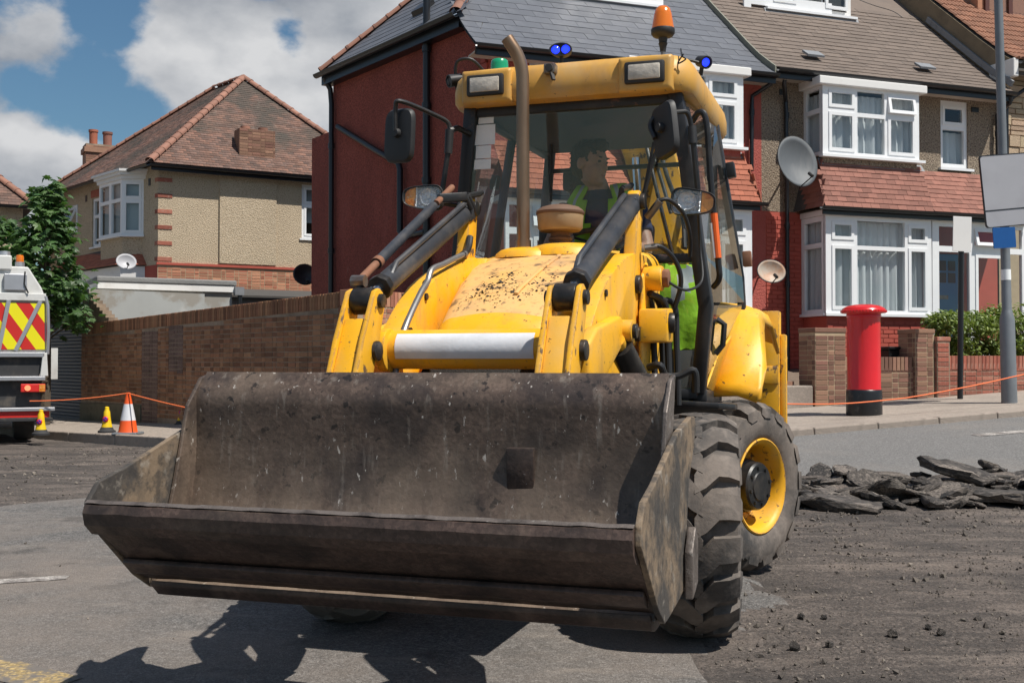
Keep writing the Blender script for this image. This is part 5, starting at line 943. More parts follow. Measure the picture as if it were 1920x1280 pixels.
    DR = MB(); DR.bb(min(U(3.36), U(4.14)), max(U(3.36), U(4.14)), 0.03, 0.08, 1.2, 3.24)
    for i in range(2):
        for j in range(2): pass
    DO = DR.build('front_door', M['blue_door'], H, 0, 0.006)
    for i in range(3):
        for j in range(2): o0 = 3.45 + i * 0.21; sub(DO, MB().bb(min(U(o0), U(o0 + 0.16)), max(U(o0), U(o0 + 0.16)), 0.02, 0.028, 2.72 + j * 0.22, 2.90 + j * 0.22), 'door_pane', M['room'], H, smooth=0)  # solid panes in the dark colour painted for unlit rooms
    sub(DO, MB().bb(min(U(3.62), U(3.86)), max(U(3.62), U(3.86)), 0.015, 0.03, 2.42, 2.49), 'letter_plate', M['bare'], H, smooth=0)
    # roof
    R = MB(); uL, uR = u_out
    back = [(-ROOFP[0][0] + 8.2, ROOFP[0][1])]
    prof = [(v, z + rooflift - 0.03) for v, z in ROOFP]; low = [(4.2, 9.7 + rooflift), (ROOFP[0][0] + 0.05, ROOFP[0][1] + rooflift - 0.16)]
    hl = lambda v: uL + hip * max(0, v - 0.5)
    R.loft([[((hl(v) if u == uL else u), v, z) for v, z in prof + low] for u in (uL, uR)]); R.add([(hl(4.2), 4.2, 9.97 + rooflift), (uR, 4.2, 9.97 + rooflift), (uR, 8.6, 6.0 + rooflift), (hl(6.5) if hip else uL, 8.6, 6.0 + rooflift)], [(0, 1, 2, 3)])
    RO = R.build('roof', M['felt'], H, 0)
    tiling(RO, H, lambda a, b: (uL + a, *roofpt(b, rooflift)), uR - uL, tile_len, tw, gauge, roofm, roof_t, tilename, keep=lambda a, b: uL + a > hl(roofpt(b)[0]) - 0.05)
    # plain surface above the pieces
    v0, zz0 = roofpt(tile_len, rooflift); MB().add([(hl(v0), v0, zz0 + 0.01), (uR, v0, zz0 + 0.01), (uR, 4.2, 10.0 + rooflift), (hl(4.2), 4.2, 10.0 + rooflift)], [(0, 1, 2, 3)]).build('upper_roof', roofm, RO, 0).matrix_basis = Matrix.Identity(4)
    RO.children[-1].data.transform(Matrix.Translation(-OFF[H.name]))
    gutter(H, [(uL, ROOFP[0][0] - 0.05, 6.10 + rooflift - 0.02), (uR, ROOFP[0][0] - 0.05, 6.10 + rooflift - 0.02)], 0.062); MB().bb(uL + 0.02, uR - 0.02, ROOFP[0][0] + 0.005, ROOFP[0][0] + 0.03, 5.93 + rooflift, 6.07 + rooflift).build('fascia', M['pipe'], H, 0); MB().bb(uL + 0.02, uR - 0.02, ROOFP[0][0] + 0.03, 0.0, 5.99 + rooflift, 6.01 + rooflift).build('soffit', M['cream'], H, 0)
    return H, RO, U
HB, RB, UB = terrace_house('b', 'brown pebbledash terraced house with brown tiled roof and red tiled skirt over its bay', -2.0, 1, M['peb_brown'], M['red_brick_paint'], 0.10, M['tile_brown'], 0.335, 0.168, 0.016, (-2.05, 3.0), 'roof_tile', 3.3)
HA, RA, UA = terrace_house('a', 'red rendered end terrace house with blue slate roof behind the yellow cab', -2.0, -1, M['red_render'], M['red_render'], 0.0, M['slate'], 0.47, 0.235, 0.010, (-7.35, -2.04), 'roof_slate', 2.9, hip=0.62)
# painted brickwork on house B's ground floor
for root, o0, o1, nn, zlo, zhi in ((HB, 0.0, 0.70, 0.0, 0.7, 3.84), (HB, 0.75, 2.85, 0.67, 0.7, 2.04)):
    W_ = [c for c in root.children if c.name.startswith('lower_wall' if nn == 0 else 'bay_base')][0]
    brickwork(W_, root, (-2.0 + o0, -nn, 0), (1, 0, 0), o1 - o0, lambda s: zlo, lambda s: zhi, M['red_brick_paint'], proud=0.008, out=(0, -1, 0), cap=150, flemish=False)
# barge board between the two roofs, dormers, downpipes
mb = MB(); prof = [(v, z + 0.13) for v, z in ROOFP]; low = [(v, z - 0.03) for v, z in ROOFP[::-1]]; mb.prism([(-2.075, v, z) for v, z in prof + low], (0.03, 0, 0)); mb.build('barge_board', mat('grey green barge board', (0.20, 0.20, 0.16), 0.8, var=0.1, vs=4), HB, 0)
def dormer(H, u0, u1, v, z0, z1, fr, name='dormer'):
    D = MB().bb(u0, u1, v + 0.02, v + 2.2, z0 + 0.02, z1).build(name, M['room'] if False else M['white_paint'], H, 0)
    n = 3; w = (u1 - u0 - 0.16) / n; P = [(u0 + 0.08 + i * w + 0.05, u0 + 0.08 + (i + 1) * w - 0.05, z0 + 0.14, z1 - 0.2, 1 if i != 1 else 0) for i in range(n)]
    WN = window(H, lambda u, d, z: (u, v - 0.04 - d, z), (u0 - 0.02, u1 + 0.02, z0, z1), P, fd=0.05, sill=(u0 - 0.06, u1 + 0.06, z0, 0.08))
    for p in P: sub(WN, MB().add([(p[0] - 0.03, v + 0.016, p[2] - 0.03), (p[1] + 0.03, v + 0.016, p[2] - 0.03), (p[1] + 0.03, v + 0.016, p[3] + 0.03), (p[0] - 0.03, v + 0.016, p[3] + 0.03)], [(0, 1, 2, 3)]), 'room_dark_sheet', M['room'], H, smooth=0)  # flat dark sheet behind each pane, painted shade instead of a room
    MB().prism([(u0 - 0.1, v - 0.10, z0 - 0.10), (u1 + 0.1, v - 0.10, z0 - 0.10), (u1 + 0.1, v - 0.06, z0 - 0.02), (u0 - 0.1, v - 0.06, z0 - 0.02)], (0, 0.02, 0.01)).build('dormer_flashing', M['lead'], H, 0)
dormer(HB, -0.84, 1.07, 1.735, 7.97, 9.3, 0); dormer(HA, -4.92, -3.20, 1.50, 7.66, 8.9, 0)
pipe(HB, [(-1.86, -0.38, 6.02), (-1.86, -0.36, 5.96), (-1.64, -0.07, 5.75), (-1.63, -0.07, 5.6), (-1.62, -0.07, 4.1), (-1.62, -0.08, 0.95)], clips=[(-1.62, -0.07, 5.5), (-1.62, -0.07, 3.6), (-1.62, -0.075, 2.6)])
pipe(HA, [(-2.10, -0.38, 6.0), (-2.12, -0.34, 5.93), (-2.30, -0.07, 5.78), (-2.31, -0.07, 5.6), (-2.32, -0.07, 4.5)], clips=[(-2.31, -0.07, 5.5)])
pipe(HB, [(2.92, -0.42, 6.1), (2.93, -0.40, 6.0), (2.93, -0.08, 5.85), (2.93, -0.08, 4.75)], clips=[(2.93, -0.08, 5.5)])
for u in (-1.15, 1.25): MB().prism([(u, -0.02, 6.44 + 0.14), (u + 0.34, -0.02, 6.44 + 0.14), (u + 0.34, 0.16, 6.56 + 0.14), (u, 0.16, 6.56 + 0.14)], (0, -0.012, 0.035)).build('roof_vent', M['lead'], HB, 0)
MB().bb(-1.72, -1.60, -0.02, 0.0, 5.86, 5.96).build('air_brick', M['pipe'], HB, 0); MB().bb(2.40, 2.56, -0.02, 0.0, 5.88, 5.97).build('air_brick', M['pipe'], HB, 0)
# cable running down over roof and wall of house B
hose([(-1.2, 0.98, 7.45), (-1.0, 0.5, 7.0), (-0.4, 0.0, 6.55), (-0.1, -0.3, 6.35), (0.0, -0.45, 6.2)], 0.006, 'roof_cable', M['pipe'], None).parent = HB
HB.children[-1].data.transform(Matrix.Translation(-OFF[HB.name]))
# --- gable flank of the slate house, skewed to the plot
N0 = TER.inv((-0.40, 17.52, 0)); F0 = TER.inv((-3.44, 21.62, 0)); N0.z = F0.z = 0; sd = (F0 - N0).normalized(); inn = Vector((sd.y, -sd.x, 0)); inn = inn if inn.x > 0 else -inn
zv = lambda z: Vector((0, 0, z)); GW = MB(); GW.prism([N0, F0, F0 + zv(6.72), N0 + sd * 0.72 + zv(6.74), N0 + sd * 0.4 + zv(6.54), N0 + zv(6.30)], inn * 0.25); GO = GW.build('flank_wall', M['gable_red'], HA, 0)
GW2 = MB().prism([F0 + sd * 0.02 + inn * 0.05, F0 + sd * 1.1 + inn * 0.1, F0 + sd * 1.1 + inn * 3, F0 + inn * 3], (0, 0, 5.75)).build('rear_wall', M['gable_red'], HA, 0)
zg = 6.80; eo = -inn * 0.22; E0 = N0 + eo - sd * 0.12; E1 = F0 + eo + sd * 0.1
def sidep(a, b): p = E0 + sd * a + inn * (b * 0.72); return (p.x, p.y, zg + b * 0.694)
Ls = (E1 - E0).length; SR = MB(); SR.add([sidep(0.62, 0), sidep(Ls, 0), sidep(Ls - 1.75, 4.2), sidep(3.38, 4.2)], [(0, 1, 2, 3)]); SRO = SR.build('side_roof', M['slate'], HA, 0)
tiling(SRO, HA, sidep, Ls, 3.4, 0.47, 0.235, M['slate'], 0.010, 'roof_slate', keep=lambda a, b: a < Ls - 0.42 * b and a > 0.62 + 0.64 * b, lift=0.012)
ridge_run(SRO, HA, Vector(sidep(Ls, 0)) + Vector((0, 0, 0.05)), Vector(sidep(Ls - 1.68, 4.0)) + Vector((0, 0, 0.05)), 13)
ridge_run(SRO, HA, Vector(sidep(0.66, 0)) + Vector((0, 0, 0.03)), Vector(sidep(3.25, 4.0)) + Vector((0, 0, 0.05)), 14)
gutter(HA, [Vector(sidep(0.55, -0.03)) - inn * 0.05, Vector(sidep(Ls + 0.05, -0.03)) - inn * 0.05], 0.07); E0 = E0 + sd * 0.6; MB().prism([E0 + inn * 0.02 + Vector((0, 0, zg - 0.22)), E1 + inn * 0.02 + Vector((0, 0, zg - 0.22)), E1 + inn * 0.02 + Vector((0, 0, zg - 0.03)), E0 + inn * 0.02 + Vector((0, 0, zg - 0.03))], inn * 0.2).build('side_fascia', M['pipe'], HA, 0)
def onflank(a, z, o=0.08): p = N0 + sd * a - inn * o; return (p.x, p.y, z)
pipe(HA, [onflank(1.62, 7.4), onflank(1.62, 6.2), onflank(1.62, 4.0), onflank(1.60, 1.5)], 0.062, 'soil_pipe', clips=[onflank(1.62, 6.5), onflank(1.62, 5.55), onflank(1.62, 4.3)])
pipe(HA, [onflank(5.08, 6.70, 0.2), onflank(5.07, 6.5), onflank(5.02, 6.2), onflank(5.02, 1.4)], 0.05, clips=[onflank(5.02, 5.4), onflank(5.02, 3.4)])
pipe(HA, [onflank(4.72, 5.72, 0.1), onflank(3.2, 5.02, 0.1), onflank(2.5, 4.72, 0.1), onflank(2.44, 4.6, 0.1), onflank(2.44, 3.52, 0.1), onflank(2.3, 3.42, 0.1), onflank(1.62, 3.44, 0.1)], 0.055, 'waste_pipe', clips=())
MB().prism([Vector(sidep(1.9, 0.85)) + Vector((0, 0, 0.03)), Vector(sidep(2.35, 0.85)) + Vector((0, 0, 0.03)), Vector(sidep(2.35, 1.1)) + Vector((0, 0, 0.03)), Vector(sidep(1.9, 1.1)) + Vector((0, 0, 0.03))], (-0.04, -0.03, 0.08)).build('roof_vent', M['pipe'], HA, 0)
quo = []
for k in range(13):
    z = 4.9 + k * 0.11; p = N0 + sd * 0.10 - inn * 0.0; quo.append((k % 3, basis(sd * (0.2 if k % 2 else 0.12), inn * -1, Vector((0, 0, 1)), N0 + sd * 0.08 - inn * 0.012 + Vector((0, 0, z)))))
pieces(GO, HA, 'quoin_brick', quo, brick_mesh(M['red_brick_paint'], 1.0, 0.095, 0.06, 'quoin_brick'))
# --- stone clad house on the right, only its left end in view
HC = thing('terraced_house', 'cream stone clad house with brown pantile roof at the right edge', 'house', TER, (5.5, 0, 1.1))
wall_holes(3.0, 8.0, 0.6, 6.75, [(4.2, 6.4, 4.8, 6.2), (4.2, 6.4, 2.0, 3.6)], lambda o, d, z: (o, -0.02 + d, z)).build('front_wall', M['mortar_tan'], HC, 0)
MB().bb(3.06, 8.0, 0.6, 7.6, 0.6, 6.7).build('room_dark_block', M['room'], HC, 0)  # dark filled block in place of shaded rooms
FW = HC.children[0]; items = []; me = []
for q in range(4):
    mb = MB(); mb.bb(-0.5, 0.5, -0.05, 0.0, -0.5, 0.5); b_ = mb.mesh('cladding_stone', M['stone'], 0, 0.02, 2); me.append(b_)
zz = 3.9
while zz < 6.7:
    hh = random.choice((0.10, 0.14, 0.18, 0.22)); uu = 3.01
    while uu < 4.2:
        ll = random.uniform(0.16, 0.42); sub_ = random.random() < 0.25 and hh > 0.15
        for (za, hb) in (((zz, hh / 2 - 0.005), (zz + hh / 2, hh / 2)) if sub_ else ((zz, hh),)): items.append((random.randrange(4), Matrix.Translation((uu + ll / 2, -0.025 - random.uniform(0, 0.02), za + hb / 2)) @ Matrix.Diagonal((ll - 0.015, 1, hb - 0.014, 1))))
        uu += ll
    zz += hh
pieces(FW, HC, 'cladding_stone', items, me)
window(HC, lambda u, d, z: (u, 0.03 - d, z), (4.2, 6.4, 4.8, 6.2), [(4.3, 4.95, 4.9, 6.1, 1), (5.05, 5.6, 4.9, 6.1), (5.7, 6.3, 4.9, 6.1, 1)], curtain=('net', 4.25, 6.35, 4.85, 6.1, 0.14), sill=(4.1, 6.5, 4.8, 0.1)); window(HC, lambda u, d, z: (u, 0.03 - d, z), (4.2, 6.4, 2.0, 3.6), [(4.3, 5.2, 2.1, 3.5), (5.3, 6.3, 2.1, 3.5)], curtain=('net', 4.25, 6.35, 2.05, 3.5, 0.14))
cl_ = 0.72; mb = MB(); prof = [(v, z + cl_ - 0.03) for v, z in ROOFP]; mb.loft([[(u, v, z) for v, z in prof + [(4.2, 9.4), (-0.35, 6.55)]] for u in (3.06, 8.2)]); mb.add([(3.06, 4.2, 10.7), (8.2, 4.2, 10.7), (8.2, 8.6, 6.8), (3.06, 8.6, 6.8)], [(0, 1, 2, 3)]); RC = mb.build('roof', M['felt'], HC, 0)
MB().prism([(3.02, v, z + cl_ - 0.05) for v, z in ROOFP] + [(3.02, v, z - 0.2) for v, z in ROOFP[::-1] if v > -0.1], (0.03, 0, 0)).build('parapet_flank', M['olive'], HC, 0)
pm = []
for q in range(2):
    mb = MB(); g0 = []
    for i in range(13): x = -0.5 + i / 12; g0.append([(x, y, (0.035 * abs(math.sin(math.pi * 3 * (x + 0.5))) ** 0.7) + (0.022 if y < 0.01 else 0.004)) for y in (0.0, 0.30)])
    mb.grid(g0); g1 = [[(-0.5 + i / 12, 0.0, (0.035 * abs(math.sin(math.pi * 3 * i / 12)) ** 0.7) + 0.022), ] + [(-0.5 + i / 12, 0.0, 0.0)] for i in range(13)]; mb.grid(g1); pm.append(mb.mesh('pantile', M['pantile'], 0))
items = []; b = 0.0
while b < 3.4:
    for i in range(8):
        a = 3.05 + 0.29 * i; v, z = roofpt(b, cl_); v2, z2 = roofpt(b + 0.25, cl_); py = Vector((0, v2 - v, z2 - z)).normalized(); items.append((0, basis(Vector((0.29, 0, 0)), py, Vector((1, 0, 0)).cross(py), Vector((a + 0.145, v, z)))))
    b += 0.25
pieces(RC, HC, 'pantile', items, pm)
gutter(HC, [(3.12, -0.47, 6.78), (8.2, -0.47, 6.78)], 0.062); MB().bb(3.0, 3.12, -0.42, 0.2, 6.5, 6.84).build('corbel', M['white_paint'], HC, 0, 0.02); MB().bb(3.12, 8.2, -0.40, 0.0, 6.62, 6.66).build('soffit', M['cream'], HC, 0)
pipe(HC, [(3.9, -0.44, 6.72), (3.8, -0.38, 6.6), (3.2, -0.12, 6.15), (3.13, -0.10, 6.0), (3.13, -0.10, 4.0)])
DC = MB().bb(3.95, 5.5, 1.5, 3.5, 7.9, 9.4).build('dormer', M['brick_orange'], HC, 0); window(HC, lambda u, d, z: (u, 1.45 - d, z), (4.1, 5.4, 7.98, 9.3), [(4.2, 4.7, 8.1, 9.2), (4.8, 5.3, 8.1, 9.2)], mtl=mat('brown timber', (0.10, 0.035, 0.025), 0.5))
MB().bb(3.85, 5.6, 1.36, 1.46, 7.82, 7.97).build('dormer_flashing', M['lead'], HC, 0)
lst = []
for k in range(16): v, z = roofpt(0.15 + k * 0.18, 0.16); lst.append((0, Matrix.Translation((2.985, v, z + 0.05)) @ Euler((R_(40), 0, 0)).to_matrix().to_4x4()))
pieces(RB, HB, 'step_flashing', lst, [MB().bb(-0.02, 0.025, -0.10, 0.10, -0.02, 0.09).mesh('step_flashing', M['lead'], 0)])
# ---------------------------------------------------------------- pebbledash house on the left (corner at its frame's origin)
LH = thing('corner_house', 'beige pebbledash corner house with hipped clay tile roof beyond the brick wall', 'house', LHF, (0, 0, 0))
LD = Vector((-0.241, 0.968, 0)).normalized(); LN = Vector((-LD.y, LD.x, 0))      # along and out of the shaded left front
def lf(a, d, z): p = LD * a + LN * d; return (p.x, p.y, z)
rw = wall_holes(0, 5.9, 0.0, 6.2, [(3.70, 4.6, 4.55, 5.98)], lambda u, d, z: (u, d, z)).build('side_wall', M['peb_beige'], LH, 0)
lw = wall_holes(0, 7.0, 0.0, 6.2, [(3.22, 4.02, 4.42, 5.76)], lambda u, d, z: lf(u, -d, z)).build('front_wall', M['peb_brown2'] if 'peb_brown2' in M else M['peb_beige'], LH, 0)
MB().prism([(0.5, 0.5, 0), (5.9, 0.5, 0), (5.9, 6.5, 0), Vector(lf(6.6, -0.5, 0))], (0, 0, 6.1)).build('room_dark_block', M['room'], LH, 0)  # block painted dark for the shade indoors
MB().bb(1.52, 1.56, -0.05, 0.01, 3.8, 6.15).build('render_step', M['peb_beige'], LH, 0); MB().bb(1.56, 3.0, -0.05, 0.0, 3.8, 6.15).build('chimney_breast', M['peb_beige'], LH, 0)
window(LH, lambda u, d, z: (u, 0.04 - d, z), (3.70, 4.6, 4.55, 5.98), [(3.79, 4.5, 5.5, 5.9, 1), (3.79, 4.5, 4.64, 5.42, 1)], curtain=('blind', 3.75, 4.55, 5.0, 5.9, 0.2), sill=(3.64, 4.66, 4.55, 0.08))
SC = MB().bb(-0.04, 5.9, -0.05, 0.02, 3.70, 3.76).build('string_course', M['red_brick_paint'], LH, 0); BB = MB().bb(-0.01, 5.9, -0.012, 0.0, 0.0, 3.70).build('brick_base', M['mortar_tan'], LH, 0)
brickwork(BB, LH, (0, -0.012, 0), (1, 0, 0), 5.5, lambda s: 2.75, lambda s: 3.70, M['brick_orange'], out=(0, -1, 0), cap=300)
BL_ = MB().add([lf(0, 0.01, 0), lf(7, 0.01, 0), lf(7, 0.01, 3.7), lf(0, 0.01, 3.7)], [(0, 1, 2, 3)]).build('brick_base', M['red_brick_paint'], LH, 0)
for k in range(6):
    z = 5.82 - k * 0.395; MB().bb(-0.015, 0.34, -0.016, 0.02, z - 0.05, z + 0.05).build('quoin', M['brick_red'], LH, 0, 0.006); MB().add([lf(-0.01, 0.014, z - 0.05), lf(0.16, 0.014, z - 0.05), lf(0.16, 0.014, z + 0.05), lf(-0.01, 0.014, z + 0.05)], [(0, 1, 2, 3)]).build('quoin', M['brick_red'], LH, 0)
# canted upper bay on the shaded front
def bayface(p0, p1):
    p0 = Vector(p0); p1 = Vector(p1); d = (p1 - p0); L = d.length; d.normalize(); o = d.cross(Vector((0, 0, 1))); o = o if o.dot(LN) > 0 else -o
    return L, (lambda u, dd, z: tuple(p0 + d * u + o * dd + Vector((0, 0, z))))
b0, b1, b2, b3 = [Vector(lf(*q, 0)) for q in ((0.82, 0.0), (1.18, 0.42), (2.55, 0.42), (2.95, 0.0))]
for (p, q, n) in ((b0, b1, 1), (b1, b2, 2), (b2, b3, 1)):
    L, fb = bayface(p, q); w = L / n; pn = []
    for i in range(n): pn += [(i * w + 0.07, (i + 1) * w - 0.07, 5.45, 5.84, 1 if n == 1 else 0), (i * w + 0.07, (i + 1) * w - 0.07, 4.58, 5.36, 1 if n == 1 else 0)]
    window(LH, fb, (0, L, 4.5, 5.92), pn, curtain=('blind', 0.06, L - 0.06, 4.55, 5.88, 0.12), sill=(-0.03, L + 0.03, 4.5, 0.07), name='bay_window')
for z0, z1, e in ((5.92, 6.02, 0.04), (6.02, 6.10, 0.10), (6.10, 6.16, 0.15)):
    MB().prism([lf(0.75 - e, 0, z0), lf(1.15 - e, 0.42 + e, z0), lf(2.58 + e, 0.42 + e, z0), lf(3.0 + e, 0, z0)], (0, 0, z1 - z0)).build('bay_cornice', M['white_paint'], LH, 0)
MB().prism([lf(0.85, -0.02, 3.9), lf(1.2, 0.38, 3.9), lf(2.53, 0.38, 3.9), lf(2.92, -0.02, 3.9)], (0, 0, 0.56)).build('bay_skirt', M['peb_beige'], LH, 0)
window(LH, lambda u, d, z: lf(u, -0.04 + d, z), (3.22, 4.02, 4.42, 5.76), [(3.30, 3.58, 5.3, 5.68), (3.30, 3.58, 4.5, 5.22), (3.66, 3.94, 5.3, 5.68), (3.66, 3.94, 4.5, 5.22)], curtain=('blind', 3.26, 3.98, 4.45, 5.7, 0.16), sill=(3.16, 4.08, 4.42, 0.1))
MB().prism([lf(3.18, 0.01, 5.78), lf(4.06, 0.01, 5.78), lf(4.06, 0.01, 5.98), lf(3.18, 0.01, 5.98)], (LN.x * 0.012, LN.y * 0.012, 0)).build('brick_lintel', M['brick_red'], LH, 0)
window(LH, lambda u, d, z: lf(u, 0.02 + d, z), (5.0, 5.8, 4.9, 5.7), [(5.08, 5.72, 5.1, 5.62, 1.45)], name='open_window')
pipe(LH, [lf(3.08, 0.1, 6.0), lf(3.08, 0.08, 4.4)], 0.04)
MB().bb(0.0, 0.0, 0, 0, 0, 0).build if False else None
for a in (0.42, 4.35): MB().prism([lf(a, 0.0, 5.72), lf(a + 0.12, 0.0, 5.72), lf(a + 0.12, 0.0, 5.90), lf(a, 0.0, 5.90)], (LN.x * 0.012, LN.y * 0.012, 0)).build('air_brick', M['pipe'], LH, 0)
# little tiled canopy over the ground floor
CA = MB(); cz, cz1 = 3.72, 4.22; ring0 = [lf(0.62, 0.0, cz), lf(0.95, 0.62, cz), lf(5.6, 0.62, cz), lf(5.6, 0.0, cz)]; CA.add([lf(0.62, 0, cz), lf(0.95, 0.62, cz), lf(1.35, 0.1, cz1 + 0.12), lf(1.2, 0, cz1 + 0.12)], [(0, 1, 2, 3)]); CA.add([lf(0.95, 0.62, cz), lf(5.6, 0.62, cz), lf(5.6, 0.05, cz1), lf(1.35, 0.05, cz1 + 0.1)], [(0, 1, 2, 3)]); CA.add(ring0, [(0, 1, 2, 3)]); CAO = CA.build('canopy_roof', M['felt'], LH, 0)
tiling(CAO, LH, lambda a, b: lf(0.95 + a, 0.62 - 0.55 * b / 0.75, cz + 0.5 * b / 0.75), 4.6, 0.74, 0.165, 0.095, M['tile_orange'], 0.014, 'canopy_tile', keep=lambda a, b: a > 0.4 * b)
tiling(CAO, LH, lambda a, b: lf(0.62 + 0.33 * a / 0.7 + 0.55 * b / 0.85, 0.62 * a / 0.7 * (1 - b / 0.95), cz + 0.6 * b / 0.85), 0.7, 0.8, 0.165, 0.095, M['tile_orange'], 0.014, 'canopy_tile')
MB().prism([lf(0.7, 0.0, 2.6), lf(1.0, 0.52, 2.6), lf(5.5, 0.52, 2.6), lf(5.5, 0.0, 2.6)], (0, 0, 1.1)).build('ground_bay', M['white_paint'], LH, 0)
# hipped roof
APX = Vector((2.95, 3.0, 9.36)); ce_ = Vector((-0.27, -0.28, 6.18)); re_ = Vector((6.2, -0.28, 6.18)); le_ = Vector(lf(7.2, 0.28, 6.14)); RG = Vector((2.55, 4.6, 9.36)); lb = Vector(lf(7.2, -3.2, 8.0))
RFM = MB(); RFM.add([ce_, re_, APX], [(0, 1, 2)]); RFM.add([ce_, APX, RG, le_], [(0, 1, 2, 3)]); RFM.add([re_, (6.2, 6.5, 6.2), RG, APX], [(0, 1, 2, 3)]); RFM.add([le_, RG, (6.2, 6.5, 6.2)], [(0, 1, 2)]); LR_ = RFM.build('roof', M['tile_old'], LH, 0)
def plane_surf(o, u, v): o, u, v = Vector(o), Vector(u).normalized(), Vector(v).normalized(); return lambda a, b: tuple(o + u * a + v * b)
upv = APX - Vector((2.95, -0.28, 6.18)); sl_ = upv.length
tiling(LR_, LH, plane_surf(ce_, (1, 0, 0), upv), 6.47, sl_, 0.165, 0.100, M['tile_old'], 0.014, 'roof_tile', keep=lambda a, b: 3.22 * b / sl_ - 0.05 < a < 6.47 - 3.25 * b / sl_ + 0.05, cap=300)
ud = (le_ - ce_).normalized(); vv = (APX - ce_) - ud * (APX - ce_).dot(ud); sl2_ = vv.length; ta = (APX - ce_).dot(ud); Ltot = (le_ - ce_).length; tr = (RG - ce_).dot(ud)
tiling(LR_, LH, plane_surf(ce_, ud, vv), Ltot, sl2_, 0.165, 0.100, M['tile_old'], 0.014, 'roof_tile', keep=lambda a, b: ta * b / sl2_ < a < Ltot - (Ltot - tr) * b / sl2_, cap=0)
up_ = Vector((0, 0, 0.04)); ridge_run(LR_, LH, ce_ + up_, APX + up_, 18, 0.115); ridge_run(LR_, LH, re_ + up_, APX + up_, 18, 0.115); ridge_run(LR_, LH, le_ + up_, RG + up_, 20, 0.10); ridge_run(LR_, LH, RG + up_, APX + up_, 5, 0.10)
gutter(LH, [ce_ + Vector((0, -0.04, -0.03)), re_ + Vector((0, -0.04, -0.03))], 0.065); gutter(LH, [ce_ + LN * 0.04 + Vector((0, 0, -0.03)), le_ + LN * 0.04 + Vector((0, 0, -0.03))], 0.065)
MB().prism([ce_ + Vector((0.05, 0.03, -0.17)), re_ + Vector((0, 0.03, -0.17)), re_ + Vector((0, 0.03, -0.04)), ce_ + Vector((0.05, 0.03, -0.04))], (0, 0.03, 0)).build('fascia', M['pipe'], LH, 0)
def chimney(root, c, w, d, z0, z1, pots, m='brick_tan', corb=True):
    C_ = MB().bb(c[0] - w / 2, c[0] + w / 2, c[1] - d / 2, c[1] + d / 2, z0, z1).build('chimney_stack', M[m], root, 0)
    if corb:
        sub(C_, MB().bb(c[0] - w / 2 - 0.05, c[0] + w / 2 + 0.05, c[1] - d / 2 - 0.05, c[1] + d / 2 + 0.05, z1 - 0.22, z1 - 0.06), 'chimney_cap', M[m], root, smooth=0); sub(C_, MB().bb(c[0] - w / 2 + 0.0, c[0] + w / 2 - 0.0, c[1] - d / 2 + 0.0, c[1] + d / 2 - 0.0, z1, z1 + 0.05), 'chimney_mortar', M['mortar'], root, smooth=0)
    for x, h, r, mm in pots: sub(C_, MB().lathe([(r * 0.95, z1 + 0.03), (r, z1 + h - 0.08), (r * 1.15, z1 + h - 0.07), (r * 1.15, z1 + h), (r * 0.85, z1 + h), (r * 0.8, z1 + 0.1)], (c[0] + x, c[1], 0), 'z', 16), 'chimney_pot', M[mm], root)
    for face in range(1):
        brickwork(C_, root, (c[0] - w / 2, c[1] - d / 2, 0), (1, 0, 0), w, lambda s: z0, lambda s: z1, M['brick_orange' if m == 'brick_orange' else m], out=(0, -1, 0), cap=60)
chimney(LH, (2.55, 0.42), 0.95, 0.5, 6.3, 7.35, [(-0.25, 0.10, 0.11, 'ridge'), (0.22, 0.10, 0.11, 'ridge')], 'brick_tan', corb=False)
chimney(LH, (0.0, 9.2), 0.85, 0.7, 6.8, 8.15, [(-0.15, 0.55, 0.13, 'tile_orange'), (0.28, 0.52, 0.14, 'tile_red')], 'brick_tan')
# --- house whose roof shows at the far left
FHF = Frame((-14.75, 31.0, 0.45), 29); FH = thing('far_house', 'house with brown hipped tile roof cut off by the left edge', 'house', FHF, (0, 0, 0))
MB().bb(-5, 1.2, 0.2, 7, 0, 5.2).build('wall', M['peb_beige'], FH, 0); a, b, c_, d_ = Vector((-5.4, -0.1, 5.2)), Vector((1.5, -0.1, 5.2)), Vector((-1.9, 3.2, 8.4)), Vector((-1.9, 4.2, 8.4))
FR = MB(); FR.add([a, b, c_], [(0, 1, 2)]); FR.add([b, (1.5, 7.2, 5.2), d_, c_], [(0, 1, 2, 3)]); FR.add([a, c_, d_, (-5.4, 7.2, 5.2)], [(0, 1, 2, 3)]); FRO = FR.build('roof', M['tile_old'], FH, 0)
uv = c_ - Vector((-1.9, -0.1, 5.2)); sl3 = uv.length; tiling(FRO, FH, plane_surf(a, (1, 0, 0), uv), 6.9, sl3, 0.2, 0.125, M['tile_old'], 0.014, 'roof_tile', keep=lambda a_, b_: 3.5 * b_ / sl3 < a_ < 6.9 - 3.4 * b_ / sl3, cap=0); ridge_run(FRO, FH, b + up_, c_ + up_, 16, 0.13); gutter(FH, [a + Vector((0, -0.05, -0.03)), b + Vector((0, -0.05, -0.03))])
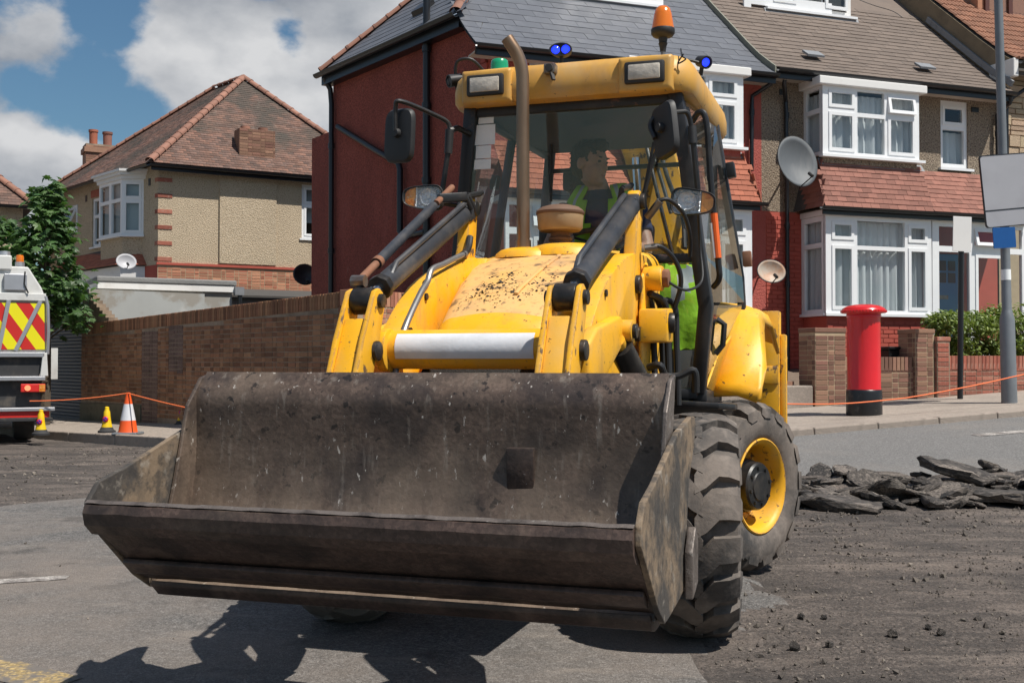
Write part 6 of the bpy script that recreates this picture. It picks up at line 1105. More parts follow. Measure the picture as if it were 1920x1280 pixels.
# ---------------------------------------------------------------- garage, extension and the brick garden wall
GD = WD; GNn = Vector((-WD.y * -1, 0, 0)); out_w = Vector((-0.7513, -0.66, 0))   # street side of the garden wall
GW_ = thing('garden_wall', 'long brown brick boundary wall running behind the traffic cones', 'wall', None, (W0.x, W0.y, 0))
def wtop(s): return 2.03 + 0.0215 * s
def wpt(s, o, z): p = W0 + WD * s + out_w * o; return (p.x, p.y, z)
def steps(s): return 0.0 if s > 1.35 else 0.075 * (1 + int((1.35 - s) / 0.16)) if s > 0 else 0
body = MB(); seg = np.linspace(0, WL, 40)
for i in range(39): body.prism([wpt(seg[i], 0, 0.0), wpt(seg[i + 1], 0, 0.0), wpt(seg[i + 1], 0, wtop(seg[i + 1]) - 0.2), wpt(seg[i], 0, wtop(seg[i]) - 0.2)], tuple(out_w * -0.2))
BO = body.build('wall_core', M['mortar'], GW_, 0)
BO['label'] = 'mortar and plinth of the wall'
patch = lambda s, z: (2.95 < s < 3.65) or (4.05 < s < 4.6 and z > 1.1)
brickwork(BO, GW_, W0, WD, WL, lambda s: 0.48 if s < 2.9 else 0.1 + 0.02 * s, lambda s: wtop(s) - 0.22, M['brick'], out=out_w, cap=300, skip=patch)
brickwork(BO, GW_, W0, WD, WL, lambda s: 0.1, lambda s: wtop(s) - 0.22, M['brick_purple'], out=out_w, cap=150, skip=lambda s, z: not patch(s, z))
brickwork(BO, GW_, W0 - WD * 0.0, WD, 1.5, lambda s: wtop(s) + 0.0, lambda s: wtop(s) + steps(s), M['brick_orange'], out=out_w, cap=80)
for i in range(9): s0 = i * 0.15; h_ = steps(s0 + 0.08); MB().prism([wpt(s0, -0.01, 1.9), wpt(s0 + 0.15, -0.01, 1.9), wpt(s0 + 0.15, -0.01, wtop(s0) + h_), wpt(s0, -0.01, wtop(s0) + h_)], tuple(out_w * -0.18)).build('broken_end', M['mortar'], GW_, 0)
items = []; cm = brick_mesh(M['brick'], 0.066, 0.215, 0.23, 'coping_brick'); n = int(WL / 0.075)
for i in range(n):
    s = (i + 0.5) * 0.075
    if s < 0.02: continue
    items.append((random.randrange(3), basis(WD, -out_w * -1.0 if False else out_w * 1.0, Vector((0, 0, 1)), Vector(wpt(s, 0.012 + random.uniform(-.004, .004), wtop(s) - 0.108)))))
pieces(BO, GW_, 'coping_brick', items, cm)
MB().prism([wpt(0, 0.03, 0.0), wpt(2.92, 0.03, 0.0), wpt(2.92, 0.03, 0.50), wpt(0, 0.03, 0.46)], tuple(out_w * -0.05)).build('concrete_plinth', mat('mossy concrete', (0.16, 0.145, 0.105), 0.95, var=0.15, vs=4, bump=0.006, bs=30, layers=[((0.07, 0.075, 0.04), 3, 0.5, 0.65, 0.7)]), GW_, 0)
# sunlit return of the wall towards the house
RW = Vector(wpt(WL, 0, 0)); RE = TER.w(N0); RE.z = 0; rd = (RE - RW).normalized(); ro = Vector((rd.y, -rd.x, 0)); RL = (RE - RW).length - 0.1
RT = thing('garden_wall', 'short sunlit brick return wall between the loader ram and the red house', 'wall', None, (RW.x, RW.y, 0))
RB_ = MB().prism([RW + rd * 0.02, RW + rd * RL, RW + rd * RL + Vector((0, 0, 2.08)), RW + rd * 0.02 + Vector((0, 0, 2.08))], tuple(ro * -0.2)).build('wall_core', M['mortar_tan'], RT, 0)
brickwork(RB_, RT, RW, rd, RL, lambda s: 0.6, lambda s: 2.06, M['brick_orange'], out=ro, cap=200)
items = [(random.randrange(3), basis(rd, ro, Vector((0, 0, 1)), RW + rd * (i * 0.075 + 0.04) + ro * 0.012 + Vector((0, 0, 2.15)))) for i in range(int(RL / 0.075))]; pieces(RB_, RT, 'coping_brick', items, brick_mesh(M['brick_orange'], 0.066, 0.215, 0.23, 'coping_brick'))
# garage with roller shutter
GR = thing('garage', 'grey-blue roller shutter garage door beside the lorry', 'garage', None, tuple(W0 - WD * 1.3 + Vector((0, 0, 0.1))))
sm = MB(); L_ = 2.5
GB_ = MB().prism([wpt(-L_ - 0.3, -0.15, 0), wpt(-0.02, -0.15, 0), wpt(-0.02, -0.15, 2.75), wpt(-L_ - 0.3, -0.15, 2.75)], tuple(out_w * -2.5)).build('garage_body', M['grey_render'], GR, 0)
rings = [(0, 0.0), (0.018, 0.015), (0.02, 0.05), (0.0, 0.068)]; sme = MB().loft([[(x, -d, z) for d, z in rings] + [(x, 0.02, 0.068), (x, 0.02, 0.0)] for x in (-L_ / 2, L_ / 2)]).mesh('shutter_slat', M['shutter'], 0)
mid = Vector(wpt(-L_ / 2 - 0.02, -0.08, 0)); pieces(GB_, GR, 'shutter_slat', [(0, basis(WD, -out_w, Vector((0, 0, 1)), mid + Vector((0, 0, 0.1 + 0.07 * i)))) for i in range(34)], [sme])
# flat roofed extensions behind the wall
EXF = Frame((-8.55, 23.4, 0), 29); EX = thing('side_extension', 'flat roofed rendered extension with white fascia behind the wall', 'building', EXF, (0, 0, 0))
MB().bb(0, 2.75, 0, 3.2, 0, 2.8).build('wall', M['grey_render'], EX, 0); MB().bb(-0.06, 2.82, -0.06, 3.2, 2.80, 2.935).build('fascia', M['white_paint'], EX, 0, 0.006); MB().bb(-0.08, 2.84, -0.08, 3.2, 2.935, 3.06).build('roof_felt', M['felt2'] if 'felt2' in M else mat('grey mineral felt', (0.22, 0.22, 0.215), 0.95, var=0.1, vs=4, bump=0.01, bs=20), EX, 0, 0.03)
pipe(EX, [(2.9, -0.1, 2.86), (2.9, -0.1, 1.6)], 0.05); MB().bb(2.78, 2.98, -0.16, -0.02, 2.74, 2.92).build('hopper', M['lead'], EX, 0)
EY = thing('lean_to', 'low cream lean-to with dark gutter between extension and red flank wall', 'building', EXF, (3.0, 0.8, 0))
MB().bb(3.0, 6.8, 0.8, 3.2, 0, 2.60).build('wall', M['cream'], EY, 0); MB().bb(2.95, 6.85, 0.70, 0.78, 2.58, 2.74).build('fascia', M['lead'], EY, 0); MB().prism([(2.92, 0.62, 2.74), (6.85, 0.62, 2.74), (6.85, 3.2, 3.05), (2.92, 3.2, 3.05)], (0, 0, 0.05)).build('roof', M['felt'], EY, 0); gutter(EY, [(2.92, 0.62, 2.74), (6.85, 0.62, 2.74)], 0.06)

# ---------------------------------------------------------------- front gardens of the terrace
tag(MB().add([TER.w((-7, -2.1, 0.72)), TER.w((8, -2.1, 1.1)), TER.w((8, 0.1, 1.3)), TER.w((-7, 0.1, 1.1))], [(0, 1, 2, 3)]).build('front_garden_ground', M['soil'], None, 0), kind='structure')
def tile_wall(label, segs, bm, mm, coping='upright', cap=220):
    """front garden wall: segs of (u0, u1, n, z0, z1)"""
    u0 = min(s[0] for s in segs); T = thing('front_garden_wall', label, 'wall', TER, (u0, -segs[0][2], zp(u0)))
    for k, (a, b, n, z0, z1, th, cp) in enumerate(segs):
        C_ = MB().bb(a, b, -n, -n + th, z0, z1 - (0.11 if cp else 0.02)).build('wall_core', mm, T, 0)
        brickwork(C_, T, (a, -n, 0), (1, 0, 0), b - a, lambda s: z0, lambda s: z1 - (0.11 if cp else 0.0), bm, out=(0, -1, 0), cap=cap)
        if th > 0.3: brickwork(C_, T, (a, -n + th, 0), (0, -1, 0), th, lambda s: z0, lambda s: z1 - (0.11 if cp else 0), bm, out=(-1, 0, 0), cap=60)
        if cp: pieces(C_, T, 'coping_brick', [(random.randrange(3), Matrix.Translation((a + 0.037 + i * 0.075, -n - 0.012, z1 - 0.055 + (0 if cp == 1 else 0))) ) for i in range(int((b - a) / 0.075))], [q for q in brick_mesh(bm, 0.066, 0.215 if cp == 1 else 0.11, th * -1 - 0.03, 'coping_brick')])
        else: MB().bb(a - 0.012, b + 0.012, -n - 0.012, -n + th + 0.012, z1 - 0.02, z1 + 0.05).build('pier_cap', bm, T, 0, 0.01)
    return T
tile_wall('low brown brick garden wall with two piers behind the red pillar box', [(-2.56, -2.02, 2.2, 0.55, 1.74, 0.42, 0), (-2.02, -0.72, 2.15, 0.58, 1.30, 0.22, 1), (-0.72, -0.36, 2.2, 0.6, 1.74, 0.4, 0)], M['brick_tan'], M['mortar_tan'])
tile_wall('low red brick garden wall under the hedge', [(-0.34, -0.10, 2.25, 0.6, 1.62, 0.35, 0), (-0.10, 4.6, 2.2, 0.6, 1.32, 0.22, 1)], M['brick_red'], M['mortar'])
ow = thing('front_garden_wall', 'old dark low wall and step left of the brick pier', 'wall', TER, (-3.9, -2.0, 0.6)); MB().bb(-4.6, -2.6, -1.55, -1.3, 0.5, 1.36).build('wall_core', M['olive'], ow, 0, 0.02); MB().bb(-4.2, -2.6, -2.2, -1.5, 0.55, 0.92).build('step', M['pave'], ow, 0, 0.02)
for k, (u, z, r) in enumerate(((-3.25, 0.95, 10), (-3.02, 0.955, -20), (-3.14, 1.05, 30), (-3.16, 1.145, 4), (-3.42, 0.95, 60), (-2.85, 0.95, 12), (-3.08, 1.0, 80))):
    o = bpy.data.objects.new('loose_brick', brick_mesh(M['brick_tan'], 0.215, 0.065, 0.10)[k % 3]); o.matrix_basis = TER.m @ Matrix.Translation((u, -1.98 + 0.05 * (k % 3), z)) @ Matrix.Rotation(R_(r), 4, 'Z') @ Matrix.Translation((0, 0.05, 0)); COL.objects.link(o)
    tag(o, ('loose brick under the pile on the garden step, left of centre', 'loose brick under the pile on the garden step, right of centre', 'loose brick in the second layer of the pile on the step', 'topmost loose brick of the pile on the garden step', 'leftmost loose brick on the garden step, set apart', 'rightmost loose brick on the garden step, beside the pier', 'loose brick turned end-on at the right of the pile')[k], 'brick', 'bricks piled on the garden step')
# ---------------------------------------------------------------- street furniture
M['pbox'] = mat('pillar box red', (0.62, 0.012, 0.014), 0.3, var=0.05, vs=6, bump=0.0015, bs=26, coat=0.3)
M['pblack'] = mat('gloss black base', (0.012, 0.012, 0.013), 0.35, var=0.1, vs=8, bump=0.002, bs=26, layers=[((0.18, 0.15, 0.12), 9, 0.6, 0.75, 0.4)])
b = TER.w((-2.98, -3.9, 0.54)); PB = thing('pillar_box', 'red cylindrical pillar box with black base on the pavement', 'post box', None, tuple(b))
def pbx(prof): return MB().lathe([(r, b.z + h) for r, h in prof], (b.x, b.y, 0), 'z', 40)
PO = pbx([(0.222, 0.36), (0.222, 0.38), (0.218, 0.39), (0.218, 1.33), (0.228, 1.335), (0.228, 1.36), (0.222, 1.37), (0.225, 1.385)]).build('body', M['pbox'], PB); pbx([(0.228, -0.03), (0.236, 0.0), (0.236, 0.33), (0.225, 0.36), (0.22, 0.365)]).build('base', M['pblack'], PB)
CP = pbx([(0.222, 1.385), (0.285, 1.39), (0.295, 1.40), (0.295, 1.425), (0.283, 1.435), (0.275, 1.455), (0.22, 1.485), (0.12, 1.505), (0.0, 1.512)]).build('cap', M['pbox'], PB)
for k in range(44):
    a = 2 * math.pi * k / 44; sub(CP, MB().box((b.x + 0.293 * math.cos(a), b.y + 0.293 * math.sin(a), b.z + 1.412), (0.02, 0.024, 0.03), Euler((0, 0, a)).to_matrix()), 'cap_bead', M['pbox'], PB, smooth=0, bevel=0.004)
MB().bb(b.x + 0.10, b.x + 0.112, b.y - 0.1, b.y + 0.1, b.z + 0.5, b.z + 1.2).build('door_seam', M['pbox'], PB, 0) if False else None
bp = TER.w((-0.35, -2.75, 0.62)); SP = thing('sign_post', 'slim black post carrying a plain white sign plate', 'sign', None, tuple(bp))
MB().cyl(bp, bp + Vector((0.04, 0, 2.86)), 0.042, seg=16).build('post', M['pipe'], SP)
MB().box(bp + Vector((0.03, -0.05, 2.60)), (0.30, 0.012, 0.53), Euler((0, R_(1.5), R_(8))).to_matrix()).build('plate', mat('white sign plate', (0.78, 0.78, 0.77), 0.5, var=0.02, vs=5), SP, 0, 0.004)
bc = TER.w((-0.50, -3.9, zp(-0.5) - 0.02)); LC = thing('lamp_column', 'grey steel lamp column with large grey sign back and small blue plate', 'lamp post', None, tuple(bc)); ln = Vector((-0.019, 0, 1)).normalized()
M['column'] = mat('galvanised grey', (0.19, 0.205, 0.22), 0.5, 0.3, var=0.10, vs=5, layers=[((0.11, 0.115, 0.12), 2.5, 0.5, 0.75, 0.5, (1, 1, 0.4))])
MB().tube([bc + ln * h for h in (-0.05, 0.02, 1.22, 1.34, 1.36, 4.0, 7.0, 8.0)], [0.115, 0.108, 0.102, 0.072, 0.066, 0.062, 0.056, 0.05], 24).build('column', M['column'], LC)
MB().tube([bc + ln * 1.78, bc + ln * 1.93], 0.068, 16).build('column_label', M['paper'], LC)
def plate(c, w, h, t, rz, ry, m, edge, name, r=0.05):
    rt = Matrix.Translation(c) @ Matrix.Rotation(R_(rz), 4, 'Z') @ Matrix.Rotation(R_(ry), 4, 'Y'); pts = []
    for cx, cz, a0 in ((w / 2 - r, -h / 2 + r, -90), (w / 2 - r, h / 2 - r, 0), (-w / 2 + r, h / 2 - r, 90), (-w / 2 + r, -h / 2 + r, 180)):
        for k in range(6): a = R_(a0 + 18 * k); pts.append((cx + r * math.cos(a), cz + r * math.sin(a)))
    P = MB().loft([[(x, y, z) for x, z in pts] for y in (-t / 2, t / 2)]).xf(rt).build(name, m, LC, 30)
    if edge: sub(P, MB().loft([[(x * k[0], k[2], z * k[1]) for x, z in pts] for k in ((1.0, 1.0, -t / 2 - 0.004), (1.025, 1.02, -t / 2 - 0.004), (1.025, 1.02, t / 2 + 0.004), (1.0, 1.0, t / 2 + 0.004))], False).xf(rt), 'plate_rim', M['pipe'], LC, smooth=0)
    return P, rt
M['signback'] = mat('grey sign back', (0.33, 0.33, 0.355), 0.55, var=0.03, vs=4, layers=[((0.25, 0.25, 0.27), 3, 0.5, 0.75, 0.4)])
sc = TER.w((-0.62, -4.03, 3.70)); P_, rt_ = plate(sc, 0.84, 1.0, 0.02, 16, -6.5, M['signback'], True, 'sign_back'); sub(P_, MB().bb(-0.42, 0.42, -0.016, -0.011, -0.275, -0.262).xf(rt_), 'joint_strip', M['pipe'], LC, smooth=0)
plate(TER.w((-0.72, -4.06, 3.02)), 0.38, 0.29, 0.012, 17, -4, mat('blue plate', (0.006, 0.075, 0.26), 0.4, var=0.05, vs=8), False, 'blue_plate', 0.012)
for z in (3.9, 3.5, 3.05): MB().cyl(bc + ln * (z - bc.z) - Vector((0, 0.09, 0.03)), bc + ln * (z - bc.z) - Vector((0, 0.09, -0.03)), 0.03, seg=10).build('sign_clip', M['column'], LC)
MB().bb(sc.x + 0.42, sc.x + 0.72, sc.y + 0.12, sc.y + 0.3, 3.25, 4.2).build('lamp_box', M['pipe'], LC, 0, 0.03)
# satellite dishes
def dish(fr, c, w, h, nrm, m, label, lnb=1, name='satellite_dish', mount=None, matname=None):
    D = thing(name, label, 'satellite dish', fr, c); nrm = Vector(nrm).normalized(); sd_ = nrm.cross(Vector((0, 0, 1))).normalized(); u_ = sd_.cross(nrm); c = Vector(c); rings = []
    for k in range(8):
        t = k / 7; rings.append([c + sd_ * (w / 2 * t * math.cos(a)) + u_ * (h / 2 * t * math.sin(a)) + nrm * (0.16 * w * t * t) for a in np.linspace(0, 2 * math.pi, 32, endpoint=False)])
    mb = MB().loft(rings[1:], False); mb.add([c] + rings[1], [(0, i + 1, (i + 1) % 32 + 1) for i in range(32)]); o = mb.build('reflector', m, D, 50); md = o.modifiers.new('t', 'SOLIDIFY'); md.thickness = 0.012
    MB().tube(rings[7] + [rings[7][0]], 0.010, 6).build('rim', M['plastic'] if m != M['dish_white'] else m, D)
    a = c - u_ * h * 0.50 + nrm * 0.12 * w; e = c + nrm * (0.52 * w) - u_ * h * 0.42 + sd_ * 0.0; MB().tube([c - u_ * h * 0.3 - nrm * 0.02, a, e], 0.010, 8).build('feed_arm', M['plastic'], D); MB().cyl(e, e + (c - e).normalized() * 0.09 + u_ * 0.02, 0.028, seg=12).build('receiver', M['plastic'], D)
    if mount: MB().tube([c - nrm * 0.02, c - nrm * 0.08, Vector(mount)], 0.018, 8).build('wall_bracket', M['bare'], D)
    for x, z in ((-.05, .06), (.05, .06), (-.05, -.06), (.05, -.06)): MB().cyl(c + sd_ * x * w * 1.3 + u_ * z * h * 1.6 + nrm * 0.004, c + sd_ * x * w * 1.3 + u_ * z * h * 1.6 + nrm * 0.014, 0.008, seg=6).build('bolt', M['bare'], D)
M['dish_white'] = mat('pale dish', (0.42, 0.42, 0.44), 0.45, var=0.04, vs=5); M['dish_grey'] = mat('weathered grey dish', (0.10, 0.11, 0.12), 0.6, var=0.1, vs=4, layers=[((0.2, 0.2, 0.2), 5, 0.5, 0.7, 0.4, (1, 1, 0.3))]); M['dish_rust'] = mat('rust stained dish', (0.44, 0.39, 0.33), 0.55, var=0.05, vs=5, layers=[((0.40, 0.16, 0.05), 4.5, 0.40, 0.62, 0.7)])
M['dish_black'] = mat('black dish', (0.025, 0.025, 0.03), 0.4)
dish(TER, (-1.80, -0.50, 4.58), 0.82, 0.88, (0.10, -0.95, 0.2), M['dish_grey'], 'large dark grey satellite dish on the wall between the two houses', mount=(-1.66, -0.03, 4.45))
dish(TER, (-2.19, -0.40, 2.76), 0.50, 0.40, (-0.15, -0.95, 0.25), M['dish_rust'], 'small rust stained satellite dish on the red wall', mount=(-2.16, 0.0, 2.7))
dish(None, (-8.83, 25.75, 3.55), 0.44, 0.36, (0.5, -0.8, 0.3), M['dish_white'], 'small pale satellite dish on the corner house canopy', mount=(-8.95, 26.2, 3.45))
dish(None, (-4.25, 23.0, 3.05), 0.48, 0.42, (0.45, -0.85, 0.1), M['dish_black'], 'black satellite dish beside the red flank wall', mount=(-4.1, 23.6, 2.95))
# cones
M['cone_orange'] = mat('cone orange', (0.80, 0.10, 0.015), 0.5, var=0.04, vs=7, layers=[((0.35, 0.12, 0.06), 7, 0.58, 0.75, 0.5)]); M['cone_white'] = mat('reflective sleeve', (0.62, 0.63, 0.66), 0.4, var=0.05, vs=9); M['cone_yellow'] = mat('cone yellow', (0.78, 0.52, 0.01), 0.45, var=0.05, vs=8); M['cone_black'] = mat('cone base rubber', (0.03, 0.03, 0.032), 0.8, var=0.1, vs=8); M['blue'] = mat('sign blue', (0.01, 0.05, 0.5), 0.5); M['signred'] = mat('sign red', (0.6, 0.02, 0.015), 0.5)
cz0 = 0.13
C1 = thing('traffic_cone', 'tall orange traffic cone with white sleeve on the far pavement', 'cone', None, (-6.10, 17.95, cz0))
MB().lathe([(0.155, 0.03), (0.145, 0.06), (0.118, 0.22)], (-6.10, 17.95, cz0), 'z', 28).build('lower_cone', M['cone_orange'], C1); MB().lathe([(0.1185, 0.22), (0.068, 0.48)], (-6.10, 17.95, cz0), 'z', 28).build('sleeve', M['cone_white'], C1); MB().lathe([(0.067, 0.48), (0.036, 0.63), (0.034, 0.655), (0.02, 0.66), (0, 0.66)], (-6.10, 17.95, cz0), 'z', 28).build('upper_cone', M['cone_orange'], C1); MB().bb(-6.30, -5.90, 17.75, 18.15, cz0 - 0.01, cz0 + 0.035).build('base', M['column'], C1, 0, 0.02)
def small_cone(x, y, z, label, s=1.0):
    C = thing('no_parking_cone', label, 'cone', None, (x, y, z), 'small yellow no-parking cones')
    B_ = MB().lathe([(0.095 * s, 0.06 * s), (0.07 * s, 0.16 * s), (0.056 * s, 0.26 * s), (0.05 * s, 0.34 * s), (0.035 * s, 0.37 * s), (0.034 * s, 0.41 * s), (0.02 * s, 0.42 * s), (0, 0.42 * s)], (x, y, z), 'z', 20).build('cone', M['cone_yellow'], C); MB().lathe([(0.0, 0.0), (0.14 * s, 0.0), (0.14 * s, 0.03 * s), (0.11 * s, 0.05 * s), (0.09 * s, 0.09 * s)], (x, y, z), 'z', 20).build('base', M['cone_black'], C)
    MB().lathe([(0.0, -0.082 * s), (0.035 * s, -0.08 * s), (0.05 * s, -0.066 * s)], (x, y, z + 0.22 * s), 'y', 18).build('roundel', M['signred'], C); MB().lathe([(0.0, -0.086 * s), (0.034 * s, -0.082 * s)], (x, y, z + 0.22 * s), 'y', 18).build('roundel_centre', M['blue'], C); MB().box((x, y - 0.087 * s, z + 0.22 * s), (0.012 * s, 0.004, 0.075 * s), Euler((0, R_(-45), 0)).to_matrix()).build('roundel_bar', M['signred'], C)
small_cone(-6.58, 18.35, 0.13, 'small yellow no-parking cone left of the tall orange cone'); small_cone(-7.40, 17.75, 0.13, 'small yellow no-parking cone beside the lorry wheel', 0.95); small_cone(-5.62, 19.3, 0.18, 'small yellow no-parking cone peeping over the bucket side', 1.1)
M['rope'] = mat('orange cord', (0.80, 0.17, 0.05), 0.7)
def rope(pts, label, sag=0.05, r=0.012):
    out = []
    for i in range(len(pts) - 1):
        for k in range(12): t = k / 12; p = Vector(pts[i]).lerp(Vector(pts[i + 1]), t); p.z -= sag * 4 * t * (1 - t); out.append(p)
    out.append(Vector(pts[-1])); tag(MB().tube(out, r, 6).build('barrier_cord', M['rope'], None), label, 'cord')
rope([(-7.6, 17.8, 0.66), (-6.10, 17.93, 0.78)], 'orange cord from the lorry to the tall cone', 0.03, 0.010); rope([(-6.10, 17.93, 0.78), (-3.6, 16.2, 0.42)], 'orange cord from the tall cone towards the bucket', 0.03, 0.010)
rope([TER.w(q) for q in ((-5.4, -4.35, 0.77), (-4.06, -4.35, 0.735))] + [TER.w(q) for q in ((-3.49, -4.35, 0.742), (-2.65, -4.35, 0.80), (-1.77, -4.35, 0.92), (-0.92, -4.35, 1.06), (1.2, -4.35, 1.42))], 'orange cord strung past the pillar box and lamp column', 0.004, 0.010)
# black bin behind the wall and dry weed
bb_ = TER.w((-0.64, -1.62, 1.0)); BN = thing('bin', 'black plastic bin with lid behind the low garden wall', 'bin', TER, (-0.64, -1.62, 0.95))
MB().prism([(-0.90, -1.80, 0.9), (-0.38, -1.80, 0.9), (-0.36, -1.83, 1.47), (-0.92, -1.83, 1.47)], (0, 0.42, 0)).build('body', M['pblack'], BN, 0, 0.015); MB().bb(-0.95, -0.33, -1.86, -1.38, 1.47, 1.52).build('lid', M['pblack'], BN, 0, 0.012); MB().bb(-0.72, -0.56, -1.88, -1.80, 1.53, 1.57).build('handle', M['pblack'], BN, 0, 0.008)
# ---------------------------------------------------------------- lorry at the left edge
def chevrons():
    m = bpy.data.materials.new('red and yellow chevrons'); m.use_nodes = True; nt = m.node_tree; N = nt.nodes; L = nt.links; B_ = N['Principled BSDF']; B_.inputs['Roughness'].default_value = 0.4
    tc = N.new('ShaderNodeTexCoord'); sx = N.new('ShaderNodeSeparateXYZ'); L.new(tc.outputs['Object'], sx.inputs[0]); k = N.new('ShaderNodeMath'); k.operation = 'MULTIPLY'; k.inputs[1].default_value = 1.45; L.new(sx.outputs[0], k.inputs[0])
    a = N.new('ShaderNodeMath'); a.operation = 'ADD'; L.new(k.outputs[0], a.inputs[0]); L.new(sx.outputs[2], a.inputs[1]); f = N.new('ShaderNodeMath'); f.operation = 'PINGPONG'; f.inputs[1].default_value = 0.30; L.new(a.outputs[0], f.inputs[0]); g = N.new('ShaderNodeMath'); g.operation = 'GREATER_THAN'; g.inputs[1].default_value = 0.15; L.new(f.outputs[0], g.inputs[0])
    mx = N.new('ShaderNodeMixRGB'); mx.inputs[1].default_value = (0.55, 0.025, 0.02, 1); mx.inputs[2].default_value = (0.80, 0.72, 0.01, 1); L.new(g.outputs[0], mx.inputs[0]); L.new(mx.outputs[0], B_.inputs['Base Color']); return m
LRX, LRY = -7.40, 18.0
LO = thing('lorry', 'white works lorry with red and yellow chevron tail at the left edge', 'lorry', None, (-8.5, 18.0, 0)); LO.rotation_euler = (0, 0, R_(26)); LO.location = (-7.40 - 1.1 * math.cos(R_(26)), 18.0 - 1.1 * math.sin(R_(26)), 0)
M['lorry_white'] = mat('dirty white lorry', (0.62, 0.62, 0.60), 0.45, var=0.05, vs=3, layers=[((0.30, 0.27, 0.23), 3, 0.5, 0.75, 0.5)]); M['alu'] = mat('aluminium', (0.50, 0.50, 0.52), 0.4, 0.7, var=0.08, vs=6); M['under'] = mat('lorry underside', (0.03, 0.03, 0.032), 0.7, var=0.2, vs=6, layers=[((0.16, 0.13, 0.1), 4, 0.5, 0.7, 0.5)])
x0 = -9.75
MB().prism([(x0, 18.0, 1.42), (LRX, 18.0, 1.42), (LRX - 0.02, 18.0, 2.22), (LRX - 0.10, 18.0, 2.45), (LRX - 0.30, 18.0, 2.78), (x0, 18.0, 2.80)], (0, 5.0, 0)).build('body', M['lorry_white'], LO, 0, 0.02)
cv = MB().prism([(x0 - x0, 0, 0), (LRX - 0.05 - x0, 0, 0), (LRX - 0.06 - x0, 0, 0.74), (0, 0, 0.74)], (0, -0.03, 0)); co = cv.build('chevron_board', chevrons(), None, 0, 0.006); co.parent = LO; co.location = Vector((x0, 17.995, 1.47)) - OFF[LO.name]
for xa, xb in ((-7.52, -7.88), (-7.98, -8.12), (-8.6, -8.75)): MB().beam([(xa, 17.945, 2.24), (xb, 17.945, 1.45)], 0.06, 0.03, (0, 1, 0)).build('tail_strut', M['alu'], LO, 0)
MB().tube([(LRX - 0.01, 17.97, 1.40), (LRX, 17.96, 1.75), (LRX - 0.015, 17.96, 2.18), (LRX - 0.05, 17.96, 2.32)], 0.028, 8).build('tail_seal', M['alu'], LO)
MB().bb(x0, LRX - 0.04, 17.94, 18.02, 2.24, 2.36).build('top_rail', M['lorry_white'], LO, 0, 0.01); MB().bb(x0, LRX - 0.05, 17.93, 18.0, 1.35, 1.43).build('lower_rail', M['alu'], LO, 0, 0.01); MB().prism([(x0, 18.0, 1.02), (LRX - 0.14, 18.0, 1.02), (LRX - 0.04, 18.0, 1.36), (x0, 18.0, 1.36)], (0, 4.0, 0)).build('hopper_floor', M['under'], LO, 0); MB().bb(x0, LRX - 0.04, 17.92, 18.02, 0.98, 1.05).build('floor_edge', M['alu'], LO, 0, 0.01)
MB().prism([(LRX - 0.12, 17.93, 1.05), (LRX + 0.0, 17.93, 1.05), (LRX - 0.02, 17.93, 1.42), (LRX - 0.08, 17.93, 1.42)], (0, 0.1, 0)).build('side_bracket', M['lorry_white'], LO, 0, 0.01)
MB().bb(x0, LRX - 0.1, 18.05, 22.5, 0.55, 1.0).build('chassis', M['under'], LO, 0); TL = MB().bb(LRX - 0.40, LRX - 0.04, 17.92, 18.0, 0.80, 0.93).build('tail_lamp', M['signred'], LO, 0, 0.012); sub(TL, MB().bb(LRX - 0.13, LRX - 0.045, 17.912, 17.93, 0.81, 0.92), 'indicator', M['amber_refl'], LO, smooth=0); sub(TL, MB().cyl((LRX - 0.30, 17.91, 0.865), (LRX - 0.30, 17.93, 0.865), 0.045, seg=16), 'brake_lamp', emit_mat('lit tail lamp', (1.0, 0.25, 0.12), 0.8), LO)
BU = MB().bb(x0, LRX + 0.10, 17.86, 18.0, 0.50, 0.56).build('bumper_step', M['alu'], LO, 0, 0.01); MB().bb(x0, LRX + 0.02, 17.9, 17.98, 0.40, 0.50).build('bumper', M['signred'], LO, 0, 0.006); MB().bb(x0, LRX + 0.08, 17.88, 18.0, 0.34, 0.40).build('bumper_bar', M['under'], LO, 0, 0.01)
for xx, ww in ((-7.72, 0.30), (-9.45, 0.3)):
    t_ = MB().lathe([(0.28, -ww / 2), (0.44, -ww / 2), (0.475, -ww / 2 + 0.05), (0.48, 0), (0.475, ww / 2 - 0.05), (0.44, ww / 2), (0.28, ww / 2)], (xx, 18.75, 0.48), 'x', 32).build('wheel', M['tyre_wall'], LO)
    sub(t_, MB().lathe([(0.0, -0.05), (0.20, -0.05), (0.27, -0.10), (0.285, -0.14), (0.285, 0.14), (0.27, 0.1), (0.0, 0.05)], (xx, 18.75, 0.48), 'x', 24), 'wheel_rim', M['lorry_white'], LO)
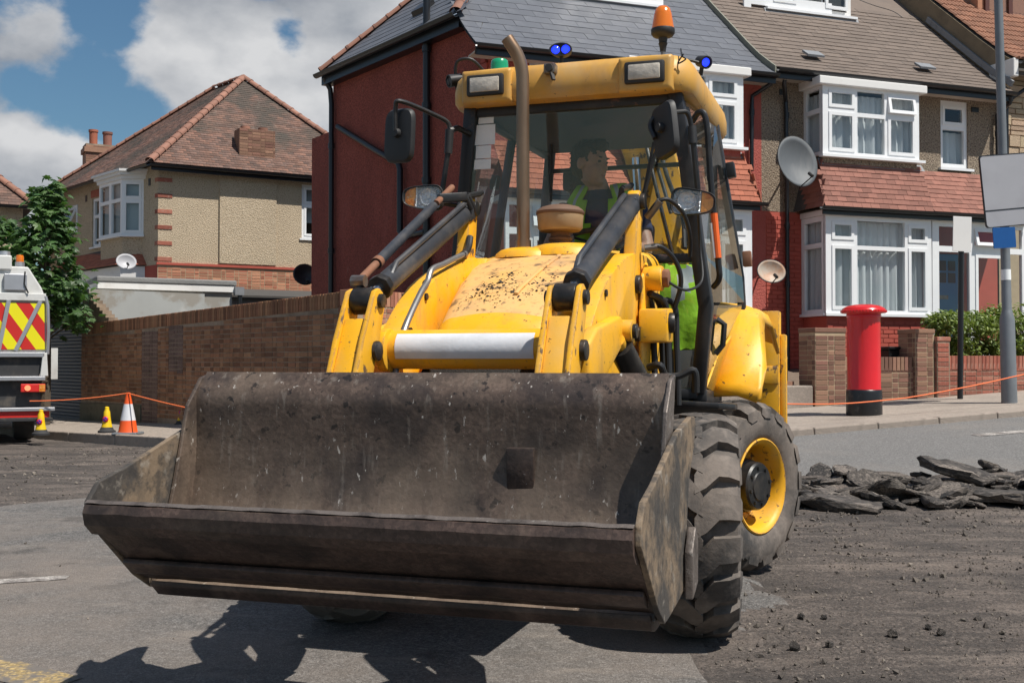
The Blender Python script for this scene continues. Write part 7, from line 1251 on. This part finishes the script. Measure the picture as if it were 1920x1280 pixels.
BE = MB().lathe([(0.0, 2.98), (0.05, 2.97), (0.06, 2.94), (0.06, 2.86), (0.065, 2.855)], (-7.82, 18.1, 0), 'z', 18).build('amber_beacon', M['amber'], LO); sub(BE, MB().lathe([(0.07, 2.86), (0.07, 2.79), (0.0, 2.79)], (-7.82, 18.1, 0), 'z', 16), 'beacon_base', M['alu'], LO); MB().bb(-8.14, -7.94, 17.96, 18.1, 2.72, 2.95).build('vent_box', M['lorry_white'], LO, 0, 0.02); MB().lathe([(0.0, 3.03), (0.08, 3.02), (0.085, 2.96), (0.06, 2.94), (0.06, 2.85)], (-8.04, 18.1, 0), 'z', 18).build('vent_cap', M['alu'], LO); MB().bb(-8.05, -7.72, 17.93, 17.99, 2.40, 2.66).build('latch_plate', M['alu'], LO, 0, 0.01); MB().tube([(-7.75, 17.93, 2.7), (-7.76, 17.92, 2.5), (-7.70, 17.92, 2.36)], 0.012, 6).build('cable', M['rubber_hose'], LO); MB().bb(-7.34, -7.24, 18.2, 18.22, 1.0, 1.5).build('side_flap', M['lorry_white'], LO, 0)
# ---------------------------------------------------------------- trees and hedge
def leaf_mesh(name, m, sz, lobed=True):
    P = []
    prof = [(0, 0.0), (0.18, 0.10), (0.50, 0.05), (0.36, 0.28), (0.62, 0.48), (0.34, 0.52), (0.30, 0.72), (0.14, 0.66), (0, 1.0)] if lobed else [(0, 0), (0.22, 0.3), (0.24, 0.6), (0, 1.0)]
    pts = prof + [(-x, y) for x, y in prof[-2:0:-1]]; V = [(x * sz, y * sz, -0.25 * sz * abs(x) - 0.18 * sz * y * y) for x, y in pts]; mb = MB().add(V + [(0, 0.45 * sz, 0.02 * sz)], [(i, (i + 1) % len(pts), len(pts)) for i in range(len(pts))]); return mb.mesh(name, m, 0)
def leaf_mat(name, c, c2, hue):
    m = mat(name, c, 0.5, var=0.10, vs=3, rnd=0.35, hue=c2); nt = m.node_tree; B_ = nt.nodes['Principled BSDF']; B_.inputs['Subsurface Weight'].default_value = 0.0
    tr = nt.nodes.new('ShaderNodeBsdfTranslucent'); tr.inputs[0].default_value = (*hue, 1); mx = nt.nodes.new('ShaderNodeMixShader'); mx.inputs[0].default_value = 0.25; o = nt.nodes['Material Output']; nt.links.new(B_.outputs[0], mx.inputs[1]); nt.links.new(tr.outputs[0], mx.inputs[2]); nt.links.new(mx.outputs[0], o.inputs[0]); return m
M['maple'] = leaf_mat('maple leaf', (0.030, 0.080, 0.022), (0.075, 0.14, 0.035), (0.10, 0.22, 0.03)); M['bark'] = mat('bark', (0.09, 0.07, 0.05), 0.95, var=0.2, vs=8, bump=0.01, bs=30)
def tree(x, y, z0, z1, zt, shape, n, label, seed):
    random.seed(seed); T = thing('tree', label, 'tree', None, (x, y, 0.1)); limbs = []
    TR = MB(); TR.tube([(x, y, 0.0), (x + 0.03, y, z0 * 0.6), (x, y + 0.05, (z0 + zt) / 2), (x, y, zt - 0.25)], [0.11, 0.09, 0.05, 0.012], 10); TRO = TR.build('trunk', M['bark'], T)
    items = []; lm = [leaf_mesh('leaf', M['maple'], s) for s in (0.17, 0.20, 0.145)]
    tips = []
    for k in range(46):
        t = random.random() ** 0.8; h = z0 + (zt - 0.15 - z0) * t; r = shape(t) * random.uniform(0.55, 1.0); a = random.uniform(0, 6.283); e = Vector((x + r * math.cos(a), y + r * math.sin(a), h + 0.10)); s_ = Vector((x, y, max(0.8, h - 0.35 * r - 0.1))); sub(TRO, MB().tube([s_, s_.lerp(e, 0.5) + Vector((0, 0, 0.04)), e], [0.022, 0.014, 0.006], 5), 'limb', M['bark'], T); tips.append((e, r))
    for k in range(n):
        if random.random() < 0.75:
            e, r = random.choice(tips); p = e + Vector((random.gauss(0, 0.15), random.gauss(0, 0.15), random.gauss(0, 0.11)))
        else:
            t = random.random(); h = z0 + (zt - z0) * t; r = shape(t) * random.uniform(0.7, 1.05); a = random.uniform(0, 6.283); p = Vector((x + r * math.cos(a), y + r * math.sin(a), h))
        o = Vector((p.x - x, p.y - y, 0)); ang = math.atan2(o.y, o.x) - math.pi / 2 + random.gauss(0, 0.6)
        items.append((random.randrange(3), Matrix.Translation(p) @ Matrix.Rotation(ang, 4, 'Z') @ Matrix.Rotation(random.gauss(-0.45, 0.35), 4, 'X') @ Matrix.Rotation(random.gauss(0, 0.35), 4, 'Y') @ Matrix.Scale(random.uniform(0.75, 1.15), 4)))
    CR = bpy.data.objects.new('crown', lm[0]); COL.objects.link(CR); CR.parent = T; CR.matrix_basis = Matrix.Translation(Vector((x, y, zt - 0.1)) - OFF[T.name]) @ Matrix.Rotation(0.5, 4, 'X'); w_ = CR.matrix_basis.inverted()
    pieces(T, T, 'leaf', items, lm, 'crown_leaves', 300)
    CR.name = 'top_leaf'
tree(-8.86, 21.4, 1.85, 0, 4.62, lambda t: 0.76 * (1 - t) ** 0.80 * (0.9 + 0.5 * t) + 0.04, 1700, 'young maple tree with pointed crown behind the lorry', 11)
tree(-10.15, 22.0, 1.8, 0, 4.0, lambda t: 1.0 * math.sqrt(max(0.02, 1 - (2 * t - 1) ** 2)), 1700, 'rounded leafy tree cut by the left edge behind the lorry', 12)
random.seed(5)
M['privet'] = leaf_mat('privet leaf', (0.10, 0.16, 0.035), (0.22, 0.27, 0.06), (0.25, 0.36, 0.05))
def hedge(u0, u1, n0, z0, zt, label, nleaf, seed):
    random.seed(seed); Hd = thing('hedge_bush', label, 'hedge', TER, ((u0 + u1) / 2, -n0, 0.95)); uc = (u0 + u1) / 2
    for k in range(7): u = uc + random.uniform(-0.2, 0.2); MB().tube([(u, -n0, 0.9), (u + random.uniform(-.3, .3), -n0 + random.uniform(-.1, .1), z0 + 0.3), (u + random.uniform(-.6, .6), -n0 + random.uniform(-.2, .2), zt - 0.25)], [0.03, 0.02, 0.008], 6).build('stem', M['bark'], Hd)
    lm = leaf_mesh('leaf', M['privet'], 0.075, False); V = [v.co.copy() for v in lm.vertices]; F = [tuple(p.vertices) for p in lm.polygons]; vs, fs = [], []; off = OFF[Hd.name]
    for k in range(nleaf):
        t = random.random(); ph = random.uniform(0, 6.283); rr = random.random() ** 0.35; du = (u1 - u0) / 2; dz = (zt - z0) / 2
        th = math.acos(random.uniform(-1, 1)); bump_ = 1 + 0.16 * noise.noise(Vector((math.cos(ph) * math.sin(th) * 3, math.sin(ph) * math.sin(th) * 3, math.cos(th) * 3 + seed)))
        p = Vector((uc + du * rr * bump_ * math.copysign(abs(math.sin(th) * math.cos(ph)) ** 0.6, math.cos(ph)), -n0 + 0.42 * rr * bump_ * math.sin(th) * math.sin(ph), (z0 + zt) / 2 + dz * rr * bump_ * math.copysign(abs(math.cos(th)) ** 0.6, math.cos(th))))
        if noise.noise(p * 3.0) < -0.22: continue
        m_ = Matrix.Translation(p - off) @ Euler((random.uniform(-1.2, 0.6), random.uniform(-.6, .6), random.uniform(0, 6.28))).to_matrix().to_4x4() @ Matrix.Scale(random.uniform(0.7, 1.3), 4); b0_ = len(vs); vs += [tuple(m_ @ v) for v in V]; fs += [tuple(i + b0_ for i in f) for f in F]
    me = bpy.data.meshes.new('foliage'); me.from_pydata(vs, [], fs); me.materials.append(M['privet']); o = bpy.data.objects.new('foliage', me); o.parent = Hd; o['kind'] = 'stuff'; COL.objects.link(o)
hedge(-0.12, 1.25, 1.75, 1.30, 2.12, 'leafy privet bush between the black post and the lamp column', 6500, 3); hedge(1.0, 3.2, 1.7, 1.25, 2.28, 'taller privet bush right of the lamp column', 8000, 4)
random.seed(9)
WDp = thing('weed', 'dry straw coloured weed in the garden behind the wall', 'plant', TER, (-0.24, -1.5, 1.0)); M['straw'] = mat('dry straw', (0.32, 0.24, 0.14), 0.9, var=0.1, vs=10)
for k in range(26): a = random.uniform(0, 6.28); r = random.uniform(0.02, 0.16); MB().tube([(-0.24, -1.5, 1.0), (-0.24 + r * 0.4 * math.cos(a), -1.5 + r * 0.4 * math.sin(a), 1.3), (-0.24 + r * math.cos(a), -1.5 + r * math.sin(a), 1.35 + random.uniform(0.05, 0.3))], [0.006, 0.006, 0.011], 4).build('stalk', M['straw'], WDp)
# ---------------------------------------------------------------- heap of broken asphalt, stones and gravel
M['slab'] = mat('broken asphalt', (0.028, 0.025, 0.024), 0.9, var=0.2, vs=7, rnd=0.55, hue=(0.16, 0.135, 0.115), bump=0.02, bs=8, grain=((14, 0.4),), layers=[((0.24, 0.205, 0.175), 3.5, 0.52, 0.68, 0.7), ((0.018, 0.017, 0.017), 6, 0.56, 0.64, 0.8), ((0.36, 0.32, 0.28), 60, 0.67, 0.72, 0.5)])
def slab_mesh(seed, nm='asphalt_slab'):
    random.seed(seed); n = 14; rings = []; base = []
    cor = sorted(random.uniform(0, 6.283) for _ in range(random.randint(5, 7)))
    for i in range(n):
        a = 2 * math.pi * i / n; q = min(abs(((a - c + math.pi) % (2 * math.pi)) - math.pi) for c in cor); base.append((math.cos(a), math.sin(a), 1.05 - 0.28 * min(1, q / 0.6) + random.uniform(-.05, .05)))
    for h, k in ((-0.5, 0.0), (-0.5, 0.5), (-0.46, 0.86), (-0.2, 0.96), (0.12, 1.0), (0.42, 0.94), (0.5, 0.6), (0.5, 0.0)):
        ring = []
        for c, s, r in base:
            p = Vector((c * r * k, s * r * k, h)); e = 0.16 if abs(h) < 0.45 else 0.07
            ring.append((p.x + e * noise.noise(p * 3.1 + Vector((seed, 0, 0))), p.y + e * noise.noise(p * 3.1 + Vector((0, seed, 0))), p.z + 2.2 * e * noise.noise(Vector((p.x * 2.4, p.y * 2.4, seed + h)))))
        rings.append(ring)
    return MB().loft(rings).mesh(nm, M['slab'], 24)
SL = [slab_mesh(s) for s in range(10)]
random.seed(21)
def slab(x, y, lift, sx, sy, sz, rz, rx, ry, label='broken lump of dug-up asphalt in the heap behind the rear wheel', group='broken asphalt in the heap'):
    o = bpy.data.objects.new('rubble_lump', SL[random.randrange(10)]); COL.objects.link(o); o.matrix_basis = Matrix.Translation((x, y, zroad(x, y) + lift)) @ Euler((R_(rx), R_(ry), R_(rz))).to_matrix().to_4x4() @ Matrix.Diagonal((sx, sy, sz, 1)); tag(o, label, 'rubble', group)
slab(2.72, 9.35, 0.045, 0.42, 0.20, 0.09, -8, 6, 6, 'long flat slab of broken asphalt at the front left of the heap'); slab(2.50, 9.85, 0.10, 0.24, 0.16, 0.07, 20, 10, 24, 'tilted asphalt slab leaning against the rear tyre end of the heap'); slab(3.95, 10.05, 0.22, 0.34, 0.2, 0.09, -12, 10, 14, 'pale topped asphalt slab crowning the heap'); slab(4.35, 9.62, 0.07, 0.46, 0.2, 0.10, 4, -4, 2, 'long low asphalt slab at the front right of the heap')
for k in range(150):
    x = random.uniform(2.3, 5.6); t = random.random(); y = 10.45 - 1.05 * t + random.uniform(-.1, .1); hh = 0.12 * (1 - t) * smoothstep(2.2, 3.2, x) + 0.05; s = random.choice((0.05, 0.07, 0.09, 0.12, 0.16, 0.2))
    slab(x, y, hh * random.uniform(0.3, 1.0) * (0.55 if x < 3.0 else 1) + 0.01, s * random.uniform(1.0, 1.9), s * random.uniform(0.7, 1.2), min(0.065, s * random.uniform(0.25, 0.5)), random.uniform(0, 180), random.gauss(0, 11), random.gauss(0, 11))
hp = []
for j in range(13):
    hp.append([(x, y, zroad(x, y) - 0.03 + 0.20 * smoothstep(2.0, 3.1, x) * math.exp(-((y - 10.3) / 0.42) ** 2) * (0.8 + 0.4 * noise.noise(Vector((x * 2, y * 2, 0)))) + 0.03 * noise.noise(Vector((x * 7, y * 7, 3)))) for x in np.linspace(1.9, 6.8, 70) for y in [9.1 + 1.9 * j / 12]])
tag(MB().grid(hp).build('rubble_bed', M['milled'], None), kind='structure')
ST = [slab_mesh(100 + s, 'stone') for s in range(4)]
for x, y, s, lb in ((1.255, 5.036, 0.024, 'largest loose stone, nearest the camera below the front tyre'), (1.422, 5.083, 0.022, 'large loose stone just right of the largest one'), (1.772, 5.282, 0.022, 'large loose stone lying alone in the middle of the dug-up road'), (1.44, 5.648, 0.018, 'loose stone right of the front tyre, larger of two side by side'), (1.555, 5.648, 0.013, 'small loose stone right of the front tyre, smaller of two side by side'), (1.989, 5.421, 0.016, 'loose stone behind another at the right of the dug-up road'), (2.012, 5.314, 0.02, 'loose stone in front of another at the right of the dug-up road'), (2.3, 5.6, 0.016, 'rightmost loose stone on the dug-up road'), (1.1, 5.5, 0.012, 'smallest loose stone close beside the front tyre')):
    o = bpy.data.objects.new('stone', ST[random.randrange(4)]); COL.objects.link(o); o.matrix_basis = Matrix.Translation((x, y, zroad(x, y) + s * 0.55)) @ Euler((random.random(), random.random(), random.uniform(0, 6))).to_matrix().to_4x4() @ Matrix.Diagonal((s * 1.2, s, s * 1.5, 1)); tag(o, lb, 'stone', 'loose stones on the milled road')
vs, fs = [], []
M['gravel'] = mat('loose chippings', (0.095, 0.080, 0.070), 0.95, var=0.1, vs=3, rnd=0.5, hue=(0.17, 0.145, 0.12))
k = 0; tries = 0
while k < 9000 and tries < 60000:
    tries += 1
    if random.random() < 0.62: x = random.uniform(0.9, 5.8); y = random.uniform(4.3, 10.4)
    elif random.random() < 0.5: x = random.uniform(-7, -3.2); y = random.uniform(9.5, 17)
    else: x = random.uniform(-3.4, 2.4); y = random.uniform(3.9, 9)
    mk = in_milled(x, y); pr = (0.55 if y < 8.6 else 1.4) * mk + 0.10 * (x > 0.6) + 0.03; pr *= 0.35 + smoothstep(-0.25, 0.35, noise.noise(Vector((x * 1.4, y * 1.4, 7)))) * 1.2
    if random.random() > pr: continue
    r = min(0.02, 0.0035 * math.exp(random.gauss(0.12, 0.55))) * (1 + 0.05 * y); z = zroad(x, y) + r * 0.3; rot = Euler((random.uniform(0, 6), random.uniform(0, 6), 0)).to_matrix(); b0_ = len(vs)
    for p in ((1.3, 0, 0), (-1.1, .1, 0), (0, 1, .1), (.1, -.9, 0), (0, .1, .9), (0, 0, -.8)): q = rot @ (Vector(p) * r * random.uniform(0.75, 1.2)); vs.append((q.x + x, q.y + y, q.z + z))
    fs += [tuple(i + b0_ for i in f) for f in ((0, 2, 4), (2, 1, 4), (1, 3, 4), (3, 0, 4), (2, 0, 5), (1, 2, 5), (3, 1, 5), (0, 3, 5))]; k += 1
me = bpy.data.meshes.new('gravel'); me.from_pydata(vs, [], fs); me.materials.append(M['gravel']); o = bpy.data.objects.new('gravel', me); COL.objects.link(o); tag(o, 'scattered loose chippings on the dug-up road', 'gravel', kind='stuff')
# ---------------------------------------------------------------- driver and jacket in the cab
random.seed(3)
def mp(p): return MACH.w(p)
M['skin'] = mat('skin', (0.38, 0.205, 0.145), 0.55, var=0.12, vs=22, layers=[((0.30, 0.15, 0.10), 9, 0.48, 0.68, 0.6)]); M['hair'] = mat('dark brown hair', (0.035, 0.022, 0.015), 0.7, var=0.2, vs=60); M['shirt'] = mat('navy t-shirt', (0.018, 0.028, 0.085), 0.9, var=0.1, vs=10, bump=0.006, bs=22)
DRV = thing('person', 'driver in lime hi-vis vest over navy shirt, seated in the cab looking aside', 'person', MACH, (0.0, 1.18, 1.60))
def ell(mb, c, r, n=14, m=10, rot=None):
    rings = []
    for j in range(1, m):
        t = math.pi * j / m; rings.append([Vector((r[0] * math.sin(t) * math.cos(2 * math.pi * i / n), r[1] * math.sin(t) * math.sin(2 * math.pi * i / n), r[2] * math.cos(t))) for i in range(n)])
    top, bot = Vector((0, 0, r[2])), Vector((0, 0, -r[2])); R3 = rot or Matrix.Identity(3); V = [R3 @ p + Vector(c) for q in rings for p in q]; k = len(V); V += [R3 @ top + Vector(c), R3 @ bot + Vector(c)]; f = []
    for j in range(m - 2):
        for i in range(n): f.append((j * n + i, (j + 1) * n + i, (j + 1) * n + (i + 1) % n, j * n + (i + 1) % n))
    f += [(k, i, (i + 1) % n) for i in range(n)] + [(k + 1, (m - 2) * n + (i + 1) % n, (m - 2) * n + i) for i in range(n)]; mb.add(V, f)
def fuse(mb, name, m, parent, vox, smooth_it=3):
    o = OFF[DRV.name]; mb.v = [(p[0] - o[0], p[1] - o[1], p[2] - o[2]) for p in mb.v]; me = bpy.data.meshes.new(name); me.from_pydata(mb.v, [], mb.f); t = bpy.data.objects.new('tmp', me); COL.objects.link(t)
    r = t.modifiers.new('r', 'REMESH'); r.mode = 'VOXEL'; r.voxel_size = vox; s = t.modifiers.new('s', 'SMOOTH'); s.factor = 0.5; s.iterations = smooth_it
    dg = bpy.context.evaluated_depsgraph_get(); nm = bpy.data.meshes.new_from_object(t.evaluated_get(dg)); bpy.data.objects.remove(t); nm.materials.clear(); nm.materials.append(m); nm.polygons.foreach_set('use_smooth', [True] * len(nm.polygons)); ob = bpy.data.objects.new(name, nm); ob.parent = parent; COL.objects.link(ob); return ob
HC_ = Vector((-0.04, 1.15, 2.440)); HR = Matrix.Rotation(R_(68), 3, 'Z') @ Matrix.Rotation(R_(6), 3, 'X')      # head turned to its left
def hp_(x, y, z): return HC_ + HR @ (Vector((x, y, z)) * 1.12)       # y- is the face
def hb(mb, c, r): ell(mb, hp_(*c), tuple(q * 1.12 for q in r), rot=HR)
Bd = MB()
hb(Bd, (0, 0.012, 0.025), (0.076, 0.094, 0.092)); hb(Bd, (0, -0.022, -0.045), (0.060, 0.066, 0.070)); hb(Bd, (0, -0.052, -0.092), (0.036, 0.030, 0.026)); hb(Bd, (0, -0.088, -0.022), (0.013, 0.022, 0.026)); hb(Bd, (0, -0.072, 0.005), (0.012, 0.020, 0.028)); hb(Bd, (0, -0.070, -0.062), (0.026, 0.014, 0.012)); hb(Bd, (0, -0.068, 0.030), (0.055, 0.016, 0.012))
for s in (-1, 1): hb(Bd, (s * 0.078, 0.012, -0.012), (0.009, 0.020, 0.032)); hb(Bd, (s * 0.034, -0.058, -0.025), (0.022, 0.018, 0.018))
Bd.tube([hp_(0, 0.02, -0.05), (-0.02, 1.20, 2.33), (-0.015, 1.22, 2.25)], [0.060, 0.062, 0.085], 14)
ell(Bd, (0, 1.24, 2.10), (0.20, 0.12, 0.19)); ell(Bd, (0, 1.26, 1.82), (0.165, 0.12, 0.22)); ell(Bd, (0, 1.24, 1.66), (0.18, 0.14, 0.11))
for s, el, hd in ((-1, (-0.30, 1.10, 1.92), (-0.14, 0.93, 1.97)), (1, (0.31, 1.10, 1.90), (0.19, 0.93, 1.95))):
    sh = (s * 0.20, 1.23, 2.19); Bd.tube([sh, Vector(sh).lerp(Vector(el), 0.5), el], [0.062, 0.053, 0.043], 10); Bd.tube([el, Vector(el).lerp(Vector(hd), 0.5), hd], [0.042, 0.038, 0.028], 10)
    h = Vector(hd); d = (h - Vector(el)).normalized(); ell(Bd, h + d * 0.035, (0.038, 0.036, 0.026))
    for k in range(4): b0 = h + d * 0.05 + Vector((s * -0.002, 0, 0.022 - k * 0.017)); Bd.tube([b0, b0 + d * 0.03 + Vector((0, -0.012, 0.004)), b0 + d * 0.034 + Vector((0, -0.005, -0.022 + 0.002 * k))], [0.0095, 0.009, 0.008], 7)
    Bd.tube([h + d * 0.015 + Vector((0, 0, 0.02)), h + d * 0.035 + Vector((0, 0.025, 0.035)), h + d * 0.06 + Vector((0, 0.02, 0.03))], [0.011, 0.010, 0.008], 7)
    kn = (s * 0.17, 0.86, 1.66); Bd.tube([(s * 0.10, 1.26, 1.64), (s * 0.14, 1.05, 1.67), kn], [0.10, 0.085, 0.065], 12); Bd.tube([kn, (s * 0.17, 0.82, 1.40), (s * 0.17, 0.84, 1.15)], [0.062, 0.055, 0.042], 12); ell(Bd, (s * 0.17, 0.78, 1.11), (0.05, 0.12, 0.04))
BODY = fuse(Bd, 'body', M['skin'], DRV, 0.009, 2)
Hm = MB(); hb(Hm, (0, 0.022, 0.040), (0.083, 0.096, 0.090)); hb(Hm, (0, 0.055, -0.01), (0.074, 0.060, 0.075)); hb(Hm, (0, -0.045, 0.095), (0.055, 0.045, 0.035))
HO = fuse(Hm, 'hair', M['hair'], DRV, 0.007, 1)
for v in HO.data.vertices:
    q = v.co; v.co = q + v.normal * (0.006 * noise.noise(q * 90) + 0.006 * noise.noise(q * 40))
for s in (-1, 1):
    mbx = MB(); ell(mbx, hp_(s * 0.031, -0.074, 0.008), (0.011, 0.009, 0.008), 10, 8); mbx.build('eye', mat('eye', (0.06, 0.045, 0.04), 0.3), DRV)
for s in (-1, 1):
    mbx = MB(); ell(mbx, hp_(s * 0.033, -0.080, 0.030), (0.020, 0.006, 0.004), 10, 6, rot=HR); mbx.build('eyebrow', M['hair'], DRV)
    mbx = MB(); ell(mbx, hp_(s * 0.081, 0.016, -0.008), (0.010, 0.021, 0.034), 12, 8, rot=HR); mbx.build('ear', M['skin'], DRV)
mbx = MB(); ell(mbx, hp_(0, -0.081, -0.062), (0.022, 0.006, 0.005), 10, 6, rot=HR); mbx.build('mouth', mat('lips', (0.30, 0.10, 0.08), 0.5), DRV)
Sm = MB(); ell(Sm, (0, 1.238, 2.10), (0.215, 0.132, 0.195)); ell(Sm, (0, 1.255, 1.84), (0.18, 0.135, 0.23)); Sm.tube([(-0.01, 1.215, 2.23), (-0.015, 1.21, 2.29)], [0.10, 0.076], 14)
for s, el in ((-1, (-0.30, 1.10, 1.92)), (1, (0.31, 1.10, 1.90))): sh = Vector((s * 0.20, 1.23, 2.19)); Sm.tube([sh, sh.lerp(Vector(el), 0.62)], [0.075, 0.066], 12)
fuse(Sm, 'shirt', M['shirt'], DRV, 0.011, 2)
# open-necked vest: shell following the torso, cut at neckline and armholes
def vest_ring(z): 
    t = (z - 1.66) / (2.24 - 1.66); w = 0.220 + 0.02 * math.sin(math.pi * t); d = 0.152 + 0.006 * math.sin(3 * t); return w, d
V = []; na = 40
for j in range(16):
    z = 1.64 + 0.66 * j / 15; row = []
    for i in range(na):
        a = 2 * math.pi * i / na; w, d = vest_ring(z); kk = 1 - 0.55 * smoothstep(2.16, 2.32, z) ; f = 0.006 * math.sin(a * 9 + z * 14); row.append((w * kk ** 0.5 * math.cos(a) + f, 1.245 + (d * kk ** 0.8 + f) * math.sin(a), z + 0.03 * smoothstep(2.08, 2.24, z) * abs(math.cos(a)) - 0.0))
    V.append(row)
vb = MB(); vb.v = [p for r in V for p in r]
for j in range(15):
    for i in range(na):
        a = 2 * math.pi * (i + 0.5) / na; z = 1.64 + 0.66 * (j + 0.5) / 15; front = math.sin(a) < 0; cx = abs(math.cos(a))
        if front and cx < max(0, (z - 1.90)) * 1.25: continue
        if cx > 0.93 and 1.98 < z < 2.21: continue
        vb.f.append((j * na + i, j * na + (i + 1) % na, (j + 1) * na + (i + 1) % na, (j + 1) * na + i)); vb.m.append(1 if 1.76 < z < 1.82 or (front and 0.55 < cx < 0.70 and z > 1.8) else 0)
VO = vb.build('vest', [M['hivis'], M['reflect']], DRV, 50); md = VO.modifiers.new('t', 'SOLIDIFY'); md.thickness = 0.008
Tr = MB()
for s in (-1, 1): kn = (s * 0.17, 0.86, 1.66); Tr.tube([(s * 0.09, 1.28, 1.65), (s * 0.14, 1.05, 1.67), kn], [0.115, 0.098, 0.078], 12); Tr.tube([kn, (s * 0.17, 0.82, 1.40), (s * 0.17, 0.84, 1.16)], [0.076, 0.07, 0.062], 12)
ell(Tr, (0, 1.25, 1.65), (0.195, 0.15, 0.10)); fuse(Tr, 'trousers', M['seat'], DRV, 0.013, 2)
# hi-vis jacket slung inside the door
JK = thing('hi_vis_jacket', 'crumpled lime hi-vis jacket with grey band hanging inside the cab door', 'jacket', MACH, (0.47, 1.0, 1.36)); g = []
for j in range(22):
    z = 1.80 - 0.46 * j / 21; row = []
    for i in range(30):
        a = 2 * math.pi * i / 30; n_ = noise.noise(Vector((math.cos(a) * 1.6, math.sin(a) * 1.6, z * 5))); n2 = noise.noise(Vector((math.cos(a) * 4, math.sin(a) * 4, z * 9 + 5))); r = 0.125 + 0.03 * math.sin(math.pi * j / 21) + 0.04 * n_ + 0.018 * n2; row.append((0.47 + r * math.cos(a) * 1.15, 0.95 + r * math.sin(a) * 0.75, z + 0.03 * n2))
    g.append(row)
jm = MB().loft(g, True)
for i, f in enumerate(jm.f):
    c = sum((Vector(jm.v[k]) for k in f), Vector()) / len(f)
    if 0.50 + 0.35 * (c.z - 1.65) < c.x < 0.58 + 0.35 * (c.z - 1.65) and c.z > 1.60: jm.m[i] = 1
jm.build('jacket_body', [M['hivis'], M['reflect']], JK, 60); MB().tube([(0.40, 0.88, 1.76), (0.36, 0.84, 1.60), (0.37, 0.84, 1.42), (0.38, 0.85, 1.34)], [0.05, 0.055, 0.05, 0.045], 10).build('sleeve', M['hivis'], JK, 60)
